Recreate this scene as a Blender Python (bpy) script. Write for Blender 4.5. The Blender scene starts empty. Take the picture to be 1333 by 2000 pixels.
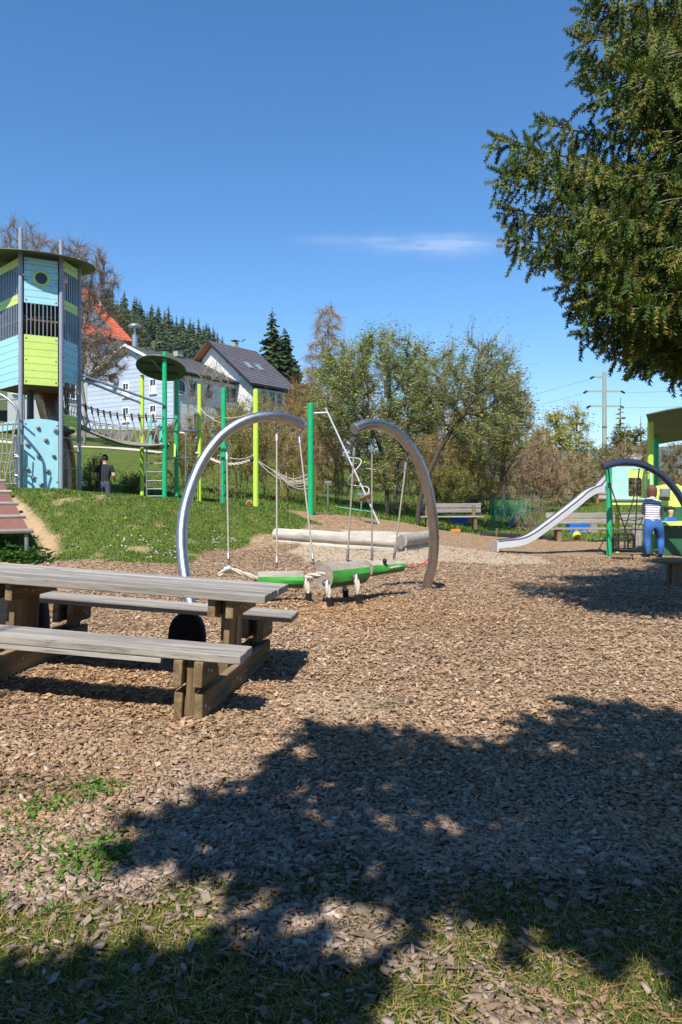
import bpy, bmesh, math, random
import numpy as np
from mathutils import Vector, Matrix, noise as mnoise

# ------------------------------------------------------------------ camera, sky, sun, exposure
SC = bpy.context.scene
COL = SC.collection
F, CX, HY, CAMZ = 1450.0, 666.5, 970.0, 1.45
cam_d = bpy.data.cameras.new('camera')
cam_d.sensor_fit = 'VERTICAL'; cam_d.sensor_height = 36.0; cam_d.sensor_width = 24.0
cam_d.lens = F/2000.0*36.0
cam_d.shift_y = -0.015
cam_d.clip_start = 0.05; cam_d.clip_end = 20000
cam = bpy.data.objects.new('camera', cam_d); COL.objects.link(cam)
cam.location = (0, 0, CAMZ); cam.rotation_euler = (math.radians(90), 0, 0)
SC.camera = cam

SUN_EL, SUN_AZ = math.radians(52), math.radians(196)          # azimuth: where the sun stands, clockwise from +Y
TOSUN = Vector((math.sin(SUN_AZ)*math.cos(SUN_EL), math.cos(SUN_AZ)*math.cos(SUN_EL), math.sin(SUN_EL)))
sun_d = bpy.data.lights.new('sun', 'SUN'); sun_d.energy = 5.0; sun_d.angle = math.radians(0.53); sun_d.color = (1.0, .955, .88)
sun = bpy.data.objects.new('sun', sun_d); COL.objects.link(sun)
sun.rotation_euler = (-TOSUN).to_track_quat('-Z', 'Y').to_euler(); sun.location = (0, 0, 60)

world = bpy.data.worlds.new('World'); SC.world = world; world.use_nodes = True
wn, wl = world.node_tree.nodes, world.node_tree.links
wn.clear()
w_out = wn.new('ShaderNodeOutputWorld'); w_bg = wn.new('ShaderNodeBackground'); w_sky = wn.new('ShaderNodeTexSky')
w_sky.sky_type = 'NISHITA'; w_sky.sun_disc = False; w_sky.sun_elevation = SUN_EL; w_sky.sun_rotation = SUN_AZ
w_sky.altitude = 900; w_sky.air_density = 1.0; w_sky.dust_density = 0.05; w_sky.ozone_density = 3.0
w_bg.inputs['Strength'].default_value = 0.122
# one faint wisp of cirrus, fixed to a direction of the sky
w_tc = wn.new('ShaderNodeTexCoord'); w_sep = wn.new('ShaderNodeSeparateXYZ'); wl.new(w_tc.outputs['Generated'], w_sep.inputs[0])
def wmath(op, a, b=None, c=None):
    n = wn.new('ShaderNodeMath'); n.operation = op
    for i, v in enumerate((a, b, c)):
        if v is None: continue
        if isinstance(v, (int, float)): n.inputs[i].default_value = v
        else: wl.new(v, n.inputs[i])
    return n.outputs[0]
w_ys = wmath('MAXIMUM', w_sep.outputs[1], 0.001)
w_u = wmath('DIVIDE', w_sep.outputs[0], w_ys); w_v = wmath('DIVIDE', w_sep.outputs[2], w_ys)
def wblob(u0, v0, su, sv, amp):
    du = wmath('DIVIDE', wmath('SUBTRACT', w_u, u0), su); dv = wmath('DIVIDE', wmath('SUBTRACT', w_v, v0), sv)
    r2 = wmath('ADD', wmath('MULTIPLY', du, du), wmath('MULTIPLY', dv, dv))
    return wmath('MULTIPLY', wmath('EXPONENT', wmath('MULTIPLY', r2, -1.0)), amp)
w_blob = wmath('ADD', wmath('ADD', wblob(.105, .340, .085, .011, 1.0), wblob(.15, .337, .05, .013, .8)), wblob(.0, .345, .06, .006, .35))
w_cmb = wn.new('ShaderNodeCombineXYZ'); wl.new(wmath('MULTIPLY', w_u, 16), w_cmb.inputs[0]); wl.new(wmath('MULTIPLY', w_v, 90), w_cmb.inputs[1])
w_noi = wn.new('ShaderNodeTexNoise'); w_noi.inputs['Scale'].default_value = 1.0; w_noi.inputs['Detail'].default_value = 6; w_noi.inputs['Roughness'].default_value = .65
wl.new(w_cmb.outputs[0], w_noi.inputs['Vector'])
w_str = wmath('MULTIPLY', wmath('MULTIPLY', w_blob, wmath('MAXIMUM', wmath('SUBTRACT', w_noi.outputs[0], .28), 0)), 1.1)
w_front = wmath('MULTIPLY', w_str, wmath('GREATER_THAN', w_sep.outputs[1], 0.05))
w_mix = wn.new('ShaderNodeMixRGB'); wl.new(wmath('MINIMUM', w_front, .38), w_mix.inputs[0])
wl.new(w_sky.outputs[0], w_mix.inputs[1]); w_mix.inputs[2].default_value = (4.6, 5.1, 6.0, 1)
w_hs = wn.new('ShaderNodeHueSaturation'); w_hs.inputs['Saturation'].default_value = 1.27
wl.new(w_mix.outputs[0], w_hs.inputs['Color']); wl.new(w_hs.outputs[0], w_bg.inputs['Color']); wl.new(w_bg.outputs[0], w_out.inputs[0])

SC.view_settings.view_transform = 'Standard'; SC.view_settings.look = 'None'
SC.view_settings.exposure = 0.66; SC.view_settings.gamma = 1.0; SC.view_settings.use_curve_mapping = False
SC.render.engine = 'CYCLES'
SC.cycles.max_bounces = 6; SC.cycles.transparent_max_bounces = 8; SC.cycles.diffuse_bounces = 3
SC.cycles.use_denoising = True; SC.cycles.denoiser = 'OPENIMAGEDENOISE'

RNG = np.random.default_rng(7)

# ------------------------------------------------------------------ helpers
def P(px, py, D):                       # a photo point at distance D (metres) -> the place in the world
    return Vector(((px-CX)/F*D, D, CAMZ+(HY-py)/F*D))

INV = {}
def empty(name, loc, label, cat, group=None, rot=(0, 0, 0)):
    o = bpy.data.objects.new(name, None); COL.objects.link(o)
    o.location = loc; o.rotation_euler = rot; o.empty_display_size = .2
    o['label'] = label; o['category'] = cat
    if group: o['group'] = group
    M = Matrix.Translation(Vector(loc)) @ Matrix.Rotation(rot[2], 4, 'Z') @ Matrix.Rotation(rot[1], 4, 'Y') @ Matrix.Rotation(rot[0], 4, 'X')
    INV[o.name] = M.inverted()
    return o
def frame_of(o): return INV[o.name].inverted()
def tag(o, label, cat, group=None, kind=None):
    if label: o['label'] = label
    if cat: o['category'] = cat
    if group: o['group'] = group
    if kind: o['kind'] = kind
    return o
def copy_tree(o, parent=None):
    c = o.copy(); COL.objects.link(c); c.parent = parent
    for ch in o.children: copy_tree(ch, c)
    return c

class MB:
    def __init__(s): s.v = []; s.f = []; s.m = []
    def add(s, vs, fs, mi=0):
        b = len(s.v); s.v.extend(Vector(v) for v in vs); s.f.extend([tuple(i+b for i in f) for f in fs])
        s.m.extend([mi]*len(fs) if isinstance(mi, int) else mi); return s
    def box(s, c, size, ax=None, mi=0):
        c = Vector(c); hx, hy, hz = [d/2 for d in size]
        X, Y, Z = ax if ax else (Vector((1, 0, 0)), Vector((0, 1, 0)), Vector((0, 0, 1)))
        vs = [c+X*(hx*i)+Y*(hy*j)+Z*(hz*k) for k in (-1, 1) for j in (-1, 1) for i in (-1, 1)]
        return s.add(vs, [(0, 2, 3, 1), (4, 5, 7, 6), (0, 1, 5, 4), (2, 6, 7, 3), (0, 4, 6, 2), (1, 3, 7, 5)], mi)
    def beam(s, a, b, w, h, up=(0, 0, 1), mi=0):
        a, b = Vector(a), Vector(b); X = (b-a); L = X.length; X.normalize()
        up = Vector(up); Y = up.cross(X)
        if Y.length < 1e-5: Y = Vector((0, 1, 0)).cross(X)
        Y.normalize(); Z = X.cross(Y)
        return s.box((a+b)/2, (L, w, h), (X, Y, Z), mi)
    def tube(s, pts, r, n=8, cap=True, mi=0, closed=False):
        pts = [Vector(p) for p in pts]; N = len(pts)
        rs = [r]*N if isinstance(r, (int, float)) else list(r)
        T = []
        for i in range(N):
            a = pts[i-1] if (i > 0 or closed) else pts[i]; b = pts[(i+1) % N] if (i < N-1 or closed) else pts[i]
            t = b-a; T.append(t.normalized() if t.length > 1e-9 else Vector((0, 0, 1)))
        ref = Vector((0, 0, 1)) if abs(T[0].z) < .9 else Vector((1, 0, 0))
        U = T[0].cross(ref).normalized(); vs = []
        for i in range(N):
            if i:
                U = U - T[i]*U.dot(T[i])
                U = U.normalized() if U.length > 1e-6 else T[i].orthogonal().normalized()
            V = T[i].cross(U)
            for k in range(n):
                a = 2*math.pi*k/n; vs.append(pts[i]+(U*math.cos(a)+V*math.sin(a))*rs[i])
        fs = []
        for i in range(N if closed else N-1):
            j = (i+1) % N
            for k in range(n):
                k2 = (k+1) % n; fs.append((i*n+k, i*n+k2, j*n+k2, j*n+k))
        if cap and not closed: fs.append(tuple(reversed(range(n)))); fs.append(tuple((N-1)*n+k for k in range(n)))
        return s.add(vs, fs, mi)
    def lathe(s, prof, c, n=16, axis=(0, 0, 1), mi=0):
        c = Vector(c); Z = Vector(axis).normalized(); X = Z.orthogonal().normalized(); Y = Z.cross(X); vs = []; fs = []
        for r, z in prof:
            for k in range(n):
                a = 2*math.pi*k/n; vs.append(c+Z*z+(X*math.cos(a)+Y*math.sin(a))*max(r, 1e-4))
        for i in range(len(prof)-1):
            for k in range(n):
                k2 = (k+1) % n; fs.append((i*n+k, i*n+k2, (i+1)*n+k2, (i+1)*n+k))
        fs.append(tuple(reversed(range(n)))); fs.append(tuple((len(prof)-1)*n+k for k in range(n)))
        return s.add(vs, fs, mi)
    def prism(s, poly, d, mi=0):            # planar polygon (3-D points) given a thickness vector d
        d = Vector(d); n = len(poly); poly = [Vector(p) for p in poly]
        vs = poly+[p+d for p in poly]
        fs = [tuple(range(n)), tuple(reversed(range(n, 2*n)))]+[(i, i+n, (i+1) % n+n, (i+1) % n) for i in range(n)]
        return s.add(vs, fs, mi)
    def build(s, name, mat, parent=None, smooth=False, label=None, bevel=0, root=None, angle=40):
        root = root or parent
        Mi = INV.get(root.name) if root is not None else None
        if root is not None and Mi is None:
            r = root
            while r.parent is not None and r.name not in INV: r = r.parent
            Mi = INV[r.name]
        vs = [tuple(Mi @ v) if Mi is not None else tuple(v) for v in s.v]
        me = bpy.data.meshes.new(name); me.from_pydata(vs, [], s.f)
        bm = bmesh.new(); bm.from_mesh(me); bmesh.ops.recalc_face_normals(bm, faces=bm.faces); bm.to_mesh(me); bm.free()
        mats = mat if isinstance(mat, (list, tuple)) else [mat]
        for m in mats: me.materials.append(m)
        if len(mats) > 1: me.polygons.foreach_set('material_index', s.m)
        if smooth:
            me.shade_smooth(); me.set_sharp_from_angle(angle=math.radians(angle))
        o = bpy.data.objects.new(name, me); COL.objects.link(o)
        if parent is not None: o.parent = parent
        if label: o['label'] = label
        if bevel:
            b = o.modifiers.new('bevel', 'BEVEL'); b.width = bevel; b.segments = 2; b.limit_method = 'ANGLE'
        return o

def mesh_np(name, V, Fc, mat, parent=None, col=None, smooth=False, nper=3):
    """V (n,3), Fc (m,nper) -> object; col (n,3) becomes the point colour 'Col'"""
    V = np.asarray(V, dtype=np.float32); Fc = np.asarray(Fc, dtype=np.int32)
    if parent is not None:
        r = parent
        while r.name not in INV: r = r.parent
        M = np.array(INV[r.name]); V = (V @ M[:3, :3].T + M[:3, 3]).astype(np.float32)
    me = bpy.data.meshes.new(name)
    me.vertices.add(len(V)); me.vertices.foreach_set('co', V.ravel())
    me.loops.add(Fc.size); me.loops.foreach_set('vertex_index', Fc.ravel())
    me.polygons.add(len(Fc)); me.polygons.foreach_set('loop_start', np.arange(0, Fc.size, Fc.shape[1], dtype=np.int32))
    if smooth: me.polygons.foreach_set('use_smooth', np.ones(len(Fc), dtype=bool))
    me.update(calc_edges=True)
    if col is not None:
        a = me.color_attributes.new('Col', 'FLOAT_COLOR', 'POINT')
        c4 = np.ones((len(V), 4), dtype=np.float32); c4[:, :3] = col; a.data.foreach_set('color', c4.ravel())
    if mat is not None:
        for m in (mat if isinstance(mat, (list, tuple)) else [mat]): me.materials.append(m)
    o = bpy.data.objects.new(name, me); COL.objects.link(o)
    if parent is not None: o.parent = parent
    return o

def smooth_path(pts, k=6):              # Catmull-Rom through the points
    pts = [Vector(p) for p in pts]; out = []
    for i in range(len(pts)-1):
        p0 = pts[i-1] if i else pts[0]*2-pts[1]; p1, p2 = pts[i], pts[i+1]
        p3 = pts[i+2] if i+2 < len(pts) else pts[-1]*2-pts[-2]
        for j in range(k):
            t = j/k
            out.append(.5*((2*p1)+(p2-p0)*t+(2*p0-5*p1+4*p2-p3)*t*t+(3*p1-p0-3*p2+p3)*t**3))
    out.append(pts[-1]); return out
def sag(a, b, d, n=10):
    a, b = Vector(a), Vector(b)
    return [a.lerp(b, i/n)-Vector((0, 0, d*4*(i/n)*(1-i/n))) for i in range(n+1)]
def twist(mb, path, R, pitch, n=3, sides=6, mi=0):   # a laid rope: n strands winding round each other
    path = smooth_path(path, 8); acc = 0; strands = [[] for _ in range(n)]
    L = [0]
    for i in range(1, len(path)): L.append(L[-1]+(path[i]-path[i-1]).length)
    N = max(8, int(L[-1]/pitch*8)); pts = []
    for k in range(N+1):
        t = L[-1]*k/N; i = max(j for j in range(len(L)) if L[j] <= t+1e-9); i = min(i, len(path)-2)
        w = (t-L[i])/max(1e-9, L[i+1]-L[i]); pts.append(path[i].lerp(path[i+1], w))
    for k, p in enumerate(pts):
        T = (pts[min(k+1, N)]-pts[max(k-1, 0)]).normalized()
        U = T.cross(Vector((.3, .9, .2))).normalized(); V = T.cross(U)
        for q in range(n):
            a = 2*math.pi*(q/n+(L[-1]*k/N)/pitch/n*1.0); strands[q].append(p+(U*math.cos(a)+V*math.sin(a))*R*.5)
    for q in range(n): mb.tube(strands[q], R*.58, sides, True, mi)
    return mb

# ------------------------------------------------------------------ materials
def S(r, g, b, k=1.0):
    f = lambda c: ((c/255+.055)/1.055)**2.4 if c/255 > .04045 else c/255/12.92
    return (f(r)*k, f(g)*k, f(b)*k, 1)
def nmat(name):
    m = bpy.data.materials.new(name); m.use_nodes = True; nt = m.node_tree; nt.nodes.clear()
    out = nt.nodes.new('ShaderNodeOutputMaterial'); b = nt.nodes.new('ShaderNodeBsdfPrincipled'); nt.links.new(b.outputs[0], out.inputs[0])
    return m, nt.nodes, nt.links, b
def coords(n, l, scale=(1, 1, 1), src='Object'):
    tc = n.new('ShaderNodeTexCoord'); mp = n.new('ShaderNodeMapping'); l.new(tc.outputs[src], mp.inputs[0]); mp.inputs['Scale'].default_value = scale
    return mp.outputs[0]
def noise(n, l, vec, scale, detail=4, rough=.6):
    t = n.new('ShaderNodeTexNoise'); t.inputs['Scale'].default_value = scale; t.inputs['Detail'].default_value = detail; t.inputs['Roughness'].default_value = rough
    if vec is not None: l.new(vec, t.inputs['Vector'])
    return t
def ramp(n, l, src, stops):
    r = n.new('ShaderNodeValToRGB'); e = r.color_ramp.elements
    while len(e) < len(stops): e.new(.5)
    for i, (p, c) in enumerate(stops): e[i].position = p; e[i].color = c if len(c) == 4 else (*c, 1)
    l.new(src, r.inputs[0]); return r.outputs[0]
def mixc(n, l, fac, a, b, mode='MIX'):
    m = n.new('ShaderNodeMixRGB'); m.blend_type = mode
    for i, v in ((0, fac), (1, a), (2, b)):
        if isinstance(v, (int, float)): m.inputs[i].default_value = v
        elif isinstance(v, tuple): m.inputs[i].default_value = v
        else: l.new(v, m.inputs[i])
    return m.outputs[0]
def bump(n, l, b, h, strength=.3, dist=.01):
    bp = n.new('ShaderNodeBump'); bp.inputs['Strength'].default_value = strength; bp.inputs['Distance'].default_value = dist
    l.new(h, bp.inputs['Height']); l.new(bp.outputs[0], b.inputs['Normal'])
def dirty(name, col, rough=.5, metal=0, var=.18, scale=6, bmp=.05, dirt=None, spec=.5):
    m, n, l, b = nmat(name); v = coords(n, l)
    t = noise(n, l, v, scale, 6); t2 = noise(n, l, v, scale*7, 3)
    dk = tuple(c*(1-var) for c in col[:3])+(1,); lt = tuple(min(1, c*(1+var*.6)) for c in col[:3])+(1,)
    c = ramp(n, l, t.outputs[0], [(.3, dk), (.7, lt)])
    if dirt: c = mixc(n, l, ramp(n, l, t2.outputs[0], [(.55, (0, 0, 0, 1)), (.75, (.5, .5, .5, 1))]), c, dirt)
    oi = n.new('ShaderNodeObjectInfo'); c = mixc(n, l, 1.0, c, ramp(n, l, oi.outputs['Random'], [(0, (.93, .93, .93, 1)), (1, (1.04, 1.04, 1.04, 1))]), 'MULTIPLY')
    l.new(c, b.inputs['Base Color'])
    l.new(ramp(n, l, t2.outputs[0], [(.3, (max(0, rough-.12),)*3+(1,)), (.7, (min(1, rough+.12),)*3+(1,))]), b.inputs['Roughness'])
    b.inputs['Metallic'].default_value = metal; b.inputs['Specular IOR Level'].default_value = spec
    if bmp: bump(n, l, b, t2.outputs[0], bmp, .004)
    return m
def wood(name, axis, c1, c2, c3, gscale=14, rough=.85, bmp=.5):
    m, n, l, b = nmat(name)
    sc = [gscale]*3; sc['XYZ'.index(axis)] = gscale*.055
    v = coords(n, l, tuple(sc)); v2 = coords(n, l, tuple(s*3.2 for s in sc)); v3 = coords(n, l)
    t = noise(n, l, v, 1.0, 7, .62); t2 = noise(n, l, v2, 1.6, 4, .7); t3 = noise(n, l, v3, 2.2, 3)
    c = ramp(n, l, t.outputs[0], [(.28, c1), (.5, c2), (.72, c3)])
    c = mixc(n, l, ramp(n, l, t2.outputs[0], [(.30, (.9, .9, .9, 1)), (.46, (0, 0, 0, 1))]), c, tuple(k*.28 for k in c1[:3])+(1,))
    c = mixc(n, l, ramp(n, l, t3.outputs[0], [(.35, (0, 0, 0, 1)), (.75, (.35, .35, .35, 1))]), c, tuple(k*.62 for k in c2[:3])+(1,))
    oi = n.new('ShaderNodeObjectInfo'); c = mixc(n, l, 1.0, c, ramp(n, l, oi.outputs['Random'], [(0, (.80, .78, .75, 1)), (.5, (1, 1, 1, 1)), (1, (1.12, 1.11, 1.08, 1))]), 'MULTIPLY')
    l.new(c, b.inputs['Base Color']); b.inputs['Roughness'].default_value = rough; b.inputs['Specular IOR Level'].default_value = .25
    h = mixc(n, l, .5, t.outputs[0], t2.outputs[0]); bump(n, l, b, h, bmp, .008)
    return m
def colmat(name, rough=.8, spec=.2, trans=0.0, mult=(1, 1, 1, 1)):     # colour from the point attribute 'Col'
    m, n, l, b = nmat(name); a = n.new('ShaderNodeAttribute'); a.attribute_name = 'Col'
    c = mixc(n, l, 1.0, a.outputs['Color'], mult, 'MULTIPLY')
    l.new(c, b.inputs['Base Color']); b.inputs['Roughness'].default_value = rough; b.inputs['Specular IOR Level'].default_value = spec
    if trans:
        out = [x for x in n if x.type == 'OUTPUT_MATERIAL'][0]; tr = n.new('ShaderNodeBsdfTranslucent'); l.new(c, tr.inputs[0])
        mx = n.new('ShaderNodeMixShader'); mx.inputs[0].default_value = trans; l.new(b.outputs[0], mx.inputs[1]); l.new(tr.outputs[0], mx.inputs[2]); l.new(mx.outputs[0], out.inputs[0])
    return m

M = {}
grey1, grey2, grey3 = S(112, 106, 100), S(150, 144, 137), S(178, 173, 166)
for ax in 'XYZ': M['grey_wood'+ax] = wood('weathered_grey_wood_'+ax, ax, grey1, grey2, grey3)
for ax in 'XYZ': M['brown_wood'+ax] = wood('weathered_brown_wood_'+ax, ax, S(84, 68, 48), S(128, 108, 80), S(160, 140, 110))
M['log'] = wood('debarked_grey_log', 'X', S(135, 128, 118), S(172, 165, 154), S(196, 189, 178), 9)
M['steel'] = dirty('brushed_steel', (.44, .45, .47, 1), .40, 1, .15, 9, .03)
M['galv'] = dirty('galvanised_steel', (.42, .44, .46, 1), .42, .8, .18, 10, .03)
M['grey_paint'] = dirty('grey_painted_post', S(140, 146, 158), .42, .0, .08, 5, .02)
M['dark_grey'] = dirty('dark_grey_metal', S(70, 76, 84), .5, .2, .15, 5, .02)
M['cyan'] = dirty('pale_cyan_board', S(162, 213, 221), .42, 0, .07, 3, .03, S(132, 168, 170))
M['lime'] = dirty('lime_board', S(204, 227, 118), .42, 0, .06, 3, .03, S(164, 178, 100))
M['lime_post'] = dirty('lime_painted_post', S(186, 218, 70), .38, 0, .08, 4, .02)
M['green_post'] = dirty('green_painted_post', S(28, 168, 110), .36, 0, .10, 4, .02)
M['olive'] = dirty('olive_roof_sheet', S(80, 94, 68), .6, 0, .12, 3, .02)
M['teal'] = dirty('teal_board', S(92, 184, 170), .45, 0, .08, 4, .02)
M['pale_teal'] = dirty('pale_teal_board', S(170, 214, 205), .45, 0, .06, 4, .02)
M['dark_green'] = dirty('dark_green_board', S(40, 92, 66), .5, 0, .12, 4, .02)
M['rope'] = dirty('pale_rope', S(152, 145, 132), .9, 0, .25, 60, .6)
M['rope_white'] = dirty('white_rope', S(188, 181, 168), .9, 0, .2, 50, .6)
M['rope_black'] = dirty('black_rope', S(34, 34, 36), .8, 0, .2, 50, .4)
M['black'] = dirty('black_rubber', S(30, 30, 32), .7, 0, .25, 20, .2)
M['black_cloth'] = dirty('black_cloth', S(26, 26, 30), .9, 0, .25, 30, .3)
M['red_rope'] = dirty('red_rope', S(190, 52, 60), .8, 0, .2, 40, .4)
M['ramp_brown'] = dirty('brown_rubber_mat', S(124, 82, 72), .85, 0, .18, 8, .2)
M['hold'] = dirty('grey_climbing_hold', S(120, 118, 110), .8, 0, .3, 30, .5)
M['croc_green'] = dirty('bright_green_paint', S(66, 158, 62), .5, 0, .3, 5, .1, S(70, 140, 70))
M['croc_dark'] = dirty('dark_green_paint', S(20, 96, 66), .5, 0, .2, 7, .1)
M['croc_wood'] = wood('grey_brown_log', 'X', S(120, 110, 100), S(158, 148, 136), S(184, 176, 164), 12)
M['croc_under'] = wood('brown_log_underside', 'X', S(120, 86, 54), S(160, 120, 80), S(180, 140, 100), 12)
M['slide'] = dirty('pale_steel_slide', S(196, 197, 200), .45, .12, .06, 4, .02)
M['tube_steel'] = dirty('bronze_tinted_steel', S(160, 128, 100), .3, .85, .2, 3, .05)  # brown reflections on the mirror steel are put into its base colour
M['white_wall'] = dirty('white_render', S(210, 210, 209), .9, 0, .05, 2, .1)
M['white_trim'] = dirty('white_trim', S(230, 230, 228), .6, 0, .04, 4, .02)
M['blue_clad'] = dirty('pale_blue_cladding', S(174, 185, 203), .7, 0, .05, 1.5, .05)
M['glass'] = dirty('window_glass', (.03, .035, .045, 1), .06, 0, .2, 3, 0)
M['win_frame'] = dirty('grey_window_frame', S(150, 148, 146), .6, 0, .08, 4, .02)
M['slate'] = dirty('dark_slate_tile', S(96, 92, 98), .75, 0, .22, 1.5, .2)
M['roof_grey'] = dirty('grey_roof_tile', S(128, 126, 124), .85, 0, .15, 1.2, .2)
M['roof_red'] = dirty('red_roof_tile', S(196, 92, 62), .85, 0, .22, 1.2, .2)
M['brown_trim'] = dirty('brown_timber', S(84, 54, 38), .8, 0, .2, 4, .2)
M['orange_wood'] = dirty('varnished_soffit', S(168, 108, 58), .7, 0, .15, 4, .1)
M['dark_gutter'] = dirty('dark_gutter', S(46, 48, 54), .5, .3, .1, 4, 0)
M['concrete'] = dirty('pale_green_concrete', S(150, 158, 132), .85, 0, .1, 2, .1)
M['bark'] = dirty('dark_bark', S(74, 64, 54), .95, 0, .35, 8, .9)
M['grey_bark'] = dirty('grey_bark', S(128, 118, 106), .95, 0, .3, 8, .9)
M['twig_brown'] = dirty('brown_twigs', S(122, 98, 72), .95, 0, .25, 1, 0)
M['foliage'] = colmat('leaf_foliage', .7, .25, .35)
M['needles'] = colmat('spruce_needles', .65, .25, .18)
M['chips'] = colmat('wood_chip', .9, .15)
M['blades'] = colmat('grass_blade', .7, .2, .35)
for nm, c in (('red', S(206, 62, 44)), ('orange', S(222, 120, 40)), ('blue', S(34, 96, 178)), ('yellow', S(232, 206, 40)), ('white', S(225, 225, 222)), ('dark', S(40, 42, 44)), ('navy', S(36, 40, 72))):
    M[nm] = dirty(nm+'_plastic', c, .5, 0, .1, 5, .02)
# ------------------------------------------------------------------ terrain
CP = np.array([
 (0,0,0),(-3,0,0.03),(3,0,0),(0,-10,0),(-10,-10,.2),(10,-10,0),(8,0,0),(15,2,0),(-8,2,.22),(-30,-30,.5),(30,-30,0),(0,-40,0),
 (0,3,0),(-1.5,3,.02),(1.5,3,0),
 (-.8,5.5,0),(-2.6,5.6,.08),(-5,6,.18),(0,8,0),(4,8,0),(2,5,0),(-3,8,.07),(-6,10,.15),
 (-2.0,9.9,.02),(1.4,11.6,0),(0,10.7,0),(-4,12,.05),(-8,12,.2),(4,12,0),(8,12,0),
 (-6,15.2,.1),(-7.5,15.2,.18),(-3.4,14.7,.1),(-2.8,17.2,.2),(-2.3,18.1,.3),(-.65,20.5,.67),
 (-7.86,18.5,1.60),(-8.6,20,1.6),(-7.8,20.6,1.6),(-9.9,21,1.7),(-7.0,19,1.56),(-5.94,18.5,1.48),(-5.2,19,1.41),(-4.4,19,1.31),(-3.58,19.5,1.21),(-2.98,20,1.16),(-2.06,20.5,1.04),(-1.2,20.5,.85),
 (-6.6,16.6,.72),(-5,16.6,.68),(-3.9,16.8,.6),(-8.2,16.5,.75),(-11,18,1.6),(-14,16,1.5),(-11,15,.6),
 (-7,22.5,.92),(-5.5,22.5,.98),(-6.5,24,1.05),(-8.7,27,1.9),(-11,36,2.95),(-13.8,45,4.4),(-17.6,45,4.5),(-13,27,2.0),(-9,46,4.0),
 (-5.6,23.6,1.1),(-2.5,22,1.1),(-3.5,22.3,1.12),(-.9,22,.93),(-3,26,1.2),(-.3,26,.9),(.3,32,1.1),(1.1,22,.6),(2.4,26,.5),
 (1.2,15.7,.28),(-1.5,17.9,.4),(2.1,17.5,.3),(0,15,.2),(.4,18,.36),(-1,15.5,.2),
 (3.2,15,.05),(5,15,0),(7.5,18,0),(10,18,0),(12,14,0),(4,20,.1),(4,27,.1),(8.2,23.5,.02),(5.5,23,.1),(12,24,0),
 (8.8,38,.45),(12.7,55,1.3),(20,60,1.95),(5.3,42,1.0),(4,34,.7),(14,38,.3),(25,40,.6),(6,55,1.7),
 (-15.6,69,7.6),(-10,78,7.3),(-26,75,8.0),(-5,80,6),(0,60,3.2),(10,90,3),(40,100,3),(-40,80,10),(-30,40,5),(-25,15,2),(30,20,0),(40,50,1),(-20,100,9),(-60,110,12),(60,110,4),(-6,50,3.2),(-60,50,9),(60,0,0),(-60,0,3)], dtype=float)
def _phi(r2): return np.sqrt(r2+.25)
_d2 = ((CP[:, None, :2]-CP[None, :, :2])**2).sum(-1)
_n = len(CP)
_A = np.zeros((_n+3, _n+3)); _A[:_n, :_n] = _phi(_d2)+np.eye(_n)*-.04
_A[:_n, _n] = 1; _A[:_n, _n+1:] = CP[:, :2]; _A[_n, :_n] = 1; _A[_n+1:, :_n] = CP[:, :2].T
_W = np.linalg.solve(_A, np.concatenate([CP[:, 2], np.zeros(3)]))
def sstep(a, b, x):
    t = np.clip((x-a)/(b-a), 0, 1); return t*t*(3-2*t)
def fbm(x, y, sc, seed=0, octv=3):
    """cheap smooth value noise, vectorised"""
    out = np.zeros_like(x, dtype=float); amp = 1; tot = 0
    for o in range(octv):
        X, Y = x*sc+seed*17.3+o*5.1, y*sc-seed*9.7+o*3.3
        xi, yi = np.floor(X), np.floor(Y); fx, fy = X-xi, Y-yi; fx = fx*fx*(3-2*fx); fy = fy*fy*(3-2*fy)
        h = lambda a, b: np.modf(np.abs(np.sin(a*127.1+b*311.7+seed*74.7)*43758.5453))[0]
        v = (h(xi, yi)*(1-fx)+h(xi+1, yi)*fx)*(1-fy)+(h(xi, yi+1)*(1-fx)+h(xi+1, yi+1)*fx)*fy
        out += v*amp; tot += amp; amp *= .5; sc *= 2.03
    return out/tot
def H(x, y):
    x = np.asarray(x, float); y = np.asarray(y, float); sh = x.shape
    x, y = x.ravel(), y.ravel(); out = np.empty(len(x))
    for i in range(0, len(x), 20000):
        a, b = x[i:i+20000], y[i:i+20000]
        r2 = (a[:, None]-CP[None, :, 0])**2+(b[:, None]-CP[None, :, 1])**2
        z = _phi(r2) @ _W[:_n]+_W[_n]+_W[_n+1]*a+_W[_n+2]*b
        R = np.sqrt(a*a+b*b); k = sstep(95, 150, R)
        out[i:i+20000] = z*(1-k)+4.0*k
    g = grassiness(x, y)
    out += (fbm(x, y, 1.6, 3)-.5)*.05*sstep(3, 9, y)+g*(fbm(x, y, 2.6, 5)-.5)*.10*sstep(12, 15, y)*(1-sstep(28, 40, y))
    out += (fbm(x, y, 5.0, 8)-.5)*.02
    return out.reshape(sh)
CHIP_POLY = [(-30,-30),(30,-30),(30,22.5),(9.8,23.4),(8.0,24.2),(5.6,27.2),(3.5,27.6),(2.2,26.3),(.6,25.2),(-.8,24.0),(-2.2,23.4),(-3.1,22.2),(-2.9,21.5),(-1.8,21.4),(-.55,20.7),(-1.4,18.8),(-2.2,18.2),(-2.75,17.3),(-3.35,14.9),(-6,15.2),(-30,15.2)]
def inside(x, y, poly):
    c = np.zeros(x.shape, bool); n = len(poly)
    for i in range(n):
        x1, y1 = poly[i]; x2, y2 = poly[(i+1) % n]
        cond = ((y1 > y) != (y2 > y)) & (x < (x2-x1)*(y-y1)/((y2-y1)+1e-12)+x1); c ^= cond
    return c
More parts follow.
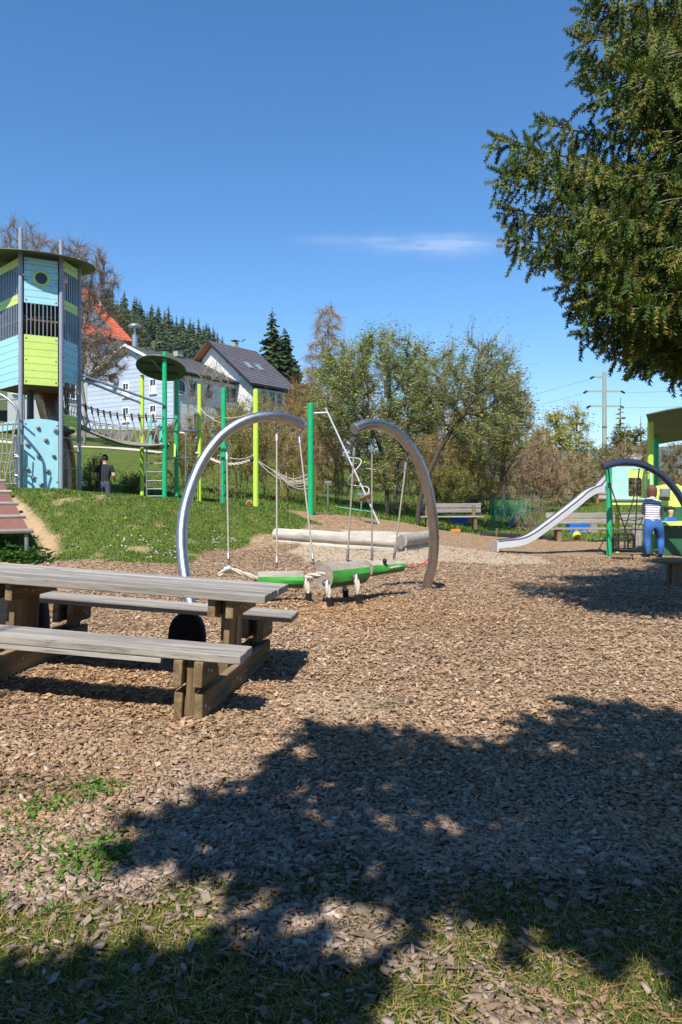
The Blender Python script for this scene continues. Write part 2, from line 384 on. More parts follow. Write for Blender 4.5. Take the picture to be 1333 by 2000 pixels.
def grassiness(x, y):                  # 0 wood chips .. 1 turf
    jx, jy = (fbm(x, y, 1.1, 1)-.5)*.9, (fbm(x, y, 1.1, 2)-.5)*.9
    g = np.where(inside(x+jx, y+jy, CHIP_POLY), 0.0, 1.0)
    n = fbm(x, y, 1.5, 11, 4)
    near = sstep(3.35, 2.6, y)*sstep(.40, .60, n+.14*sstep(3.0, 2.3, y))
    left = sstep(4.1, 3.3, y)*sstep(-.55, -1.0, x)*sstep(.50, .66, n)*.9
    spots = sstep(.73, .80, fbm(x, y, 1.3, 21, 3))*sstep(7, 3.5, y)*.7
    return np.clip(np.maximum(g, np.maximum(np.maximum(near, left), spots)), 0, 1)
def bare(x, y):                        # worn earth in the turf and dusty tracks in the chips
    t = np.zeros_like(x)
    def stroke(pts, w):
        d = np.full(x.shape, 1e9)
        for (ax, ay), (bx, by) in zip(pts[:-1], pts[1:]):
            vx, vy = bx-ax, by-ay; k = np.clip(((x-ax)*vx+(y-ay)*vy)/(vx*vx+vy*vy), 0, 1)
            d = np.minimum(d, np.hypot(x-ax-k*vx, y-ay-k*vy))
        return np.clip(1.5-d/w-(fbm(x, y, 2.2, 31)-.5)*1.6, 0, 1)
    t = np.maximum(t, stroke([(-8.0, 17.8), (-7.2, 17.0), (-6.45, 16.3), (-6.1, 15.4)], .17))
    t = np.maximum(t, stroke([(-8.5, 15.0), (-7.0, 14.9), (-6.0, 15.0)], .2))
    n = fbm(x, y, 1.7, 41, 4)
    t = np.maximum(t, sstep(.66, .78, n)*(y > 15)*(y < 21)*(x < -1.5)*.7)
    return t
SANDP = [(-.9, 14.6), (1.3, 14.4), (4.4, 15.6), (4.6, 17.2), (2.3, 18), (1.2, 15.75), (-1.0, 17.4)]
def sandy(x, y):
    jx, jy = (fbm(x, y, .9, 51)-.5)*1.0, (fbm(x, y, .9, 52)-.5)*1.0
    s = inside(x+jx, y+jy, SANDP)*.9
    s = np.maximum(s, sstep(.9, .25, np.hypot((x+.15)/1.0, (y-5.35)/.75)+(fbm(x, y, 2.2, 53)-.5)*.8)*.8)
    return s
def fresh(x, y):                       # newer, more orange chips
    a = sstep(20.0, 21.2, y)*.5
    b = np.exp(-(((x+.2)/1.9)**2+((y-9.4)/1.2)**2))*.8
    c = np.exp(-(((x+1.6)/1.2)**2+((y-5.6)/.9)**2))*.5
    return np.clip(np.maximum(np.maximum(a, b), c), 0, 1)

def spaced(lo, hi, step, far, k=1.12):
    a = list(np.arange(lo, hi+1e-6, step)); d = step; x = hi
    while x < far: d *= k; x += d; a.append(x)
    d = step; x = lo
    while x > -far: d *= k; x -= d; a.insert(0, x)
    return np.array(a)
gx = spaced(-11, 11, .13, 6000, 1.13); gy = spaced(1.0, 29, .13, 6000, 1.13)
GX, GY = np.meshgrid(gx, gy); gz = H(GX, GY)
gv = np.stack([GX.ravel(), GY.ravel(), gz.ravel()], 1)
nx, ny = len(gx), len(gy); ii = np.arange((ny-1)*nx).reshape(ny-1, nx)[:, :-1].ravel()
gf = np.stack([ii, ii+1, ii+nx+1, ii+nx], 1)
fx, fy = GX.ravel(), GY.ravel()
gcol = np.stack([grassiness(fx, fy), np.maximum(bare(fx, fy), 0), np.zeros(len(fx))], 1)
def mk_ground_mat():
    m, n, l, b = nmat('chips_turf_and_earth')
    a = n.new('ShaderNodeAttribute'); a.attribute_name = 'Col'; sep = n.new('ShaderNodeSeparateColor'); l.new(a.outputs['Color'], sep.inputs[0])
    v = coords(n, l); 
    vo = n.new('ShaderNodeTexVoronoi'); vo.inputs['Scale'].default_value = 26; l.new(v, vo.inputs['Vector'])
    vo2 = n.new('ShaderNodeTexVoronoi'); vo2.inputs['Scale'].default_value = 13; l.new(coords(n, l, (1.6, 1, 1)), vo2.inputs['Vector'])
    big = noise(n, l, v, .5, 4); fine = noise(n, l, v, 90, 3)
    s1 = n.new('ShaderNodeSeparateColor'); l.new(vo.outputs['Color'], s1.inputs[0]); s2 = n.new('ShaderNodeSeparateColor'); l.new(vo2.outputs['Color'], s2.inputs[0])
    c = ramp(n, l, s1.outputs[0], [(0, S(92, 72, 54)), (.35, S(132, 108, 84)), (.7, S(154, 130, 104)), (1, S(176, 156, 132))])
    c2 = ramp(n, l, s2.outputs[0], [(0, S(102, 82, 60)), (.5, S(142, 117, 92)), (1, S(168, 146, 120))])
    chips = mixc(n, l, .5, c, c2)
    chips = mixc(n, l, sep.outputs[2], chips, mixc(n, l, 1.0, chips, (1.10, .98, .84, 1), 'MULTIPLY'))
    earth = ramp(n, l, big.outputs[0], [(.3, S(150, 124, 96)), (.7, S(178, 152, 122))])
    gn = noise(n, l, v, 3.2, 5, .7); gn2 = noise(n, l, v, 40, 3, .7)
    turf = ramp(n, l, gn.outputs[0], [(.3, S(66, 82, 34)), (.5, S(88, 104, 44)), (.72, S(116, 122, 62))])
    turf = mixc(n, l, ramp(n, l, gn2.outputs[0], [(.35, (.6, .6, .6, 1)), (.6, (0, 0, 0, 1))]), turf, S(52, 66, 28))
    sand = ramp(n, l, fine.outputs[0], [(.3, S(158, 140, 117)), (.7, S(182, 165, 143))])
    at2 = n.new('ShaderNodeAttribute'); at2.attribute_name = 'Sand'
    col = mixc(n, l, at2.outputs['Fac'], chips, sand)
    col = mixc(n, l, sep.outputs[0], col, turf); col = mixc(n, l, sep.outputs[1], col, earth)
    l.new(col, b.inputs['Base Color']); b.inputs['Roughness'].default_value = .95; b.inputs['Specular IOR Level'].default_value = .1
    h = mixc(n, l, .5, vo.outputs['Distance'], s1.outputs[1]); bump(n, l, b, h, .8, .02)
    return m
M['ground'] = mk_ground_mat()
gcol[:, 2] = fresh(fx, fy)
gcol[:, 1] *= (gcol[:, 0] > .4)
ground = mesh_np('ground', gv, gf, M['ground'], None, gcol, True)
sa = ground.data.attributes.new('Sand', 'FLOAT', 'POINT'); sa.data.foreach_set('value', sandy(fx, fy).astype(np.float32))
ground['kind'] = 'structure'
def Hs(x, y): return float(H(np.array([x]), np.array([y]))[0])
def G(px, D):                          # ground point under a photo column at distance D
    x = (px-CX)/F*D; return Vector((x, D, Hs(x, D)))

# ------------------------------------------------------------------ wood chips lying on the ground
def rot_z(a): c, s = np.cos(a), np.sin(a); return c, s
def chip_field(N, d0, d1, size, flat, rng, wid=.53):
    D = np.sqrt(rng.uniform(d0*d0, d1*d1, N)); x = rng.uniform(-wid, wid, N)*D
    g = grassiness(x, D); s = sandy(x, D)
    keep = (rng.random(N) > np.minimum(1, g*1.0)*.93) & (rng.random(N) > s*.75); x, D, g = x[keep], D[keep], g[keep]; n = len(x)
    L = np.minimum(size*rng.lognormal(0, .45, n)*(1+.25*(D < 3.2)), .05); W = np.minimum(L*np.where(rng.random(n) < .4, rng.uniform(.10, .25, n), rng.uniform(.25, .7, n)), .028); T = np.minimum(L*.16, .006)*rng.uniform(.5, 1.3, n)
    z = H(x, D)+rng.uniform(.0, .018, n)+.004
    c, sn = rot_z(rng.uniform(0, 6.283, n)); tilt = rng.normal(0, .22, n); tilt2 = rng.normal(0, .22, n)
    # irregular four-cornered chip
    base = np.array([(-.5, -.5), (.5, -.5), (.5, .5), (-.5, .5)])[None]+rng.uniform(-.17, .17, (n, 4, 2))
    lx, ly = base[:, :, 0]*L[:, None], base[:, :, 1]*W[:, None]
    lz = lx*tilt[:, None]+ly*tilt2[:, None]
    X = x[:, None]+lx*c[:, None]-ly*sn[:, None]; Y = D[:, None]+lx*sn[:, None]+ly*c[:, None]; Z = z[:, None]+lz+T[:, None]
    top = np.stack([X, Y, Z], 2)
    t = rng.random(n); pal = np.array([S(120, 98, 78)[:3], S(168, 138, 108)[:3], S(188, 162, 132)[:3], S(205, 192, 172)[:3]])
    idx = rng.choice(4, n, p=[.16, .40, .34, .10]); col = pal[idx]; col = col*.62+col.mean(0)*.38; col = col*rng.uniform(.84, 1.1, (n, 1))
    fr = fresh(x, D)[:, None]; col = col*(1-fr)+col*np.array([1.12, .98, .82])*fr
    col *= (np.where(g > .3, .55, .76)*(.80+.40*fbm(x, D, .45, 71, 4)))[:, None]*np.array([[1.12, 1.06, 1.02]]); grey = sstep(.35, .65, fbm(x, D, .8, 61))[:, None]*sstep(5.0, 3.0, D)[:, None]*.45; col = col*(1-grey)+col.mean(1, keepdims=True)*np.array([1.12, 1.0, .9])*grey
    if flat:
        V = top.reshape(-1, 3); Fq = np.arange(n*4).reshape(n, 4); C = np.repeat(col, 4, 0)
        return V, Fq, C
    bot = top.copy(); bot[:, :, 2] -= (T*1.6)[:, None]
    V = np.concatenate([top, bot], 1).reshape(-1, 3); o = (np.arange(n)*8)[:, None]
    q = np.array([(0, 1, 2, 3), (0, 4, 5, 1), (1, 5, 6, 2), (2, 6, 7, 3), (3, 7, 4, 0)])
    Fq = (o[:, None, :]+q[None]).reshape(-1, 4); C = np.repeat(col, 8, 0)
    return V, Fq, C
def join_np(parts):
    Vs, Fs, Cs = [], [], []; o = 0
    for V, Fq, C in parts: Vs.append(V); Fs.append(Fq+o); Cs.append(C); o += len(V)
    return np.concatenate(Vs), np.concatenate(Fs), np.concatenate(Cs)
rng = np.random.default_rng(3)
V, Fq, C = join_np([chip_field(42000, 1.85, 3.4, .0165, False, rng), chip_field(30000, 3.3, 4.4, .018, False, rng), chip_field(72000, 4.3, 6.2, .0185, True, rng), chip_field(115000, 6.0, 11.0, .024, True, rng), chip_field(70000, 10.8, 17.5, .038, True, rng), chip_field(12000, .5, 1.9, .0165, True, rng, 1.3), chip_field(22000, 1.85, 3.4, .0165, True, rng, .95), chip_field(34000, 3.3, 9.0, .024, True, rng, .8)])
chips = mesh_np('wood_chips', V, Fq, M['chips'], None, C)
tag(chips, 'loose tan and grey wood chips covering the playground floor', 'wood chips', None, 'stuff')

# ------------------------------------------------------------------ grass
def blade_field(x, y, hgt, wid, cols, rng, bend=.5, seg=2):
    n = len(x); z = H(x, y)-.004; a = rng.uniform(0, 6.283, n); c, s = np.cos(a), np.sin(a)
    h = hgt*rng.uniform(.5, 1.25, n); w = wid*rng.uniform(.6, 1.3, n); be = h*bend*rng.uniform(.1, 1.6, n)
    da = rng.uniform(0, 6.283, n); bx, by = np.cos(da)*be, np.sin(da)*be
    v0 = np.stack([x-c*w/2, y-s*w/2, z], 1); v1 = np.stack([x+c*w/2, y+s*w/2, z], 1)
    m0 = np.stack([x-c*w*.4+bx*.35, y-s*w*.4+by*.35, z+h*.62], 1); m1 = np.stack([x+c*w*.4+bx*.35, y+s*w*.4+by*.35, z+h*.62], 1)
    t = np.stack([x+bx, y+by, z+h*np.where(be > h, .75, 1.0)], 1)
    V = np.stack([v0, v1, m1, m0, t], 1).reshape(-1, 3); o = (np.arange(n)*5)[:, None]
    T = np.concatenate([o+np.array([[0, 1, 2]]), o+np.array([[0, 2, 3]]), o+np.array([[3, 2, 4]])])
    return V, T, np.repeat(cols, 5, 0)
def green(n, rng, k=1.0, dry=.12):
    pal = np.array([S(70, 104, 36)[:3], S(96, 130, 48)[:3], S(122, 146, 62)[:3], S(58, 92, 34)[:3]])
    c = pal[rng.integers(0, 4, n)]*rng.uniform(.7, 1.3, (n, 1))*k
    d = rng.random(n) < dry; c[d] = np.array(S(178, 158, 100)[:3])*rng.uniform(.7, 1.1, (d.sum(), 1)); return c
def scatter(N, x0, x1, y0, y1, rng, power=1.0, edge=.3):
    x = rng.uniform(x0, x1, N); y = rng.uniform(y0, y1, N); g = grassiness(x, y)*(1-bare(x, y)); k = rng.random(N) < np.clip(g, 0, 1)**power*(g > edge)
    return x[k], y[k]
parts = []
x, y = scatter(62000, -1.5, 1.5, 1.85, 3.6, rng); parts.append(blade_field(x, y, .032, .0034, green(len(x), rng, .56, .55), rng, 1.4))
x, y = scatter(40000, -3.2, 3.2, .4, 3.4, rng); parts.append(blade_field(x, y, .032, .0040, green(len(x), rng, .56, .55), rng, 1.4))
x, y = scatter(16000, -3.4, 3, 3.3, 7.0, rng); parts.append(blade_field(x, y, .05, .006, green(len(x), rng, 1, .1), rng, .9))
x, y = scatter(80000, -9.5, -.3, 14.4, 23.5, rng); parts.append(blade_field(x, y, .062, .013, green(len(x), rng, 1.02, .16), rng, 1.0))
x, y = scatter(16000, -14, 6, 23, 34, rng); parts.append(blade_field(x, y, .13, .022, green(len(x), rng, 1.05, .08), rng, .6))
x, y = scatter(16000, 1, 24, 24, 52, rng); parts.append(blade_field(x, y, .14, .03, green(len(x), rng, 1.0, .08), rng, .6))
V, T, C = join_np(parts)
grass = mesh_np('grass', V, T, M['blades'], None, C)
tag(grass, 'short green grass on the bank, meadow and foreground', 'grass', None, 'stuff')
# dry stalks and needles lying in the foreground
n = 5200; x = rng.uniform(-1.5, 1.5, n); y = 1.85+rng.random(n)**1.5*2.6; z = H(x, y)+.012+rng.random(n)*.02; a = rng.normal(0, .7, n)+rng.choice([0, 3.14], n); L = rng.uniform(.02, .09, n)
k = (rng.random(n) < np.clip(grassiness(x, y)+.12, 0, 1)); x, y, z, a, L = x[k], y[k], z[k], a[k], L[k]; n = len(x)
d = np.stack([np.cos(a)*L, np.sin(a)*L, rng.normal(0, .12, n)*L], 1); p = np.stack([x, y, z], 1); q = np.stack([-np.sin(a), np.cos(a), np.zeros(n)], 1)*.0011
V = np.stack([p-d/2-q, p-d/2+q, p+d/2+q, p+d/2-q], 1).reshape(-1, 3); V[1::4, 2] += .0015
stalks = mesh_np('dry_stalks', V, np.arange(n*4).reshape(n, 4), M['chips'], None, np.repeat(np.array([S(160, 134, 92)[:3]])*rng.uniform(.45, .95, (n, 1)), 4, 0))
tag(stalks, 'dry straw-coloured stalks and needles scattered in the foreground grass', 'straw', None, 'stuff')
# pale larger chips lying about the foreground
def big_chips(n):
    bm = bmesh.new(); bmesh.ops.create_icosphere(bm, subdivisions=1, radius=1)
    bv = np.array([v.co[:] for v in bm.verts]); bf = np.array([[v.index for v in f.verts] for f in bm.faces]); bm.free()
    out = []
    for i in range(n):
        y = 1.95+rng.random()**1.3*2.2; x = rng.uniform(-.46, .46)*y; s = rng.uniform(.009, .017)
        v = bv*rng.uniform(.75, 1.25, bv.shape)*np.array([1.2, .6, .25]); v[:, 2] = np.clip(v[:, 2], -.14, .14); v *= s
        a = rng.uniform(0, 6.28); t = rng.normal(0, .25); v[:, 2] += v[:, 0]*t
        v = np.stack([v[:, 0]*math.cos(a)-v[:, 1]*math.sin(a), v[:, 0]*math.sin(a)+v[:, 1]*math.cos(a), v[:, 2]], 1)+np.array([x, y, Hs(x, y)+.016])
        out.append((v, bf, np.tile(np.array(S(180, 164, 146)[:3])*rng.uniform(.6, 1.1), (len(v), 1))))
    return join_np(out)
V, T, C = big_chips(80)
tag(mesh_np('large_chips', V, T, M['chips'], None, C), 'pale larger chips scattered in the foreground grass', 'wood chips', None, 'stuff')
# weeds: rosettes of toothed leaves on the chips at the left
def leaf_quads(c, n, L, W, up, rng, col):
    a = rng.uniform(0, 6.283, n); L = L*rng.uniform(.6, 1.2, n); W = W*rng.uniform(.7, 1.2, n); e = rng.uniform(.1, 1.0, n)*up
    d = np.stack([np.cos(a)*np.cos(e), np.sin(a)*np.cos(e), np.sin(e)], 1); s = np.stack([-np.sin(a), np.cos(a), rng.normal(0, .3, n)], 1)
    b = np.tile(np.asarray(c, float), (n, 1)); tip = b+d*L[:, None]; tip[:, 2] -= L*.15; mid = b+d*(L*.55)[:, None]; mid[:, 2] += L*.08
    V = np.stack([b, mid-s*W[:, None]/2, tip, mid+s*W[:, None]/2], 1).reshape(-1, 3)
    return V, np.arange(n*4).reshape(n, 4), np.repeat(col*rng.uniform(.7, 1.25, (n, 1)), 4, 0)
weeds = [('broad-leaved weed patch in the chips, largest one at lower left', 150, 1690, 170, 44), ('low weed tuft in the chips above the largest weed patch', 85, 1592, 70, 22), ('small leafy weed between the two tufts nearest the tree shadow', 195, 1556, 50, 22), ('thin weed sprig left of the largest weed patch', 60, 1650, 40, 24)]
for lab, px, py, n, sp in weeds:
    D = CAMZ*F/(py-HY); g0 = G(px, D); r = empty('weed', g0, lab, 'weed'); parts = []
    for k in range(n):
        bx = g0.x+rng.normal(0, sp/F*D*1.3); by = g0.y+rng.normal(0, sp/F*D*1.5)
        parts.append(leaf_quads((bx, by, Hs(bx, by)+.005), 8, .044, .015, 1.2, rng, np.array([S(102, 132, 58)[:3]])))
    V, T, C = join_np(parts); mesh_np('leaves', V, T, M['foliage'], r, C)
# daisies and dandelions
def flower_stuff(name, label, pts, col, r):
    Vs = []; Fs = []; k = 0
    for p in pts:
        for q in range(6):
            a = q/6*6.283; Vs.append((p[0]+math.cos(a)*r, p[1]+math.sin(a)*r, p[2]+rng.normal(0, r*.25)))
        Vs.append((p[0], p[1], p[2]+r*.5)); Fs += [(k+q, k+(q+1) % 6, k+6) for q in range(6)]; k += 7
    o = mesh_np(name, Vs, Fs, M['foliage'], None, np.tile(np.array(col[:3]), (len(Vs), 1))); tag(o, label, 'flowers', None, 'stuff')
def pts_at(lst, jit, n, h):
    out = []
    for x0, y0 in lst:
        for i in range(n): x, y = x0+rng.normal(0, jit), y0+rng.normal(0, jit*.8); out.append((x, y, Hs(x, y)+h))
    return out
flower_stuff('daisies', 'white daisies sprinkled on the grassy bank', pts_at([(-4.1, 15.9), (-3.8, 16.4), (-4.6, 16.2), (-3.4, 15.6), (-5.0, 15.7), (-3.9, 15.4), (-2.9, 17.6), (-2.6, 18)], .22, 9, .07), S(235, 235, 225), .022)
flower_stuff('dandelions', 'yellow dandelions dotted over bank and meadow', pts_at([(-4.3, 16.4), (-5, 17.3), (-2.7, 17.9)], .3, 3, .08)+pts_at([(6.9+i*.35, 29.5-.25*i) for i in range(9)], .16, 9, .12)+pts_at([(rng.uniform(4, 18), rng.uniform(30, 46)) for i in range(50)], .7, 4, .13), S(226, 196, 30), .03)
# ================================================================== PICNIC TABLE (foreground)
T_ROT = (0, .056, math.radians(-8))
def table_local(root):
    Mx = frame_of(root)
    return lambda x, y, z: Mx @ Vector((x, y, z))
def local_box(root, name, x0, x1, y0, y1, z0, z1, mat, bevel=.006, parent=None, jig=0):
    mb = MB(); Mx = frame_of(root)
    vs = [Mx @ Vector((x, y, z+(random.uniform(-jig, jig)))) for z in (z0, z1) for y in (y0, y1) for x in (x0, x1)]
    mb.add(vs, [(0, 2, 3, 1), (4, 5, 7, 6), (0, 1, 5, 4), (2, 6, 7, 3), (0, 4, 6, 2), (1, 3, 7, 5)])
    return mb.build(name, mat, parent or root, bevel=bevel, root=root)
random.seed(4)
tb = empty('picnic_table', (-.86, 5.69, Hs(-.86, 5.69)+.005), 'weathered grey wooden picnic table with two attached benches in the left foreground', 'picnic table', None, T_ROT)
for k in range(4):
    y0 = -.375+k*.189; local_box(tb, 'tabletop_plank', -2.15, .34+random.uniform(-.008, .008), y0, y0+.184, .705, .762, M['grey_woodX'], .006, jig=.002)
for sgn in (-1, 1):
    for k in range(2):
        y0 = sgn*.79-.165+k*.167; local_box(tb, 'seat_plank', -2.15, .33+random.uniform(-.008, .008), y0, y0+.162, .40, .455, M['grey_woodX'], .007, jig=.002)
local_box(tb, 'seat_batten', -2.1, -.19, -.952, -.90, .365, .398, M['grey_woodX'], .004)
def bolt(root, x, y, z, parent):
    mb = MB(); Mx = frame_of(root); c = Mx @ Vector((x, y, z)); ax = Mx.to_3x3() @ Vector((1, 0, 0))
    mb.lathe([(.011, -.004), (.011, .004), (.006, .007)], c, 8, ax); return mb.build('bolt', M['galv'], parent, root=root)
for fx in (0, -1.72):
    rr = []
    for dx in (-.068, .068):
        o = local_box(tb, 'ground_rail', fx+dx-.029, fx+dx+.029, -.93, .93, -.02, .185, M['brown_woodY'], .008); rr.append(o)
        local_box(tb, 'top_rail', fx+dx-.029, fx+dx+.029, -.33, .33, .57, .703, M['brown_woodY'], .006)
        for sgn in (-1, 1): local_box(tb, 'seat_rail', fx+dx-.03, fx+dx+.03, sgn*.80-.17, sgn*.80+.17, .235, .398, M['brown_woodY'], .006)
    for yy in (-.84, .84): local_box(tb, 'seat_post', fx-.032, fx+.032, yy-.065, yy+.065, -.02, .397, M['brown_woodZ'], .005)
    for yy in (-.11, .11): local_box(tb, 'table_post', fx-.034, fx+.034, yy-.07, yy+.07, -.02, .702, M['brown_woodZ'], .005)
    for y, z in ((-.88, .1), (-.8, .06), (-.14, .1), (-.06, .07), (.1, .1), (.84, .1)): bolt(tb, fx+.099, y, z, rr[1])
    for y, z in ((-.87, .33), (-.8, .31), (.82, .32), (.87, .3)): bolt(tb, fx+.101, y, z, rr[1])
    for y, z in ((-.15, .64), (-.05, .62), (.08, .65), (.16, .62)): bolt(tb, fx+.1, y, z, rr[1])
# black rucksacks standing behind the near bench
def rucksack(px, D, w, h, dep, label):
    g = G(px, D); r = empty('rucksack', g, label, 'rucksack'); mb = MB(); rings = []
    prof = [(0, .86), (.12, 1.0), (.4, 1.0), (.65, .93), (.82, .76), (.93, .5), (.985, .22)]
    n = 18; vs = []; fs = []
    for t, k in prof:
        for q in range(n):
            a = 2*math.pi*q/n; ca, sa = math.cos(a), math.sin(a); e = .72
            vs.append(g+Vector((math.copysign(abs(ca)**e, ca)*w/2*k, math.copysign(abs(sa)**e, sa)*dep/2*(.75+.25*k), t*h-.01)))
    for i in range(len(prof)-1):
        for q in range(n): fs.append((i*n+q, i*n+(q+1) % n, (i+1)*n+(q+1) % n, (i+1)*n+q))
    fs.append(tuple(reversed(range(n)))); fs.append(tuple((len(prof)-1)*n+q for q in range(n)))
    mb.add(vs, fs).build('bag', M['black_cloth'], r, True, angle=60)
    mb = MB(); mb.tube(smooth_path([g+Vector((-.04, 0, h*.98)), g+Vector((0, 0, h*1.06)), g+Vector((.04, 0, h*.98))], 4), .008, 6).build('grab_loop', M['black_cloth'], r, True)
    mb = MB(); mb.prism([g+Vector((x*w, -dep*.5-.004, z*h)) for x, z in ((-.3, .1), (.3, .1), (.3, .45), (.2, .5), (-.2, .5), (-.3, .45))], (0, -.025, 0)); mb.build('front_pocket', M['black_cloth'], r, bevel=.008)
rucksack(366, 6.75, .345, .385, .22, 'small black rucksack on the chips beneath the table, near its right support')
rucksack(38, 6.95, .54, .60, .34, 'large black rucksack on the chips beneath the left end of the table')

# ================================================================== STEEL ARCHES WITH THE HANGING CROCODILE
def arch(label, pts, D0, D1, r, capend, mat='steel'):
    n = len(pts); path = smooth_path([P(x, y, D0+(D1-D0)*i/(n-1)) for i, (x, y) in enumerate(pts)], 7)
    base = path[0] if capend else path[-1]; root = empty('steel_arch', (base.x, base.y, Hs(base.x, base.y)), label, 'arch', 'steel arches of the crocodile swing' if mat == 'steel' else None)
    MB().tube(path, r, 24, True).build('tube', M[mat], root, True)
    e, e2 = (path[-1], path[-2]) if capend else (path[0], path[1]); d = (e-e2).normalized()
    MB().tube([e-d*.03, e+d*.002], r*1.012, 24).build('weld_ring', M['galv'], root, True)
    MB().tube([e+d*.003, e+d*.006], r*.96, 24).build('end_cap', M[mat], root, True)
    return path
LA = arch('left steel arch standing behind the picnic table', [(377, 1196), (366, 1150), (358, 1100), (355, 1050), (360, 1000), (376, 945), (398, 897), (430, 855), (465, 829), (500, 816), (535, 813), (565, 819), (594, 832)], 9.9, 11.4, .077, True)
RA = arch('right steel arch beside the log-edged sandpit', [(692, 838), (717, 829), (746, 831), (776, 846), (803, 876), (824, 916), (838, 965), (846, 1015), (848, 1060), (845, 1100), (838, 1130), (829, 1162)], 10.2, 11.7, .077, False)
gc = G(655, 10.6)
croc = empty('crocodile_swing', gc, 'hanging crocodile of green painted logs and ropes between the steel arches', 'swing', None, (0, 0, math.radians(8)))
def facet_log(a, b, ra, rb, name, n=14, squash=.97, wob=.0):
    a, b = Vector(a), Vector(b); X = (b-a).normalized(); Y = Vector((0, 0, 1)).cross(X).normalized(); Z = X.cross(Y)
    vs, fs, ms = [], [], []
    N = 7
    for i in range(N):
        t = i/(N-1); c = a.lerp(b, t); r = ra+(rb-ra)*t
        for k in range(n):
            an = 2*math.pi*(k+.5)/n; w = 1+.03*math.sin(5*t+k*1.7); yy, zz = math.cos(an)*w, min(math.sin(an)*squash*w, .80); ro_ = math.radians(15)
            vs.append(c+Y*(r*(yy*math.cos(ro_)-zz*math.sin(ro_)))+Z*(r*(yy*math.sin(ro_)+zz*math.cos(ro_))))
    for i in range(N-1):
        for k in range(n):
            fs.append((i*n+k, i*n+(k+1) % n, (i+1)*n+(k+1) % n, (i+1)*n+k))
            an = math.degrees(2*math.pi*(k+1)/n)          # 0 = +Y (away), 90 = up, 180 = towards the viewer
            inner = 0 < i < N-2 or True
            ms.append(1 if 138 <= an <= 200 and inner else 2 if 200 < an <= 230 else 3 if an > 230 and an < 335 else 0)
    mb = MB(); mb.add(vs, fs, ms)
    mb.add(vs[:n], [tuple(range(n))], 0); mb.add(vs[-n:], [tuple(range(n))], 0)
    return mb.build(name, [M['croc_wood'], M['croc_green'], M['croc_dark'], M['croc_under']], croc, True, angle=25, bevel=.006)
tailA, tailB = P(503, 1131, 10.05), P(592, 1131, 10.15)
bodyA, bodyB = P(632, 1124, 9.9), P(706, 1115, 10.4)
headA, headB = P(719, 1110, 10.45), P(785, 1104, 10.8)
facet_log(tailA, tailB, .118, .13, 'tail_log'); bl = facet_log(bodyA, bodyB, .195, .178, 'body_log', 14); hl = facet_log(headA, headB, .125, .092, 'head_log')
tw = MB(); twist(tw, [P(428, 1124, 10.0), P(446, 1112, 10.0), P(475, 1120, 10.02), tailA+Vector((.02, 0, 0))], .034, .16); tw.build('tail_rope', M['rope_white'], croc, True)
tw = MB(); twist(tw, [tailB-Vector((.02, 0, 0)), P(612, 1124, 10.05), bodyA+Vector((.05, 0, .03))], .042, .16); tw.build('neck_rope', M['rope_white'], croc, True)
tw = MB(); twist(tw, [bodyB, P(712, 1111, 10.42), headA+Vector((.02, 0, 0))], .035, .14); tw.build('neck_rope', M['rope_white'], croc, True)
MB().tube([P(441, 1113, 9.98), P(452, 1110, 9.98)], .055, 12).build('rope_clamp', M['galv'], croc, True)
for i, (px, y0, y1, D, dx) in enumerate(((596, 1130, 1172, 10.1, .03), (637, 1136, 1182, 9.75, .03), (694, 1124, 1181, 9.95, .01), (668, 1128, 1165, 10.6, .03))):
    a = P(px, y0, D); b = P(px+8, y1, D-.05); b.z = max(b.z, Hs(b.x, b.y)+.03); m = a.lerp(b, .35)+Vector((.01, -.05, .01)); k = a.lerp(b, .68)+Vector((dx*.4, -.04, 0))
    lg = MB(); twist(lg, [a, m, k], .036, .14); lo = lg.build('leg_rope', M['rope_white'], croc, True)
    MB().tube([k.lerp(m, .15), b], [.046, .041], 10).build('rubber_foot', M['black'], lo, True, root=croc)
    MB().lathe([(.05, 0), (.05, .012), (.03, .02)], a+Vector((0, -.015, -.02)), 12, (0, -1, .5)).build('eyelet', M['black'], lo, True, root=croc)
MB().lathe([(.028, -.01), (.034, .012), (.026, .034), (.008, .042)], P(752, 1096, 10.5)+Vector((0, -.02, 0)), 12, (-.2, -.6, .7)).build('eye', M['black'], croc, True)
tt = MB(); twist(tt, [P(761, 1110, 10.53), P(783, 1106, 10.66)], .016, .06, 2); tt.build('teeth_rope', M['rope_white'], hl, True, root=croc)
rr = MB(); rr.tube(smooth_path([P(785, 1104, 10.78), P(805, 1108, 11.05), P(826, 1101, 11.35), P(842, 1086, 11.5)], 5), .011, 6); rr.build('tether_rope', M['red_rope'], croc, True)
MB().tube([P(839, 1088, 11.45), P(846, 1079, 11.45)], .03, 8).build('tether_clamp', M['dark_grey'], croc, True)
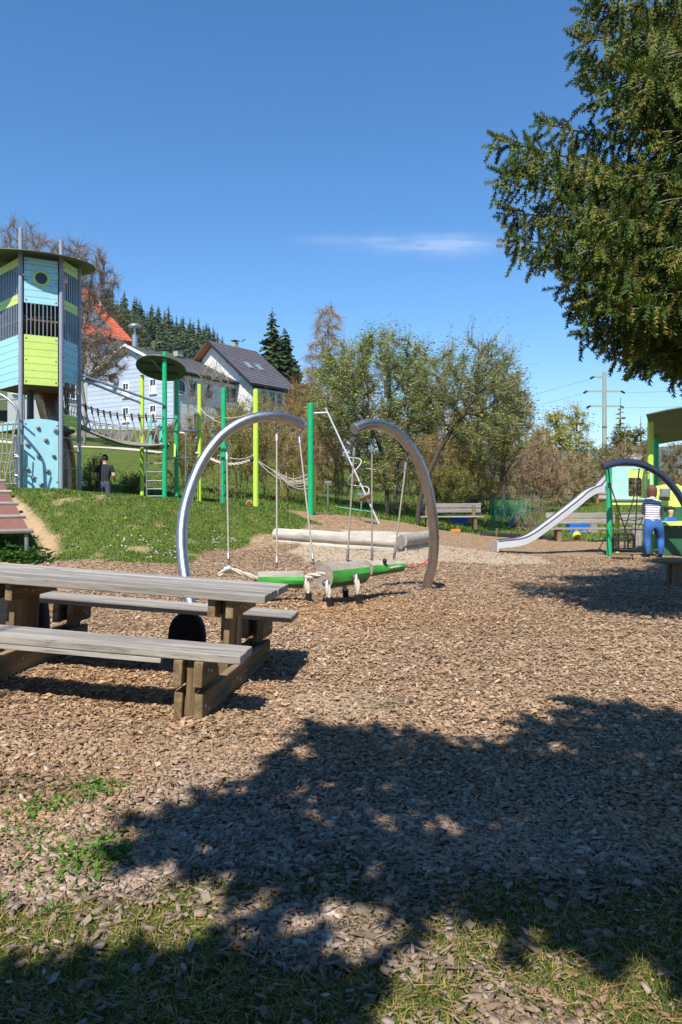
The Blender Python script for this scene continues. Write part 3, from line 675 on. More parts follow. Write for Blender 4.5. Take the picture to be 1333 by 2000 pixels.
for (tx, ty, tD), (bx, by, bD) in (((443, 862, 10.75), (447, 1104, 10.0)), ((541, 828, 11.15), (541, 1111, 10.1)), ((583, 836, 11.3), (613, 1104, 9.95)), ((694, 848, 10.25), (679, 1096, 10.2)), ((727, 842, 10.4), (727, 1095, 10.5)), ((797, 878, 10.75), (770, 1092, 10.7))):
    a, b = P(tx, ty, tD), P(bx, by, bD); d = (b-a).normalized()
    ro = MB().tube([a+d*.22, b-d*.12], .0125, 8).build('hanging_rope', M['rope'], croc, True)
    MB().tube([a+d*.19, a+d*.30], .021, 10).build('ferrule', M['galv'], ro, True, root=croc); MB().tube([b-d*.17, b-d*.09], .021, 10).build('ferrule', M['galv'], ro, True, root=croc)
    ch = MB()
    for q in range(3):
        c = a+d*(.04+.06*q); U = (d.orthogonal() if q % 2 else d.cross(d.orthogonal())).normalized()
        ch.tube([c+(d*math.cos(t)*.038+U*math.sin(t)*.02) for t in [6.283*i/10 for i in range(10)]], .009, 6, False, closed=True)
    ch.build('shackle', M['dark_grey'], ro, True, root=croc)
    ch = MB(); c = b-d*.05; ch.tube([c+(d*math.cos(t)*.04+d.orthogonal().normalized()*math.sin(t)*.018) for t in [6.283*i/10 for i in range(10)]], .008, 6, False, closed=True); ch.build('shackle', M['dark_grey'], ro, True, root=croc)

# ================================================================== SANDPIT OF LOGS
lc, ll, lr = P(779, 1060, 15.7), P(545, 1044, 18.0), P(842, 1050, 17.7)
pit = empty('log_sandpit', (lc.x, lc.y, Hs(lc.x, lc.y)), 'sandpit edged with stacked pale debarked logs behind the right arch', 'sandpit', None, (0, 0, math.atan2(lc.y-ll.y, lc.x-ll.x)))
def log(a, b, r, name, seed):
    a, b = Vector(a), Vector(b); N = 16; pts, rs = [], []
    for i in range(N+1):
        t = i/N; w = mnoise.noise(Vector((seed*3.1+t*4, seed, 0)))
        pts.append(a.lerp(b, t)+Vector((0, 0, w*.025))); rs.append(r*(1+.09*mnoise.noise(Vector((t*6, seed*7, 2)))))
    return MB().tube(pts, rs, 16).build(name, M['log'], pit, True)
z0 = Hs(lc.x, lc.y)
A0, B0, C0 = Vector((lc.x, lc.y, lc.z-.22)), Vector((ll.x, ll.y, ll.z-.24)), Vector((lr.x, lr.y, lr.z-.24))
E0 = B0+(C0-A0)*1.25; E0.z = (B0.z+C0.z)/2-.06
u = (A0-B0).normalized(); w = (C0-A0).normalized(); up = Vector((0, 0, 1))
log(B0+up*.01-u*.1, A0+up*.02+u*.02, .135, 'log', 1); log(B0+up*.24-u*.08, A0+up*.24+u*.06, .15, 'log', 2)
log(A0+up*.03+w*.16, C0+up*.03+w*.2, .13, 'log', 3); log(A0+up*.25+w*.13, C0+up*.26+w*.25, .15, 'log', 4)
log(B0+up*.22+w*.1, E0+up*.22+w*.1, .12, 'log', 5); log(E0+up*.22, C0+up*.24, .12, 'log', 6)
MB().prism([A0+up*.2+w*.05-u*.06, C0+up*.2-u*.05, E0+up*.2, B0+up*.2+w*.1+u*.05], (0, 0, -.12)).build('sand_fill', dirty('pit_sand', S(196, 184, 160), .95, 0, .12, 12, .4), pit)

# ================================================================== CLIMBING TOWER
P1, P2, P3 = Vector((-8.63, 20.0, 0)), Vector((-7.73, 20.5, 0)), Vector((-7.6, 21.55, 0))
P0, P4, P5 = Vector((-9.95, 21.3, 0)), Vector((-8.35, 22.6, 0)), Vector((-9.5, 22.6, 0))
tower = empty('climbing_tower', (-8.75, 21.3, 1.55), 'tall cyan and lime play tower with grey posts and a round roof', 'play tower')
def vert_post(p, z0, z1, r, mat, parent, name='post', cap=None):
    o = MB().tube([(p.x, p.y, z0), (p.x, p.y, z1)], r, 16).build(name, M[mat], parent, True)
    return o
for p, zt, m in ((P1, 8.66, 'grey_paint'), (P2, 8.5, 'grey_paint'), (P3, 8.32, 'grey_paint'), (P0, 8.5, 'grey_paint'), (P4, 7.9, 'dark_grey'), (P5, 7.9, 'dark_grey')):
    po = vert_post(p, 1.2, zt, .058, m, tower)
    MB().lathe([(.059, 0), (.059, .02), (.03, .04)], (p.x, p.y, zt), 12).build('post_cap', M[m], po, True, root=tower)
def boards(root, A, B, z0, z1, mat, n, off=.0, inset=.085, th=.022, bolts=True, name='board', hole=None):
    d = (B-A); L = d.length; d.normalize(); nrm = Vector((d.y, -d.x, 0)); h = (z1-z0)/n; out = []
    a, b = A+d*inset+nrm*off, B-d*inset+nrm*off
    for i in range(n):
        za, zb = z0+i*h+.004, z0+(i+1)*h-.004
        c = (a+b)/2; c = Vector((c.x, c.y, (za+zb)/2))
        if hole and not (zb < hole[1]-hole[2] or za > hole[1]+hole[2]):
            # cut a round opening: keep the pieces left and right of it, in slices
            hs, hz, hr = hole; mid = (a+b)/2; mbp = MB(); W = (b-a).length; K = 10
            for side in (-1, 1):
                prof = []
                for k in range(K+1):
                    z = za+(zb-za)*k/K; e = math.sqrt(max(0, hr*hr-(z-hz)**2)); prof.append((z, e))
                for (zk, e1), (zk2, e2) in zip(prof[:-1], prof[1:]):
                    poly = [mid+d*(side*W/2)+Vector((0, 0, zk)), mid+d*(side*e1)+Vector((0, 0, zk)), mid+d*(side*e2)+Vector((0, 0, zk2)), mid+d*(side*W/2)+Vector((0, 0, zk2))]
                    mbp.prism([q-nrm*th/2 for q in poly], nrm*th)
            o = mbp.build(name, M[mat], root)
        else:
            o = MB().box(c, ((b-a).length, th, zb-za), (d, nrm, Vector((0, 0, 1)))).build(name, M[mat], root, bevel=.004)
        out.append(o)
        if bolts and (i in (0, n-1) or i == n//2):
            for e in (a+d*.05, b-d*.05):
                MB().lathe([(.02, 0), (.02, .008), (.01, .014)], (e.x+nrm.x*th*.5, e.y+nrm.y*th*.5, (za+zb)/2), 8, nrm).build('bolt', M['dark_grey'], o, True, root=root)
    return out
def bars(root, A, B, z0, z1, n, r=.014, mat='galv'):
    d = (B-A); L = d.length; d.normalize()
    for i in range(n):
        q = A+d*(.1+(L-.2)*(i+.5)/n); MB().tube([(q.x, q.y, z0-.03), (q.x, q.y, z1+.03)], r, 8).build('bar', M[mat], root, True)
# front face
boards(tower, P1, P2, 6.69, 7.93, 'cyan', 7, hole=(.5, 7.40, .17)); bars(tower, P1, P2, 5.84, 6.69, 8); boards(tower, P1, P2, 4.48, 5.84, 'lime', 7)
d12 = (P2-P1).normalized(); n12 = Vector((d12.y, -d12.x, 0)); wc = (P1+P2)/2+Vector((0, 0, 7.40))
ringp = [wc+n12*.02+(d12*math.cos(t)+Vector((0, 0, 1))*math.sin(t))*.185 for t in [6.283*i/28 for i in range(28)]]
rg = MB().tube(ringp, .032, 8, False, closed=True).build('porthole_ring', M['lime'], tower, True)
MB().lathe([(.165, -.006), (.165, .006)], wc-n12*.005, 24, n12).build('porthole_pane', M['glass'], rg, False, root=tower)
# left face
boards(tower, P0, P1, 7.70, 7.92, 'lime', 1); bars(tower, P0, P1, 6.94, 7.70, 15); boards(tower, P0, P1, 6.68, 6.94, 'lime', 2); bars(tower, P0, P1, 5.84, 6.68, 15); boards(tower, P0, P1, 4.48, 5.84, 'cyan', 7)
# right face
boards(tower, P2, P3, 7.72, 8.02, 'lime', 2); bars(tower, P2, P3, 6.93, 7.72, 8); boards(tower, P2, P3, 6.66, 6.93, 'lime', 2); bars(tower, P2, P3, 5.82, 6.66, 9); boards(tower, P2, P3, 4.64, 5.82, 'cyan', 6)
boards(tower, P2, P3, 3.42, 3.75, 'lime', 2)
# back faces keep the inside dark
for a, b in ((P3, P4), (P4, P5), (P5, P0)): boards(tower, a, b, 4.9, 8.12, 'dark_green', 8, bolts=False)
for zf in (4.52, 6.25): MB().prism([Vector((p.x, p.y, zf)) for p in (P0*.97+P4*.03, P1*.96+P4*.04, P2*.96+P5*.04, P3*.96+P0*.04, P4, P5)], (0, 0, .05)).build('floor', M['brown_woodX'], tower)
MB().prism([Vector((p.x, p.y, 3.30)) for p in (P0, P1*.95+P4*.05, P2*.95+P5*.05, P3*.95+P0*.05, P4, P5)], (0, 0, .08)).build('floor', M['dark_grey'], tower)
# roof: a round, slightly dished sheet
rc = Vector((-8.85, 21.25, 8.13)); rv, rf = [], []
for ring, rr_ in enumerate((.0, .6, 1.2, 1.55, 1.74)):
    for k in range(40):
        a = 6.283*k/40; x, y = rr_*math.cos(a), rr_*math.sin(a); rv.append(rc+Vector((x, y, .10*(1-(rr_/1.82)**2)+.09*y-.03*x)))
for r_ in range(4):
    for k in range(40): rf.append((r_*40+k, r_*40+(k+1) % 40, (r_+1)*40+(k+1) % 40, (r_+1)*40+k))
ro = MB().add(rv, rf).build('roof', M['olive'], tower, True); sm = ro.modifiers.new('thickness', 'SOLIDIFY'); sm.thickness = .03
# climbing wall with holds
def cw(t, z): q = P1.lerp(P2, t); return Vector((q.x, q.y, z))
top = [cw(.07+.86*i/10, 3.52+.05*math.sin(math.pi*(i/10))) for i in range(11)]
wall = MB().prism([cw(.07, 1.35)]+top+[cw(.93, 1.35)], -n12*.03).build('climbing_wall', M['cyan'], tower)
for t, z in ((.43, 3.32), (.86, 3.27), (.62, 3.0), (.16, 2.86), (.44, 2.55), (.82, 2.56), (.17, 2.2), (.66, 2.15), (.5, 1.78), (.3, 1.95)):
    c = cw(t, z)+n12*.01; mb = MB(); vs = []
    bmx = bmesh.new(); bmesh.ops.create_icosphere(bmx, subdivisions=1, radius=.075)
    for v in bmx.verts: v.co *= random.uniform(.7, 1.1)
    mb.add([c+d12*v.co.x+n12*max(0, v.co.y*.6+.015)+Vector((0, 0, v.co.z*.8)) for v in bmx.verts], [tuple(v.index for v in f.verts) for f in bmx.faces]); bmx.free()
    mb.build('climbing_hold', M['hold'], wall, False, root=tower)
for t, z in ((.12, 3.42), (.9, 3.40), (.12, 1.7), (.9, 1.85)): MB().lathe([(.022, 0), (.012, .014)], cw(t, z)+n12*.001, 8, n12).build('bolt', M['dark_grey'], wall, True, root=tower)
# steel tube slide inside, ladder rungs and net on the right face
MB().tube(smooth_path([(-8.95, 22.35, 5.0), (-8.75, 22.3, 4.2), (-8.45, 22.25, 3.2), (-8.3, 22.2, 2.2), (-8.28, 22.1, 1.2)], 6), .36, 24).build('tube_slide', M['tube_steel'], tower, True)
for z in (3.1, 2.75, 2.25): MB().tube([(P2.x, P2.y, z), (P3.x, P3.y, z-.02)], .022, 8).build('rung', M['galv'], tower, True)
for i in range(6):
    q = P2.lerp(P3, .15+.7*i/5); pts = [(q.x+.02*math.sin(k*2+i), q.y, 3.75+.9*k/8) for k in range(9)]; MB().tube(pts, .012, 5).build('net_rope', M['rope'], tower, True)
for k in range(5):
    z = 3.85+.18*k; MB().tube([(P2.x, P2.y, z), (P3.x, P3.y, z)], .011, 5).build('net_rope', M['rope'], tower, True)
MB().tube([(-8.95, 21.4, 3.35), (-8.95, 21.4, 4.5)], .09, 10).build('inner_post', M['dark_grey'], tower, True)
boards(tower, P0+Vector((0, 0, 0)), P1, 3.28, 3.52, 'cyan', 1, bolts=False)

# ================================================================== ROPE CLIMBER left of the tower
rcl = empty('rope_climber', G(10, 19.4), 'grey tubular climbing frame with a rope net at the left edge beside the tower', 'climbing frame')
def PP(lst, D): return [P(x, y, D) for x, y in lst]
MB().tube(smooth_path(PP([(-30, 760), (0, 770), (20, 783), (34, 800), (37, 830), (38, 900), (38, 950)], 19.3), 5), .035, 10).build('hoop', M['galv'], rcl, True)
MB().tube(PP([(31, 850), (30, 952)], 19.7), .05, 10).build('post', M['galv'], rcl, True)
MB().tube(PP([(-12, 850), (-12, 955)], 19.9), .05, 10).build('post', M['galv'], rcl, True)
for y in (780, 828, 885, 945): MB().tube([P(-20, y+2, 19.7), P(34, y, 19.5)], .024, 8).build('rail', M['galv'], rcl, True)
MB().tube(PP([(35, 800), (24, 870), (9, 945)], 19.1), .018, 6).build('net_rope', M['rope'], rcl, True)
for i, x in enumerate((-8, 2, 12, 22)): MB().tube(smooth_path(PP([(x+4, 826), (x+1+2*(i % 2), 856), (x+3, 886), (x-2, 915), (x, 944)], 19.4), 3), .015, 6).build('net_rope', M['rope'], rcl, True)
for i, y in enumerate((855, 900, 920)): MB().tube(smooth_path(PP([(-20, y+4), (5, y+2), (18, y+4), (31, y-2)], 19.4), 3), .015, 6).build('net_rope', M['rope'], rcl, True)
for (x, y) in ((33, 852), (34, 892)): MB().tube(smooth_path(PP([(x-5, y), (x+3, y+2), (x+4, y+34), (x-4, y+36)], 19.2), 4), .014, 6).build('handle', M['galv'], rcl, True)

# ================================================================== TIMBER RAMP at the left edge
ra, rb = P(64, 1040, 15.5), P(10, 942, 18.7)
rdir = (rb-ra).normalized(); rside = Vector((-rdir.y, rdir.x, 0)).normalized()
ramp_o = empty('climbing_ramp', (ra.x, ra.y, Hs(ra.x, ra.y)), 'sloping brown ramp with grey wooden treads at the left edge of the bank', 'ramp', None, (0, 0, math.atan2(rside.y, rside.x)))
rn = rdir.cross(rside).normalized(); rn = rn if rn.z > 0 else -rn
Lr = (rb-ra).length
for i in range(5):
    c = ra+rdir*(Lr*i/4+.05)+rside*.85; MB().box(c+rn*.02, (1.75, .14, .06), (rside, rdir, rn)).build('tread', M['grey_woodX'], ramp_o, bevel=.008)
for i in range(4):
    c = ra+rdir*(Lr*(i+.5)/4+.05)+rside*.87; MB().box(c-rn*.015, (1.66, Lr/4-.15, .03), (rside, rdir, rn)).build('mat_panel', M['ramp_brown'], ramp_o)
for s in (.12, 1.5): MB().beam(ra+rside*s-rn*.09, rb+rside*s-rn*.09, .06, .12).build('stringer', M['brown_woodX'], ramp_o)
for s in (.12, 1.5):
    q = ra+rside*s; MB().tube([(q.x, q.y, Hs(q.x, q.y)-.05), (q.x, q.y, q.z-.1)], .04, 10).build('leg', M['galv'], ramp_o, True)
hb = ra+rside*.62+rdir*.1
MB().tube(smooth_path([hb, hb+rdir*.35+rn*.22+rside*.12, hb+rdir*.75+rn*.36+rside*.3, hb+rdir*1.2+rn*.38+rside*.6], 5), .02, 8).build('hand_loop', M['slide'], ramp_o, True)

# ================================================================== ROUND-ROOFED PLATFORM
pA, pB, pC = G(278, 23.2), G(322, 22.6), G(345, 23.7)
plat = empty('round_roof_platform', (pB.x, pB.y, pB.z), 'small green and lime climbing platform under a tilted round roof', 'climbing platform')
def post_px(px, ytop, D, r, mat, root, name='post'):
    g = G(px, D); t = P(px, ytop, D); o = MB().tube([(g.x, g.y, g.z-.1), (g.x, g.y, t.z-.02)], r, 18).build(name, M[mat], root, True)
    MB().lathe([(r*1.01, 0), (r*.99, .02), (r*.6, .034)], (g.x, g.y, t.z-.02), 16).build('post_cap', M[mat], o, True, root=root); return g
post_px(278, 733, 23.2, .063, 'lime_post', plat); post_px(322, 688, 22.6, .072, 'green_post', plat); post_px(345, 732, 23.7, .068, 'green_post', plat)
c = P(315, 720, 23.1); nrm = Vector((.05, .36, .93)).normalized(); X = Vector((1, 0, -.06)).normalized(); Y = nrm.cross(X).normalized(); X = Y.cross(nrm)
disc = [c+(X*math.cos(a)+Y*math.sin(a))*.77 for a in [6.283*k/40 for k in range(40)]]
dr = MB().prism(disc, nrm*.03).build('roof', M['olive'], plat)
MB().beam(c-X*.55+Y*.22-nrm*.04, c+X*.5+Y*.22-nrm*.04, .05, .05, nrm).build('roof_rail', M['dark_grey'], dr, root=plat); MB().beam(c-X*.6-Y*.3-nrm*.04, c+X*.5-Y*.3-nrm*.04, .05, .05, nrm).build('roof_rail', M['dark_grey'], dr, root=plat)
MB().beam(c+X*.1+Y*.3-nrm*.045, c-X*.15-Y*.6-nrm*.045, .05, .05, nrm).build('roof_rail', M['galv'], dr, root=plat)
dk = [P(280, 869, 23.2), P(322, 869, 22.6), P(346, 868, 23.7), P(300, 868, 24.3)]
MB().prism([Vector((p.x, p.y, dk[0].z)) for p in dk], (0, 0, -.06)).build('deck', M['brown_woodX'], plat)
for pts in ([(290, 868), (297, 868), (297, 811), (293, 811)], [(311, 868), (320, 868), (320, 812), (317, 812), (312, 840)]):
    MB().prism([P(x, y, 22.9) for x, y in pts], (.0, .03, 0)).build('side_panel', M['teal'], plat)
MB().prism([P(x, y, 23.0) for x, y in [(327, 892), (343, 892), (344, 870), (340, 866), (329, 866)]], (0, .03, 0)).build('olive_panel', M['lime'], plat)
for px, D in ((287, 22.75), (321, 22.6)):
    g = G(px, D); MB().tube([(g.x, g.y, g.z-.05), (g.x, g.y, dk[0].z)], .025, 8).build('ladder_rail', M['galv'], plat, True)
for y in (873, 886, 905, 922, 939, 955, 969): MB().tube([P(287, y, 22.75), P(321, y, 22.6)], .02, 8).build('rung', M['galv'], plat, True)
MB().tube([P(297, 818, 22.9), P(345, 817, 23.6)], .022, 8).build('rail', M['galv'], plat, True)

# ================================================================== ROPE BRIDGE
bridge = empty('rope_bridge', (-7.0, 22.3, 1.0), 'sagging rope net bridge between the tower and the round-roofed platform', 'rope bridge')
for (a, b) in ((P(152, 738, 21.8), P(278, 788, 23.2)), (P(152, 730, 21.3), P(322, 791, 22.5))): MB().tube([a, b], .035, 10).build('handrail', M['galv'], bridge, True)
def qpath(lst, D0, D1): n = len(lst); return smooth_path([P(x, y, D0+(D1-D0)*i/(n-1)) for i, (x, y) in enumerate(lst)], 5)
for dy, D0, D1 in ((0, 21.6, 22.5), (-3, 22.2, 23.4)):
    hi = qpath([(155, 790+dy), (185, 802+dy), (215, 809+dy), (250, 813+dy), (285, 814+dy), (320, 813+dy)], D0, D1)
    mid = qpath([(155, 812+dy), (185, 828+dy), (215, 832+dy), (250, 838+dy), (285, 842+dy), (320, 838+dy)], D0, D1)
    lo = qpath([(155, 832+dy), (185, 846+dy), (215, 857+dy), (245, 866+dy), (285, 870+dy), (320, 868+dy)], D0, D1)
    MB().tube(hi, .016, 6).build('hand_rope', M['rope'], bridge, True); MB().tube(mid, .014, 6).build('side_rope', M['rope'], bridge, True); MB().tube(lo, .035, 8).build('foot_rope', M['rope'], bridge, True)
    n = len(hi)
    for k in range(0, n-2, 2):
        MB().tube([hi[k], mid[k+1], lo[k]], .013, 5).build('net_rope', M['rope'], bridge, True); MB().tube([mid[k+1], lo[k+2]], .013, 5).build('net_rope', M['rope'], bridge, True)
        MB().tube([hi[k]+Vector((0, 0, .05)), hi[k].lerp(mid[k+1], .3)], .026, 6).build('rope_clip', M['black'], bridge, True)
fl = qpath([(155, 834), (185, 848), (215, 859), (245, 868), (285, 871), (318, 869)], 21.9, 22.95)
for k in range(0, len(fl)-1):
    p_ = fl[k]; MB().beam(p_+Vector((.1, -.34, 0)), p_+Vector((-.1, .34, 0)), .09, .03).build('slat', M['brown_woodX'], bridge)

# ================================================================== POST AND ROPE COURSE
crs = empty('rope_course', G(500, 21.6), 'row of lime and green posts strung with ropes behind the left arch', 'climbing course')
post_px(390, 751, 24.3, .067, 'lime_post', crs); post_px(437, 758, 22.6, .076, 'green_post', crs); post_px(500, 761, 21.7, .08, 'lime_post', crs)
post_px(607, 788, 21.9, .085, 'green_post', crs); post_px(614, 910, 22.4, .056, 'lime_post', crs)
for y in (843, 895): MB().tube([P(330, y, 23.0), P(390, y-1, 24.2)], .03, 8).build('rail', M['galv'], crs, True)
MB().tube([P(345, 843, 23.6), P(390, 840, 24.3)], .025, 8).build('rail', M['galv'], crs, True)
MB().tube(smooth_path(PP([(352, 845), (361, 847), (363, 860), (363, 940)], 23.4), 4), .022, 8).build('hand_rail', M['galv'], crs, True)
MB().tube(smooth_path(PP([(388, 856), (382, 857), (381, 882), (388, 884)], 24.2), 4), .016, 8).build('handle', M['galv'], crs, True)
for a, b, d in ((P(392, 797, 24.2), P(437, 810, 22.6), .2), (P(392, 800, 24.3), P(500, 814, 21.7), .35), (P(437, 816, 22.6), P(500, 802, 21.7), .08), (P(441, 890, 22.6), P(497, 888, 21.7), .12), (P(505, 900, 21.7), P(604, 945, 21.9), .1), (P(505, 902, 21.7), P(604, 935, 21.9), .3)):
    MB().tube(sag(a, b, d), .013, 6).build('rope', M['rope_white'], crs, True)
tw = MB(); twist(tw, sag(P(412, 896, 23.4), P(494, 897, 21.7), .16, 6), .05, .2); tw.build('thick_rope', M['rope_white'], crs, True)
MB().tube([P(489, 898, 21.7), P(497, 896, 21.7)], .07, 10).build('rope_end', M['black'], crs, True)
for k in range(5): MB().tube(sag(P(528+6*k, 915+5*k, 21.75), P(604, 925+7*k, 21.9), .22-.02*k, 8), .011, 5).build('net_rope', M['rope_white'], crs, True)
for k in range(4): MB().tube([P(545+14*k, 918+3*k, 21.7), P(550+13*k, 952-2*k, 21.8)], .011, 5).build('net_rope', M['rope_white'], crs, True)
for y in (889, 872): MB().box(P(437, y, 22.45), (.36, .05, .035)).build('foothold', M['green_post'], crs)
for px in (431,):
    MB().tube([P(px, 880, 22.3), P(px, 985, 22.3)], .009, 5).build('rope', M['rope'], crs, True)
    for y in (905, 925, 950, 968): MB().tube([P(px, y, 22.3), P(437, y, 22.4)], .014, 6).build('peg', M['galv'], crs, True)
# red toy pail at the foot of the lime post
g = G(487, 22.2); pail = empty('toy_pail', g, 'small red toy pail at the foot of the lime post', 'pail')
MB().lathe([(.06, 0), (.085, .14), (.09, .15), (.078, .145), (.055, .02)], g, 12).build('pail_body', M['red'], pail, True); MB().tube([g+Vector((math.cos(t)*.085, 0, .15+math.sin(t)*.09)) for t in [math.pi*i/8 for i in range(9)]], .006, 5).build('pail_handle', M['white'], pail, True)

# ================================================================== SPIRAL SPINNER POLE
sp = empty('spinner_pole', G(740, 22.0), 'leaning white steel pole with a spiral and a brown disc seat', 'spinner')
a, b = P(641, 807, 22.0), P(741, 1024, 22.0)
MB().tube([P(610, 807, 21.95), P(637, 806, 22.0)]+smooth_path([a, a.lerp(b, .03), b], 3), .028, 10).build('pole', M['slide'], sp, True)
d = (b-a).normalized(); U = Vector((d.z, 0, -d.x)).normalized(); V_ = d.cross(U); hel = []
for i in range(46):
    t = i/45; r_ = .34*math.sin(math.pi*min(1, .06+t*.94))**.5; an = t*2*math.pi*1.45+.8; hel.append(a.lerp(b, .36+.38*t)+U*math.cos(an)*r_+V_*math.sin(an)*r_)
MB().tube(hel, .016, 7).build('spiral', M['slide'], sp, True)
MB().lathe([(.02, -.03), (.22, -.03), (.24, 0), (.22, .03), (.02, .03)], a.lerp(b, .755), 24, d+Vector((0, -.25, 0))).build('disc_seat', dirty('brown_disc', S(140, 104, 84), .6), sp, True)
MB().tube([P(715, 915, 22), P(733, 917, 22.1)], .012, 6).build('grip', M['slide'], sp, True)
# ================================================================== PLAYHOUSE WITH SLIDE (right)
ph = empty('slide_playhouse', G(1210, 18.6), 'lime and teal toddler playhouse with steel slide under an olive roof', 'playhouse')
# slide: a U-shaped trough swept along its run
run = smooth_path([P(973, 1064, 17.6), P(990, 1062, 17.65), P(1020, 1058, 17.75), P(1045, 1047, 17.85), P(1085, 1018, 18.0), P(1130, 983, 18.15), P(1150, 966, 18.2), P(1166, 957, 18.25), P(1180, 953, 18.3), P(1196, 951, 18.35)], 5)
vs, fs = [], []; Wd = .46
sec = [(0, .13), (0, 0), (Wd, 0), (Wd, .13), (Wd+.03, .13), (Wd+.03, -.03), (-.03, -.03), (-.03, .13)]
for i, p in enumerate(run):
    lift = 1.0 if i < 38 else 1.0+(i-38)*.28
    for y, z in sec: vs.append(p+Vector((0, y, z*(lift if z > 0 else 1)-.06)))
n = len(sec)
for i in range(len(run)-1):
    for k in range(n): fs.append((i*n+k, i*n+(k+1) % n, (i+1)*n+(k+1) % n, (i+1)*n+k))
fs.append(tuple(range(n))); fs.append(tuple(reversed([(len(run)-1)*n+k for k in range(n)])))
sl = MB().add(vs, fs).build('slide', M['slide'], ph, True, angle=30)
for y in (-.015, Wd+.015): MB().tube([p+Vector((0, y, .13*(1.0 if i < 38 else 1.0+(i-38)*.28)-.055)) for i, p in enumerate(run)], .02, 8).build('slide_rim', M['dark_grey'], sl, True, root=ph)
e = run[0]; MB().prism([e+Vector((-.02, y_, z_)) for y_, z_ in ((-.03, .1), (Wd+.03, .1), (Wd+.03, -.17), (-.03, -.17))], (.03, 0, 0)).build('slide_foot', M['slide'], sl, root=ph)
post_px(1190, 913, 17.9, .063, 'green_post', ph); post_px(1206, 913, 19.2, .06, 'lime_post', ph)
post_px(1271, 814, 18.6, .075, 'lime_post', ph); post_px(1282, 820, 20.4, .07, 'green_post', ph); post_px(1372, 814, 18.2, .075, 'lime_post', ph); post_px(1372, 820, 20.6, .07, 'green_post', ph)
# roof, gently arched
c00, c10, c01, c11 = P(1262, 809, 17.9), P(1440, 800, 17.2), P(1281, 866, 21.2), P(1440, 866, 20.8)
vs, fs = [], []
for i in range(9):
    for j in range(2):
        a, b = (c00, c10) if j == 0 else (c01, c11); t = i/8; vs.append(a.lerp(b, t)+Vector((0, 0, .14*math.sin(math.pi*t))))
for i in range(8): fs.append((2*i, 2*i+2, 2*i+3, 2*i+1))
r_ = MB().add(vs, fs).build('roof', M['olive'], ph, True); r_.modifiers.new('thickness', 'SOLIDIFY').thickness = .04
# pale panel with a window opening, lime panel behind
def frame_panel(outer, hole, D, th, mat, name):
    n = len(outer); mb = MB(); o1 = [P(x, y, D) for x, y in outer]; h1 = [P(x, y, D) for x, y in hole]; d = Vector((0, th, 0))
    vs = o1+h1+[p+d for p in o1]+[p+d for p in h1]; fs = []
    for i in range(n):
        j = (i+1) % n; fs += [(i, j, n+j, n+i), (2*n+i, 3*n+i, 3*n+j, 2*n+j), (i, 2*n+i, 2*n+j, j), (n+i, n+j, 3*n+j, 3*n+i)]
    return mb.add(vs, fs).build(name, M[mat], ph)
def rrect(x0, y0, x1, y1, r, n=4):
    out = []
    for cx, cy, a0 in ((x1-r, y1-r, 0), (x0+r, y1-r, 90), (x0+r, y0+r, 180), (x1-r, y0+r, 270)):
        for k in range(n+1): a = math.radians(a0+90*k/n); out.append((cx+r*math.cos(a), cy+r*math.sin(a)))
    return out
frame_panel(rrect(1196, 911, 1274, 976, 3), rrect(1228, 917, 1270, 973, 7), 18.3, .025, 'pale_teal', 'window_panel')
frame_panel(rrect(1225, 918, 1275, 978, 3), rrect(1226.5, 933, 1254, 970, 5), 19.4, .025, 'lime', 'window_panel')
dz = P(0, 975, 18.3).z
MB().prism([Vector((P(1195, 0, 18.2).x, 18.2, dz)), Vector((P(1280, 0, 18.2).x, 18.2, dz)), Vector((P(1283, 0, 20.2).x, 20.2, dz)), Vector((P(1206, 0, 19.6).x, 19.6, dz))], (0, 0, -.04)).build('deck', M['galv'], ph)
MB().beam(P(1196, 981, 18.25), P(1272, 981, 18.25), .03, .12).build('deck_beam', M['lime'], ph)
for y in (1003, 1034, 1066): MB().tube([P(1193, y, 18.0), P(1266, y, 18.5)], .018, 8).build('rung', M['galv'], ph, True)
MB().tube(smooth_path([P(1268, 924, 18.45), P(1262, 926, 18.4), P(1261, 940, 18.4), P(1262, 956, 18.4), P(1268, 958, 18.45)], 4), .016, 8).build('grab_handle', M['galv'], ph, True)
lp = [(1276, 990)]+[(1276+8*i, 953-9*math.sin(min(1.57, .25+i*.22))+(0 if i < 5 else (i-5)**2*1.4)) for i in range(9)]+[(1345, 990)]
MB().prism([P(x, y, 18.9) for x, y in lp], (0, .03, 0)).build('arched_panel', M['lime'], ph)
MB().prism([P(x, y, 18.85) for x, y in ((1277, 990.5), (1345, 990.5), (1345, 1018), (1277, 1018))], (0, .03, 0)).build('lower_panel', M['dark_green'], ph)  # dark green stands in for roof shade on the panel's lower part
MB().prism([P(x, y, 18.3) for x, y in ((1292, 1026), (1400, 1026), (1400, 1084), (1292, 1084))], (0, .03, 0)).build('counter_front', M['dark_green'], ph)
cz = P(0, 1019, 18.2).z; MB().prism([Vector((P(1286, 0, 18.1).x, 18.05, cz)), Vector((P(1400, 0, 18.1).x, 18.05, cz)), Vector((P(1400, 0, 18.8).x, 18.82, cz)), Vector((P(1286, 0, 18.8).x, 18.82, cz))], (0, 0, -.09)).build('counter', M['lime'], ph)
MB().box(P(1299, 962, 18.7), (.22, .14, .2)).build('periscope_box', M['galv'], ph, bevel=.01); MB().box(P(1299, 974, 18.7), (.2, .12, .1)).build('periscope_base', M['dark'], ph)

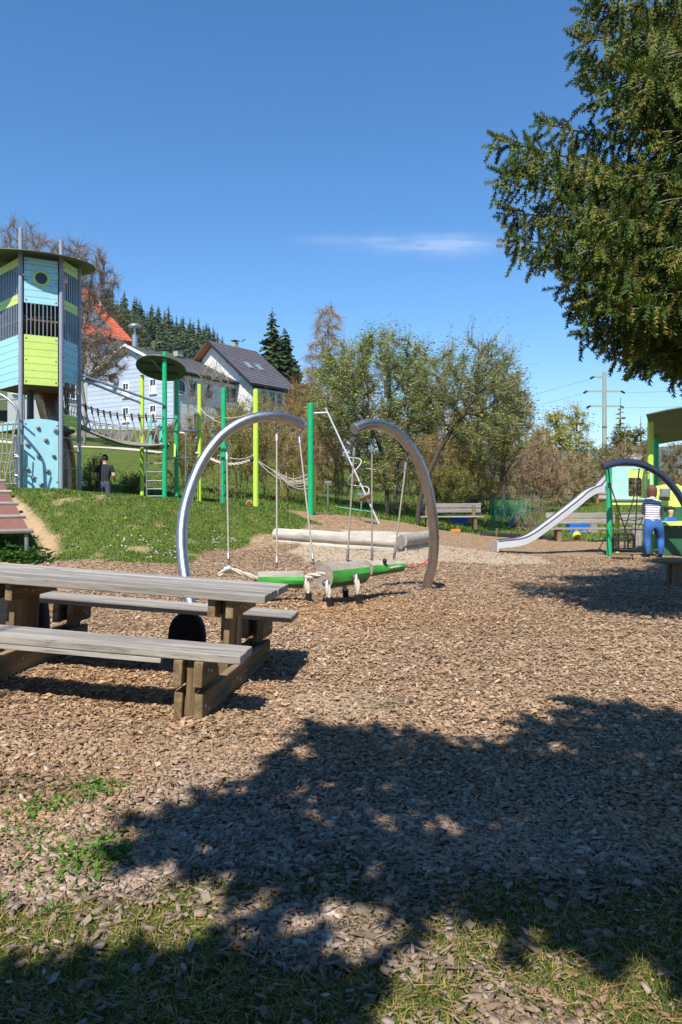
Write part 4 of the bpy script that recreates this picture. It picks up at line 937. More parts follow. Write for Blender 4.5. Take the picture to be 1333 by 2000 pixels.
# ================================================================== SWING ARCH AND TODDLER SEAT
sapath = [(1178, 912), (1196, 906), (1217, 902.5), (1240, 904), (1264, 911), (1288, 925), (1310, 945), (1332, 975), (1350, 1015), (1358, 1055), (1358, 1100)]
pth = smooth_path([P(x, y, 16.9+.06*i) for i, (x, y) in enumerate(sapath)], 6)
sa_ = empty('swing_arch', (pth[-1].x, pth[-1].y, Hs(pth[-1].x, pth[-1].y)), 'dark blue-grey curved swing arch in front of the playhouse', 'swing frame')
MB().tube(pth, .082, 20).build('tube', dirty('dark_blue_steel', S(86, 94, 112), .35, .75, .12, 6, .02), sa_, True)
for i in (3, 24): MB().tube([pth[i]+Vector((0, 0, -.1)), pth[i]+Vector((0, 0, .1))], .03, 8).build('bracket', M['dark_grey'], sa_, True)
sw = empty('toddler_swing', P(1219, 1078, 16.9), 'black toddler bucket swing hanging on black ropes from the dark arch', 'swing')
sc_ = P(1219, 1066, 17.0)
for (tx, ty) , ends in (((1189, 915), ((1201, 1068), (1231, 1062))), ((1249, 915), ((1218, 1045), (1240, 1066)))):
    t = P(tx, ty, 17.0); m = P(tx+(2 if tx < 1200 else -3), ty+28, 17.0)
    MB().tube([t, m], .016, 6).build('hanger', M['rope_black'], sw, True); MB().tube([m, m+Vector((0, 0, -.12))], .04, 8).build('rope_joint', M['black'], sw, True)
    for (ex, ey), D in zip(ends, (16.8, 17.15)): MB().tube([m, P(ex, ey, D)], .014, 6).build('swing_rope', M['rope_black'], sw, True)
MB().lathe([(.02, 0), (.2, 0), (.27, .05), (.25, .07), (.16, .03), (.02, .025)], P(1219, 1077, 17.0), 20).build('seat_pan', M['black'], sw, True)
for z, r in ((.30, .25), (.42, .2)): MB().tube([sc_+Vector((math.cos(t)*r, math.sin(t)*r*.8, z-.15)) for t in [6.283*i/20 for i in range(20)]], .022, 7, False, closed=True).build('seat_ring', M['black'], sw, True)
for k in range(7): a = 6.283*k/7; MB().tube([sc_+Vector((math.cos(a)*.24, math.sin(a)*.2, -.1)), sc_+Vector((math.cos(a)*.25, math.sin(a)*.2, .16)), sc_+Vector((math.cos(a)*.2, math.sin(a)*.16, .27))], .02, 6).build('seat_strut', M['black'], sw, True)
for (x0, y0, x1, y1) in ((1204, 1010, 1230, 1015), (1230, 1015, 1256, 1010), (1256, 1010, 1246, 1030)): MB().tube(sag(P(x0, y0, 17), P(x1, y1, 17), .04, 6), .012, 6).build('swing_rope', M['rope_black'], sw, True)
MB().tube([P(1185, 1047, 16.9), P(1176, 1062, 16.85), P(1166, 1080, 16.8)], .012, 6).build('trailing_rope', M['rope_black'], sw, True)

# ================================================================== BENCHES
def bench(name, label, px0, px1, D0, D1, group, back=True, mat='grey_woodX', seat=.40):
    a = G(px0, D0); b = G(px1, D1); rz = math.atan2(b.y-a.y, b.x-a.x); r = empty(name, a, label, 'bench', group, (0, 0, rz)); L = (Vector((b.x, b.y, 0))-Vector((a.x, a.y, 0))).length
    for k in range(2): local_box(r, 'seat_plank', 0, L, .0+k*.2, .18+k*.2, seat-.05, seat, M[mat], .008)
    if back:
        for k in range(2): local_box(r, 'back_plank', 0, L, .44, .49, seat+.12+k*.19, seat+.28+k*.19, M[mat], .008)
    for x in (.3, L-.3):
        local_box(r, 'leg', x-.06, x+.06, .05, .17, -.1, seat-.052, M['brown_woodZ'], .006)
        local_box(r, 'back_post', x-.05, x+.05, .33, .435, -.1, (seat+.4) if back else seat-.052, M['brown_woodZ'], .006)
    return r
bench('park_bench', 'grey slatted bench behind the right arch, by the leaning tree', 822, 946, 27.4, 27.6, 'benches at the edge of the meadow')
bench('park_bench', 'grey slatted bench under the steel slide, by the playhouse', 1076, 1300, 23.2, 23.4, 'benches at the edge of the meadow')
bench('plank_bench', 'dark plank bench in the tree shade at the right edge', 1290, 1470, 12.0, 11.9, None, False, 'brown_woodX', .41)
# dark edging of the meadow
ed = MB(); pts = [G(940, 26.6), G(970, 26.2), G(1010, 25.4), G(1050, 24.8), G(1090, 24.3)]
ed_o = empty('edging', pts[0], 'low black rubber edging between chips and meadow', 'edging'); MB().tube(smooth_path([p+Vector((0, 0, .04)) for p in pts], 5), .10, 8).build('edge_strip', M['black'], ed_o, True)
for p in pts[1:4]: MB().tube([p+Vector((0, -.1, -.1)), p+Vector((0, -.1, .3))], .04, 8).build('stake', M['brown_woodZ'], ed_o, True)

# ================================================================== THINGS ON THE MEADOW
def netmat(name, col, alpha):
    m, n, l, b = nmat(name); out = [x for x in n if x.type == 'OUTPUT_MATERIAL'][0]; b.inputs['Base Color'].default_value = col; b.inputs['Roughness'].default_value = .8
    v = coords(n, l, (14, 14, 14)); wv = n.new('ShaderNodeTexVoronoi'); l.new(v, wv.inputs['Vector'])
    f = ramp(n, l, wv.outputs['Distance'], [(.3, (alpha*.5,)*3+(1,)), (.6, (min(1, alpha*1.6),)*3+(1,))]); tr = n.new('ShaderNodeBsdfTransparent'); mx = n.new('ShaderNodeMixShader')
    l.new(f, mx.inputs[0]); l.new(tr.outputs[0], mx.inputs[1]); l.new(b.outputs[0], mx.inputs[2]); l.new(mx.outputs[0], out.inputs[0]); return m
D = 31.5; gl, gr = G(967, D), G(1036, D); goal = empty('net_goal', gl, 'green net goal with a thin frame on the meadow', 'goal'); hgt = 1.15
bl_, br_ = Vector((gl.x, gl.y+.7, gl.z)), Vector((gr.x, gr.y+.7, gr.z)); zt = Vector((0, 0, hgt))
for a, b in ((gl, gl+zt), (gr, gr+zt), (gl+zt, gr+zt), (bl_, bl_+zt*.9), (br_, br_+zt*.9), (gl+zt, bl_+zt*.9), (gr+zt, br_+zt*.9), (bl_, br_)): MB().tube([a, b], .018, 6).build('frame_tube', M['green_post'], goal, True)
nm = netmat('green_netting', S(40, 140, 105), .34)
for q in ((gl, bl_, bl_+zt*.9, gl+zt), (bl_, br_, br_+zt*.9, bl_+zt*.9), (gr, br_, br_+zt*.9, gr+zt)): MB().prism(q, (.004, .004, 0)).build('netting', nm, goal)
def tent(px, D, w, label, mat='blue'):
    g = G(px, D); r = empty('play_tent', g, label, 'tent'); h = w*.75
    for s in (-1, 1): MB().prism([g+Vector((s*w*.5, -.3, 0)), g+Vector((s*w*.5, .3, 0)), g+Vector((s*.02, .25, h)), g+Vector((s*.02, -.25, h))], (.015*-s, 0, .01)).build('tent_side', M[mat], r)
    MB().tube([g+Vector((0, -.26, h+.01)), g+Vector((0, .26, h+.01))], .015, 6).build('ridge_pole', M['white'], r)
tent(1011, 30.6, .75, 'small blue play tent next to the green net goal'); tent(896, 38, .95, 'blue play tent lying on the far meadow behind the bench')
g = G(898, 30.5); o = empty('water_tub', g, 'round blue plastic tub on the grass behind the bench', 'tub'); MB().lathe([(.33, 0), (.38, .3), (.40, .32), (.36, .3), (.31, .04)], g, 20).build('tub_body', M['blue'], o, True); MB().tube([g+Vector((math.cos(t)*.39, math.sin(t)*.39, .32)) for t in [6.283*i/20 for i in range(20)]], .018, 6, False, closed=True).build('tub_rim', M['blue'], o, True)
def crate(px, D, w, h, label, mat, name='toy_crate'):
    g = G(px, D); o = empty(name, g, label, 'crate')
    for s, dx, dy, sx, sy in ((0, 0, -.5, 1, .06), (1, 0, .5, 1, .06), (2, -.5, 0, .06, 1), (3, .5, 0, .06, 1)): MB().box(g+Vector((dx*w, dy*w*.7, h/2)), (sx*w+(.0 if s > 1 else .04), sy*w*.7, h)).build('crate_wall', M[mat], o)
    MB().box(g+Vector((0, 0, .03)), (w*.9, w*.6, .03)).build('crate_floor', M[mat], o); MB().box(g+Vector((0, 0, h*.8)), (w*.9, w*.6, .03)).build('crate_lid', M[mat], o)
crate(919, 30.6, .36, .34, 'orange box beside the blue tub on the grass', 'orange'); crate(890, 27.6, .3, .10, 'flat orange tray under the bench by the leaning tree', 'orange', 'toy_tray')
crate(1130, 29, .8, .34, 'blue box on the meadow seen below the slide', 'blue'); crate(1105, 36, .5, .16, 'low red box on the far meadow beyond the slide', 'red')
def signpost(px, D, label, h=.95):
    g = G(px, D); o = empty('sign_post', g, label, 'sign', 'thin metal posts on the meadow'); MB().tube([g, g+Vector((0, 0, h))], .03, 8).build('post', M['galv'], o, True); MB().box(g+Vector((0, 0, h+.05)), (.26, .03, .09)).build('plate', M['galv'], o)
signpost(863, 36, 'thin post with a white plate beside the blue tent', 1.1); signpost(641, 29, 'thin post with a small plate right of the tall green post'); signpost(706, 28, 'short post with a small plate beside the spinner pole', .7); signpost(886, 39, 'thin post with a plate in front of the far hedge', 1.2)
MB_ = G(690, 30); hose = empty('garden_hose', MB_, 'green garden hose lying on the grass behind the sandpit', 'hose'); MB().tube(smooth_path([G(x, 29.5)+Vector((0, 0, .05)) for x in (655, 680, 705, 730)], 5), .04, 6).build('hose_body', M['green_post'], hose, True)
g = G(1127, 24.4); o = empty('ball', g, 'yellow ball lying behind the bench under the slide', 'ball'); MB().lathe([(.13*math.sin(math.pi*i/10), .13-.13*math.cos(math.pi*i/10)) for i in range(11)], g, 16).build('ball_skin', M['yellow'], o, True); MB().tube([g+Vector((math.cos(t)*.131, 0, .13+math.sin(t)*.131)) for t in [6.283*i/20 for i in range(20)]], .006, 4, False, closed=True).build('ball_seam', M['white'], o, True)
for i, (px, D, lab) in enumerate(((1245, 22.4, 'leftmost tree stump block on the meadow beyond the bench by the playhouse'), (1160, 28.2, 'short upright timber block on the meadow right of the blue box'))):
    g = G(px, D); o = empty('timber_block', g, lab, 'timber'); MB().lathe([(.16, -.05), (.17, .1), (.15, .5), (.155, .55)], g, 12).build('block', M['grey_woodZ'], o, True); MB().lathe([(.14, 0), (.13, .01)], g+Vector((0, 0, .551)), 12).build('cut_face', M['log'], o)
g = G(1148, 52); tp = empty('timber_pile', g, 'pile of grey logs at the far edge of the meadow left of the power pole', 'log pile')
for k, (dy, dz_) in enumerate(((0, .2), (.42, .2), (.84, .2), (.21, .55), (.63, .55), (.42, .9))): MB().tube([g+Vector((-1.3, dy, dz_)), g+Vector((1.3, dy-.3, dz_))], .2, 10).build('log', M['grey_woodX'], tp, True)
g = G(1167, 50); mk = empty('marker_post', g, 'red and white marker post beside the log pile', 'post'); MB().tube([g, g+Vector((0, 0, .9))], .09, 8).build('red_band', M['orange'], mk, True); MB().tube([g+Vector((0, 0, .9)), g+Vector((0, 0, 1.7))], .08, 8).build('white_band', M['white'], mk, True)
g = G(915, 41); bo = empty('wheelbarrow', g, 'dark upturned wheelbarrow in front of the hedge', 'wheelbarrow'); MB().prism([g+Vector((x, 0, z)) for x, z in ((-.75, .75), (.75, .7), (.5, .25), (-.45, .3))], (0, .7, 0)).build('tray', M['dark'], bo, bevel=.03); MB().tube([g+Vector((.7, .35+math.cos(t)*.0, .25))+Vector((math.cos(t)*.22, 0, math.sin(t)*.22)) for t in [6.283*i/16 for i in range(16)]], .05, 6, False, closed=True).build('wheel', M['black'], bo, True)
for s in (.05, .6): MB().tube([g+Vector((.5, s, .3)), g+Vector((-1.2, s, .45))], .025, 6).build('handle', M['dark_grey'], bo, True)

# ================================================================== PEOPLE
def skin_body(name, joints, edges, root, matfn, mats, sub=3):
    """joints {name: (pos, radius)}; one continuous skinned surface"""
    me = bpy.data.meshes.new(name+'_skeleton'); names = list(joints); idx = {n_: i for i, n_ in enumerate(names)}
    me.from_pydata([tuple(joints[n_][0]) for n_ in names], [(idx[a], idx[b]) for a, b in edges], [])
    o = bpy.data.objects.new(name+'_skeleton', me); COL.objects.link(o)
    sk = o.modifiers.new('skin', 'SKIN'); sk.use_smooth_shade = True
    for i, n_ in enumerate(names):
        r = joints[n_][1]; r = r if isinstance(r, tuple) else (r, r); sv = me.skin_vertices[0].data[i]; sv.radius = r; sv.use_root = (n_ == 'pelvis')
    sb = o.modifiers.new('sub', 'SUBSURF'); sb.levels = sub; sb.render_levels = sub
    dg = bpy.context.evaluated_depsgraph_get(); ev = o.evaluated_get(dg); m2 = bpy.data.meshes.new_from_object(ev)
    bpy.data.objects.remove(o); m2.name = name
    m2.materials.clear()
    for m in mats: m2.materials.append(m)
    for p in m2.polygons: p.material_index = matfn(p.center); p.use_smooth = True
    M_ = INV[root.name]; m2.transform(M_)
    b = bpy.data.objects.new(name, m2); COL.objects.link(b); b.parent = root; return b
M['skin'] = dirty('skin', S(212, 164, 138), .6, 0, .06, 20, .02); M['tshirt'] = dirty('dark_tshirt', S(34, 36, 42), .9, 0, .15, 8, .1); M['track'] = dirty('grey_trousers', S(74, 78, 92), .9, 0, .2, 8, .1)
M['jeans'] = dirty('blue_jeans', S(52, 96, 160), .9, 0, .16, 8, .1); M['shoe'] = dirty('dark_shoe', S(44, 42, 42), .8, 0, .2, 10, .1); M['hair_d'] = dirty('dark_brown_hair', S(56, 40, 32), .7, 0, .4, 25, .5); M['hair_r'] = dirty('auburn_hair', S(104, 62, 44), .65, 0, .45, 25, .5)
def stripe_mat():
    m, n, l, b = nmat('white_shirt_dark_stripes'); v = coords(n, l); sx = n.new('ShaderNodeSeparateXYZ'); l.new(v, sx.inputs[0])
    nz = noise(n, l, v, 5, 2); ad = n.new('ShaderNodeMath'); ad.operation = 'MULTIPLY_ADD'; l.new(nz.outputs[0], ad.inputs[0]); ad.inputs[1].default_value = .04; l.new(sx.outputs[2], ad.inputs[2])
    w = n.new('ShaderNodeMath'); w.operation = 'MULTIPLY'; l.new(ad.outputs[0], w.inputs[0]); w.inputs[1].default_value = 19
    fr = n.new('ShaderNodeMath'); fr.operation = 'FRACT'; l.new(w.outputs[0], fr.inputs[0])
    l.new(ramp(n, l, fr.outputs[0], [(.60, S(200, 198, 202)), (.66, S(58, 56, 76)), (.94, S(58, 56, 76)), (1.0, S(200, 198, 202))]), b.inputs['Base Color']); b.inputs['Roughness'].default_value = .9; return m
M['stripes'] = stripe_mat()
def finger_joints(J, E, side, wrist, d, spread, scale=1.0):
    d = d.normalized(); palm = wrist+d*.07*scale; J['palm'+side] = (palm, (.036*scale, .018*scale)); E.append(('wrist'+side, 'palm'+side))
    s = spread.normalized(); bend = d.cross(s).normalized()
    for i, (off, L) in enumerate(((-.027, .058), (-.009, .070), (.009, .068), (.027, .054))):
        b = palm+s*off*scale+d*.03*scale; m = b+d*L*.5*scale; t = m+(d*.7+bend*.6).normalized()*L*.5*scale
        for nm_, p_, r_ in (('k', b, .011), ('m', m, .0095), ('t', t, .008)): J[f'f{i}{nm_}{side}'] = (p_, r_*scale)
        E.extend([('palm'+side, f'f{i}k{side}'), (f'f{i}k{side}', f'f{i}m{side}'), (f'f{i}m{side}', f'f{i}t{side}')])
    tb_ = wrist+d*.04*scale+s*-.035*scale; J['th1'+side] = (tb_, .012*scale); J['th2'+side] = (tb_+(d*.7-s*.6).normalized()*.045*scale, .009*scale); E.extend([('palm'+side, 'th1'+side), ('th1'+side, 'th2'+side)])
def cap_hair(root, c, rx, ry, rz, face, mat, drop=0.0, name='hair'):
    bm = bmesh.new(); bmesh.ops.create_uvsphere(bm, u_segments=20, v_segments=14, radius=1); mb = MB(); rnd = random.Random(5)
    bmesh.ops.delete(bm, geom=[v for v in bm.verts if (v.co.y*face > .45 and v.co.z < .35)], context='VERTS')
    for v in bm.verts:
        k = 1+.05*mnoise.noise(v.co*4); z = v.co.z*rz*k; dn_ = max(0, -v.co.z); z -= drop*dn_*(1+.6*mnoise.noise(v.co*7)); wv = 1+.10*dn_*math.sin(v.co.x*38+v.co.y*21)
        v.co = Vector((v.co.x*rx*k*wv, v.co.y*ry*k*wv, z))
    mb.add([c+v.co for v in bm.verts], [tuple(v.index for v in f.verts) for f in bm.faces]); bm.free()
    o = mb.build(name, M[mat], root, True, angle=80); o.modifiers.new('thickness', 'SOLIDIFY').thickness = .012; return o
# the woman in the striped top, seen from behind, leaning to the counter
D = 17.6; w0 = G(1278, D); wr = empty('person', w0, 'person with auburn hair in striped top and blue jeans leaning on the counter', 'person')
q = lambda x, y, z: w0+Vector((x, y, z))
J = {'pelvis': (q(-.04, -.02, .86), (.205, .165)), 'waist': (q(0, .08, 1.02), (.18, .14)), 'chest': (q(.06, .22, 1.21), (.19, .14)), 'neckb': (q(.08, .29, 1.40), (.075, .07)), 'neck': (q(.09, .34, 1.46), .05), 'head': (q(.10, .38, 1.55), (.085, .095)), 'crown': (q(.10, .39, 1.65), (.075, .085)),
     'hipL': (q(-.13, -.01, .78), (.14, .145)), 'kneeL': (q(-.15, .04, .44), .09), 'calfL': (q(-.15, -.0, .28), .08), 'ankL': (q(-.14, -.03, .08), .05), 'toeL': (q(-.15, .10, .035), (.045, .035)),
     'hipR': (q(.09, -.01, .78), (.14, .145)), 'kneeR': (q(.19, .08, .44), .09), 'calfR': (q(.17, .01, .28), .08), 'ankR': (q(.14, -.03, .08), .05), 'toeR': (q(.18, .10, .035), (.045, .035)),
     'shL': (q(-.13, .21, 1.33), .07), 'elL': (q(-.13, .36, 1.08), .05), 'wristL': (q(.02, .52, .98), .034), 'shR': (q(.23, .23, 1.31), .07), 'elR': (q(.30, .28, 1.05), .05), 'wristR': (q(.33, .48, .92), .034)}
E = [('pelvis', 'waist'), ('waist', 'chest'), ('chest', 'neckb'), ('neckb', 'neck'), ('neck', 'head'), ('head', 'crown'), ('pelvis', 'hipL'), ('hipL', 'kneeL'), ('kneeL', 'calfL'), ('calfL', 'ankL'), ('ankL', 'toeL'), ('pelvis', 'hipR'), ('hipR', 'kneeR'), ('kneeR', 'calfR'), ('calfR', 'ankR'), ('ankR', 'toeR'), ('chest', 'shL'), ('shL', 'elL'), ('elL', 'wristL'), ('chest', 'shR'), ('shR', 'elR'), ('elR', 'wristR')]
finger_joints(J, E, 'L', J['wristL'][0], Vector((.4, .8, -.3)), Vector((1, -.4, 0))); finger_joints(J, E, 'R', J['wristR'][0], Vector((.2, .9, -.3)), Vector((1, -.2, 0)))
def wmat(c):
    z = c.z-w0.z; y = c.y-w0.y
    if z < .095: return 3
    if z < .90: return 0 if not (y > .45) else 2
    if z > 1.43 or y > .53: return 2
    return 1
skin_body('body', J, E, wr, wmat, [M['jeans'], M['stripes'], M['skin'], M['shoe']])
cap_hair(wr, q(.10, .37, 1.60), .122, .13, .132, 1, 'hair_r', .17)
# the man walking away behind the bank
D = 22.3; m0 = G(205, D); m0.z = P(0, 888, D).z-1.80; mr = empty('person', m0, 'person with short dark hair in black t-shirt and grey trousers walking away behind the bank', 'person')
q = lambda x, y, z: m0+Vector((x, y, z))
J = {'pelvis': (q(0, 0, .95), (.165, .125)), 'waist': (q(0, 0, 1.10), (.15, .11)), 'chest': (q(0, .02, 1.32), (.195, .125)), 'neckb': (q(0, .02, 1.49), (.08, .07)), 'neck': (q(0, .02, 1.55), .056), 'head': (q(0, .03, 1.64), (.078, .092)), 'crown': (q(0, .03, 1.74), (.072, .085)),
     'hipL': (q(-.10, 0, .88), (.105, .11)), 'kneeL': (q(-.10, .10, .50), .075), 'calfL': (q(-.10, .04, .32), .068), 'ankL': (q(-.10, -.02, .09), .045), 'toeL': (q(-.11, .14, .035), (.045, .035)),
     'hipR': (q(.10, 0, .88), (.105, .11)), 'kneeR': (q(.10, .02, .50), .075), 'calfR': (q(.10, -.06, .32), .068), 'ankR': (q(.10, -.14, .10), .045), 'toeR': (q(.11, .0, .035), (.045, .035)),
     'shL': (q(-.20, .02, 1.43), .078), 'elL': (q(-.29, -.03, 1.16), .052), 'wristL': (q(-.24, .14, 1.03), .036), 'shR': (q(.20, .02, 1.43), .078), 'elR': (q(.29, -.03, 1.16), .052), 'wristR': (q(.24, .14, 1.03), .036)}
E = [e for e in E if not any(s in e[0]+e[1] for s in ('palm', 'f0', 'f1', 'f2', 'f3', 'th1', 'th2'))]
finger_joints(J, E, 'L', J['wristL'][0], Vector((.3, .9, .1)), Vector((0, -.1, 1))); finger_joints(J, E, 'R', J['wristR'][0], Vector((-.3, .9, .1)), Vector((0, -.1, 1)))
def mmat(c):
    x, z = abs(c.x-m0.x), c.z-m0.z
    if z < .09: return 3
    if z < 1.0 and not (x > .19 and z > .95): return 0
    if z > 1.52 or (x > .215 and z < 1.26): return 2
    return 1
skin_body('body', J, E, mr, mmat, [M['track'], M['tshirt'], M['skin'], M['shoe']])
cap_hair(mr, q(0, .03, 1.71), .094, .108, .105, 1, 'hair_d', .02)
# the child at the counter, half hidden in the playhouse shade
D = 18.62; c0 = Vector((P(1306, 0, D).x, D+.05, P(0, 975, D).z-.93-.06)); c0.z = max(c0.z, Hs(c0.x, c0.y)); chd = empty('person', c0, 'small child in a navy and blue jacket behind the playhouse counter', 'person')
c0 = Vector((P(1307, 0, 18.6).x, 18.45, Hs(P(1307, 0, 18.6).x, 18.45))); chd.location = c0; INV[chd.name] = Matrix.Translation(c0).inverted()
q = lambda x, y, z: c0+Vector((x, y, z))
J = {'pelvis': (q(0, .1, .50), (.11, .09)), 'waist': (q(0, .1, .64), (.105, .085)), 'chest': (q(0, .08, .80), (.125, .095)), 'neckb': (q(0, .07, .93), (.06, .055)), 'neck': (q(0, .06, .97), .042), 'head': (q(0, .05, 1.06), (.08, .09)), 'crown': (q(0, .05, 1.15), (.075, .085)),
     'hipL': (q(-.06, .1, .45), .075), 'kneeL': (q(-.06, .08, .26), .055), 'ankL': (q(-.06, .12, .06), .04), 'toeL': (q(-.06, .02, .03), .03), 'hipR': (q(.06, .1, .45), .075), 'kneeR': (q(.06, .08, .26), .055), 'ankR': (q(.06, .12, .06), .04), 'toeR': (q(.06, .02, .03), .03),
     'shL': (q(-.13, .07, .88), .05), 'elL': (q(-.18, 0, .72), .04), 'wristL': (q(-.10, -.12, .70), .028), 'shR': (q(.13, .07, .88), .05), 'elR': (q(.18, 0, .72), .04), 'wristR': (q(.10, -.12, .70), .028)}
E = [('pelvis', 'waist'), ('waist', 'chest'), ('chest', 'neckb'), ('neckb', 'neck'), ('neck', 'head'), ('head', 'crown')]+[(a+s, b+s) for s in 'LR' for a, b in (('hip', 'knee'), ('knee', 'ank'), ('ank', 'toe'), ('sh', 'el'), ('el', 'wrist'))]+[('pelvis', 'hipL'), ('pelvis', 'hipR'), ('chest', 'shL'), ('chest', 'shR')]
finger_joints(J, E, 'L', J['wristL'][0], Vector((.2, -.9, -.1)), Vector((1, .2, 0)), .7); finger_joints(J, E, 'R', J['wristR'][0], Vector((-.2, -.9, -.1)), Vector((1, -.2, 0)), .7)
skin_body('body', J, E, chd, lambda c: 0 if c.z-c0.z < .5 else 2 if (c.z-c0.z > .95 or c.y-c0.y < -.13) else 1, [M['navy'], M['blue'], M['skin']])
cap_hair(chd, q(0, .06, 1.11), .1, .11, .105, -1, 'hair_d', .03)
# ================================================================== HOUSES
def window(root, o, X, Zv, nrm, w, h, frame='win_frame', depth=.12, parent=None):
    """window set in a wall: o = centre, X = along the wall, nrm = out of it"""
    mb = MB(); f = .09
    for dx, dz, sx, sz in ((-w/2, 0, f, h+f), (w/2, 0, f, h+f)): mb.box(o+X*dx+nrm*.03, (sx, .10, sz), (X, nrm, Zv))
    for dz in (-h/2, h/2): mb.box(o+Zv*dz+nrm*.03, (w-f, .10, f), (X, nrm, Zv))
    mb.box(o+nrm*.01, (.05, .05, h-f), (X, nrm, Zv))
    fr = mb.build('window', M[frame], parent or root, root=root)
    MB().box(o-nrm*.005, (w-f, .02, h-f), (X, nrm, Zv)).build('pane', M['glass'], fr, root=root)
    MB().box(o-Zv*(h/2+.07)+nrm*.08, (w+.2, .16, .05), (X, nrm, Zv)).build('sill', M['white_trim'], fr, root=root)
    return fr
UP = Vector((0, 0, 1))
def tile_rows(root, roofo, a, b, c, d, rows, mat, name='tile_course', n=0):
    """lapped courses up the roof plane a-b (eave) to d-c (ridge)"""
    nrm = (b-a).cross(d-a).normalized(); nrm = nrm if nrm.z > 0 else -nrm
    for k in range(rows):
        t0, t1 = k/rows, min(1, (k+1.12)/rows); p, q, r, s = a.lerp(d, t0), b.lerp(c, t0), b.lerp(c, t1), a.lerp(d, t1)
        MB().add([p+nrm*.07, q+nrm*.07, r+nrm*.015, s+nrm*.015, p+nrm*.005, q+nrm*.005, r+nrm*.003, s+nrm*.003], [(0, 1, 2, 3), (4, 7, 6, 5), (0, 4, 5, 1), (1, 5, 6, 2), (2, 6, 7, 3), (3, 7, 4, 0)]).build(name, M[mat], roofo, root=root)
# --- white house with the dark slate roof
E_ = Vector((-9.1, 75, 12.95)); dl = Vector((4.5, 6, 0)); dlu = dl.normalized(); dw = Vector((-.8, .6, 0)); w = 6.36
C_ = E_+dl; A_ = E_+dw*w+UP*5.1; B_ = A_+dl; F_ = E_+dw*2*w; F2 = F_+dl
wh = empty('white_house', E_-UP*6.2, 'white rendered house with dark slate gable roof and skylights', 'house')
io, ig = .5, .8      # eave and verge overhang
e0 = E_+dw*io+dlu*ig-UP*.30; e1 = C_+dw*io-dlu*ig-UP*.30; f0 = F_-dw*io+dlu*ig-UP*.3; f1 = F2-dw*io-dlu*ig-UP*.3
ap0 = A_+dlu*ig-UP*.35; ap1 = B_-dlu*ig-UP*.35; bz = -6.5
wallm = MB()
dn = lambda p: Vector((p.x, p.y, E_.z+bz))
wallm.add([dn(e0), e0, ap0, f0, dn(f0), dn(e1), e1, ap1, f1, dn(f1)], [(0, 1, 2, 3, 4), (5, 9, 8, 7, 6), (0, 5, 6, 1), (4, 3, 8, 9)])
wl_ = wallm.build('wall', M['white_wall'], wh)
rf_ = MB(); nE = dl.cross(A_-E_).normalized(); nE = nE if nE.z > 0 else -nE
rf_.prism([E_, C_, B_, A_], -nE*.14); nF = dl.cross(A_-F_).normalized(); nF = nF if nF.z > 0 else -nF; rf_.prism([F_, F2, B_, A_], -nF*.14)
rfo = rf_.build('roof', M['slate'], wh)
tile_rows(wh, rfo, E_+nE*.002, C_+nE*.002, B_, A_, 22, 'slate')
MB().beam(E_-UP*.12-dlu*.02, A_-UP*.12-dlu*.02, .05, .26).build('bargeboard', M['dark_gutter'], rfo, root=wh); MB().beam(F_-UP*.12-dlu*.02, A_-UP*.12-dlu*.02, .05, .26).build('bargeboard', M['brown_trim'], rfo, root=wh)
MB().prism([F_+dlu*.02-nF*.16, F_+dlu*ig-nF*.16, A_+dlu*ig-nF*.16, A_+dlu*.02-nF*.16], -nF*.02).build('soffit', M['orange_wood'], rfo, root=wh)
for s in (.15, .45): 
    for pq in ((E_, A_),): p_ = pq[0].lerp(pq[1], s+.1); MB().beam(p_-UP*.3-dlu*.05, p_-UP*.3+dlu*ig, .14, .16).build('purlin_end', M['dark_gutter'], rfo, root=wh)
MB().tube([E_-nE*.05+UP*-.1-dw*.06, C_-UP*.1-dw*.06], .085, 8).build('gutter', M['dark_gutter'], rfo, True, root=wh)
for p_, q_ in ((e0, E_), (e1, C_)): MB().tube(smooth_path([q_+dlu*(.3 if q_ is E_ else -.5)-UP*.15, p_-dw*.08-UP*.5, dn(p_)-dw*.08], 3), .06, 8).build('downpipe', M['dark_gutter'], wl_, True, root=wh)
nw = -dw
Lw = (e1-e0).length
for k in range(5): window(wh, e0.lerp(e1, .07+.21*k)-UP*.95+nw*.0, dlu, UP, nw, .62, 1.35)
for t, s in ((.40, .30), (.62, .42)):
    for_, = (E_.lerp(C_, t),); p_ = E_.lerp(C_, t-.04).lerp(A_.lerp(B_, t-.04), .47); up_ = (A_-E_).normalized()
    sk = MB().box(p_+nE*.10, (.72, 1.25, .1), (dlu, up_, nE)).build('skylight', M['galv'], rfo, root=wh); MB().box(p_+nE*.155, (.58, 1.08, .02), (dlu, up_, nE)).build('skylight_pane', dirty('sky_reflecting_glass', S(150, 165, 175), .1, .3), sk, root=wh)  # the panes' pale colour paints in a reflection of the sky
ch = A_.lerp(B_, .55); chm = MB().box(ch+UP*.1, (.55, .5, .7), (dlu, dw, UP)).build('chimney', M['concrete'], rfo, root=wh); MB().box(ch+UP*.62, (.8, .7, .06), (dlu, dw, UP)).build('chimney_cap', M['dark_gutter'], chm, root=wh); MB().tube([ch+UP*.7+dlu*1.0, ch+UP*1.1+dlu*1.6], .05, 6).build('aerial', M['dark_gutter'], chm, root=wh)
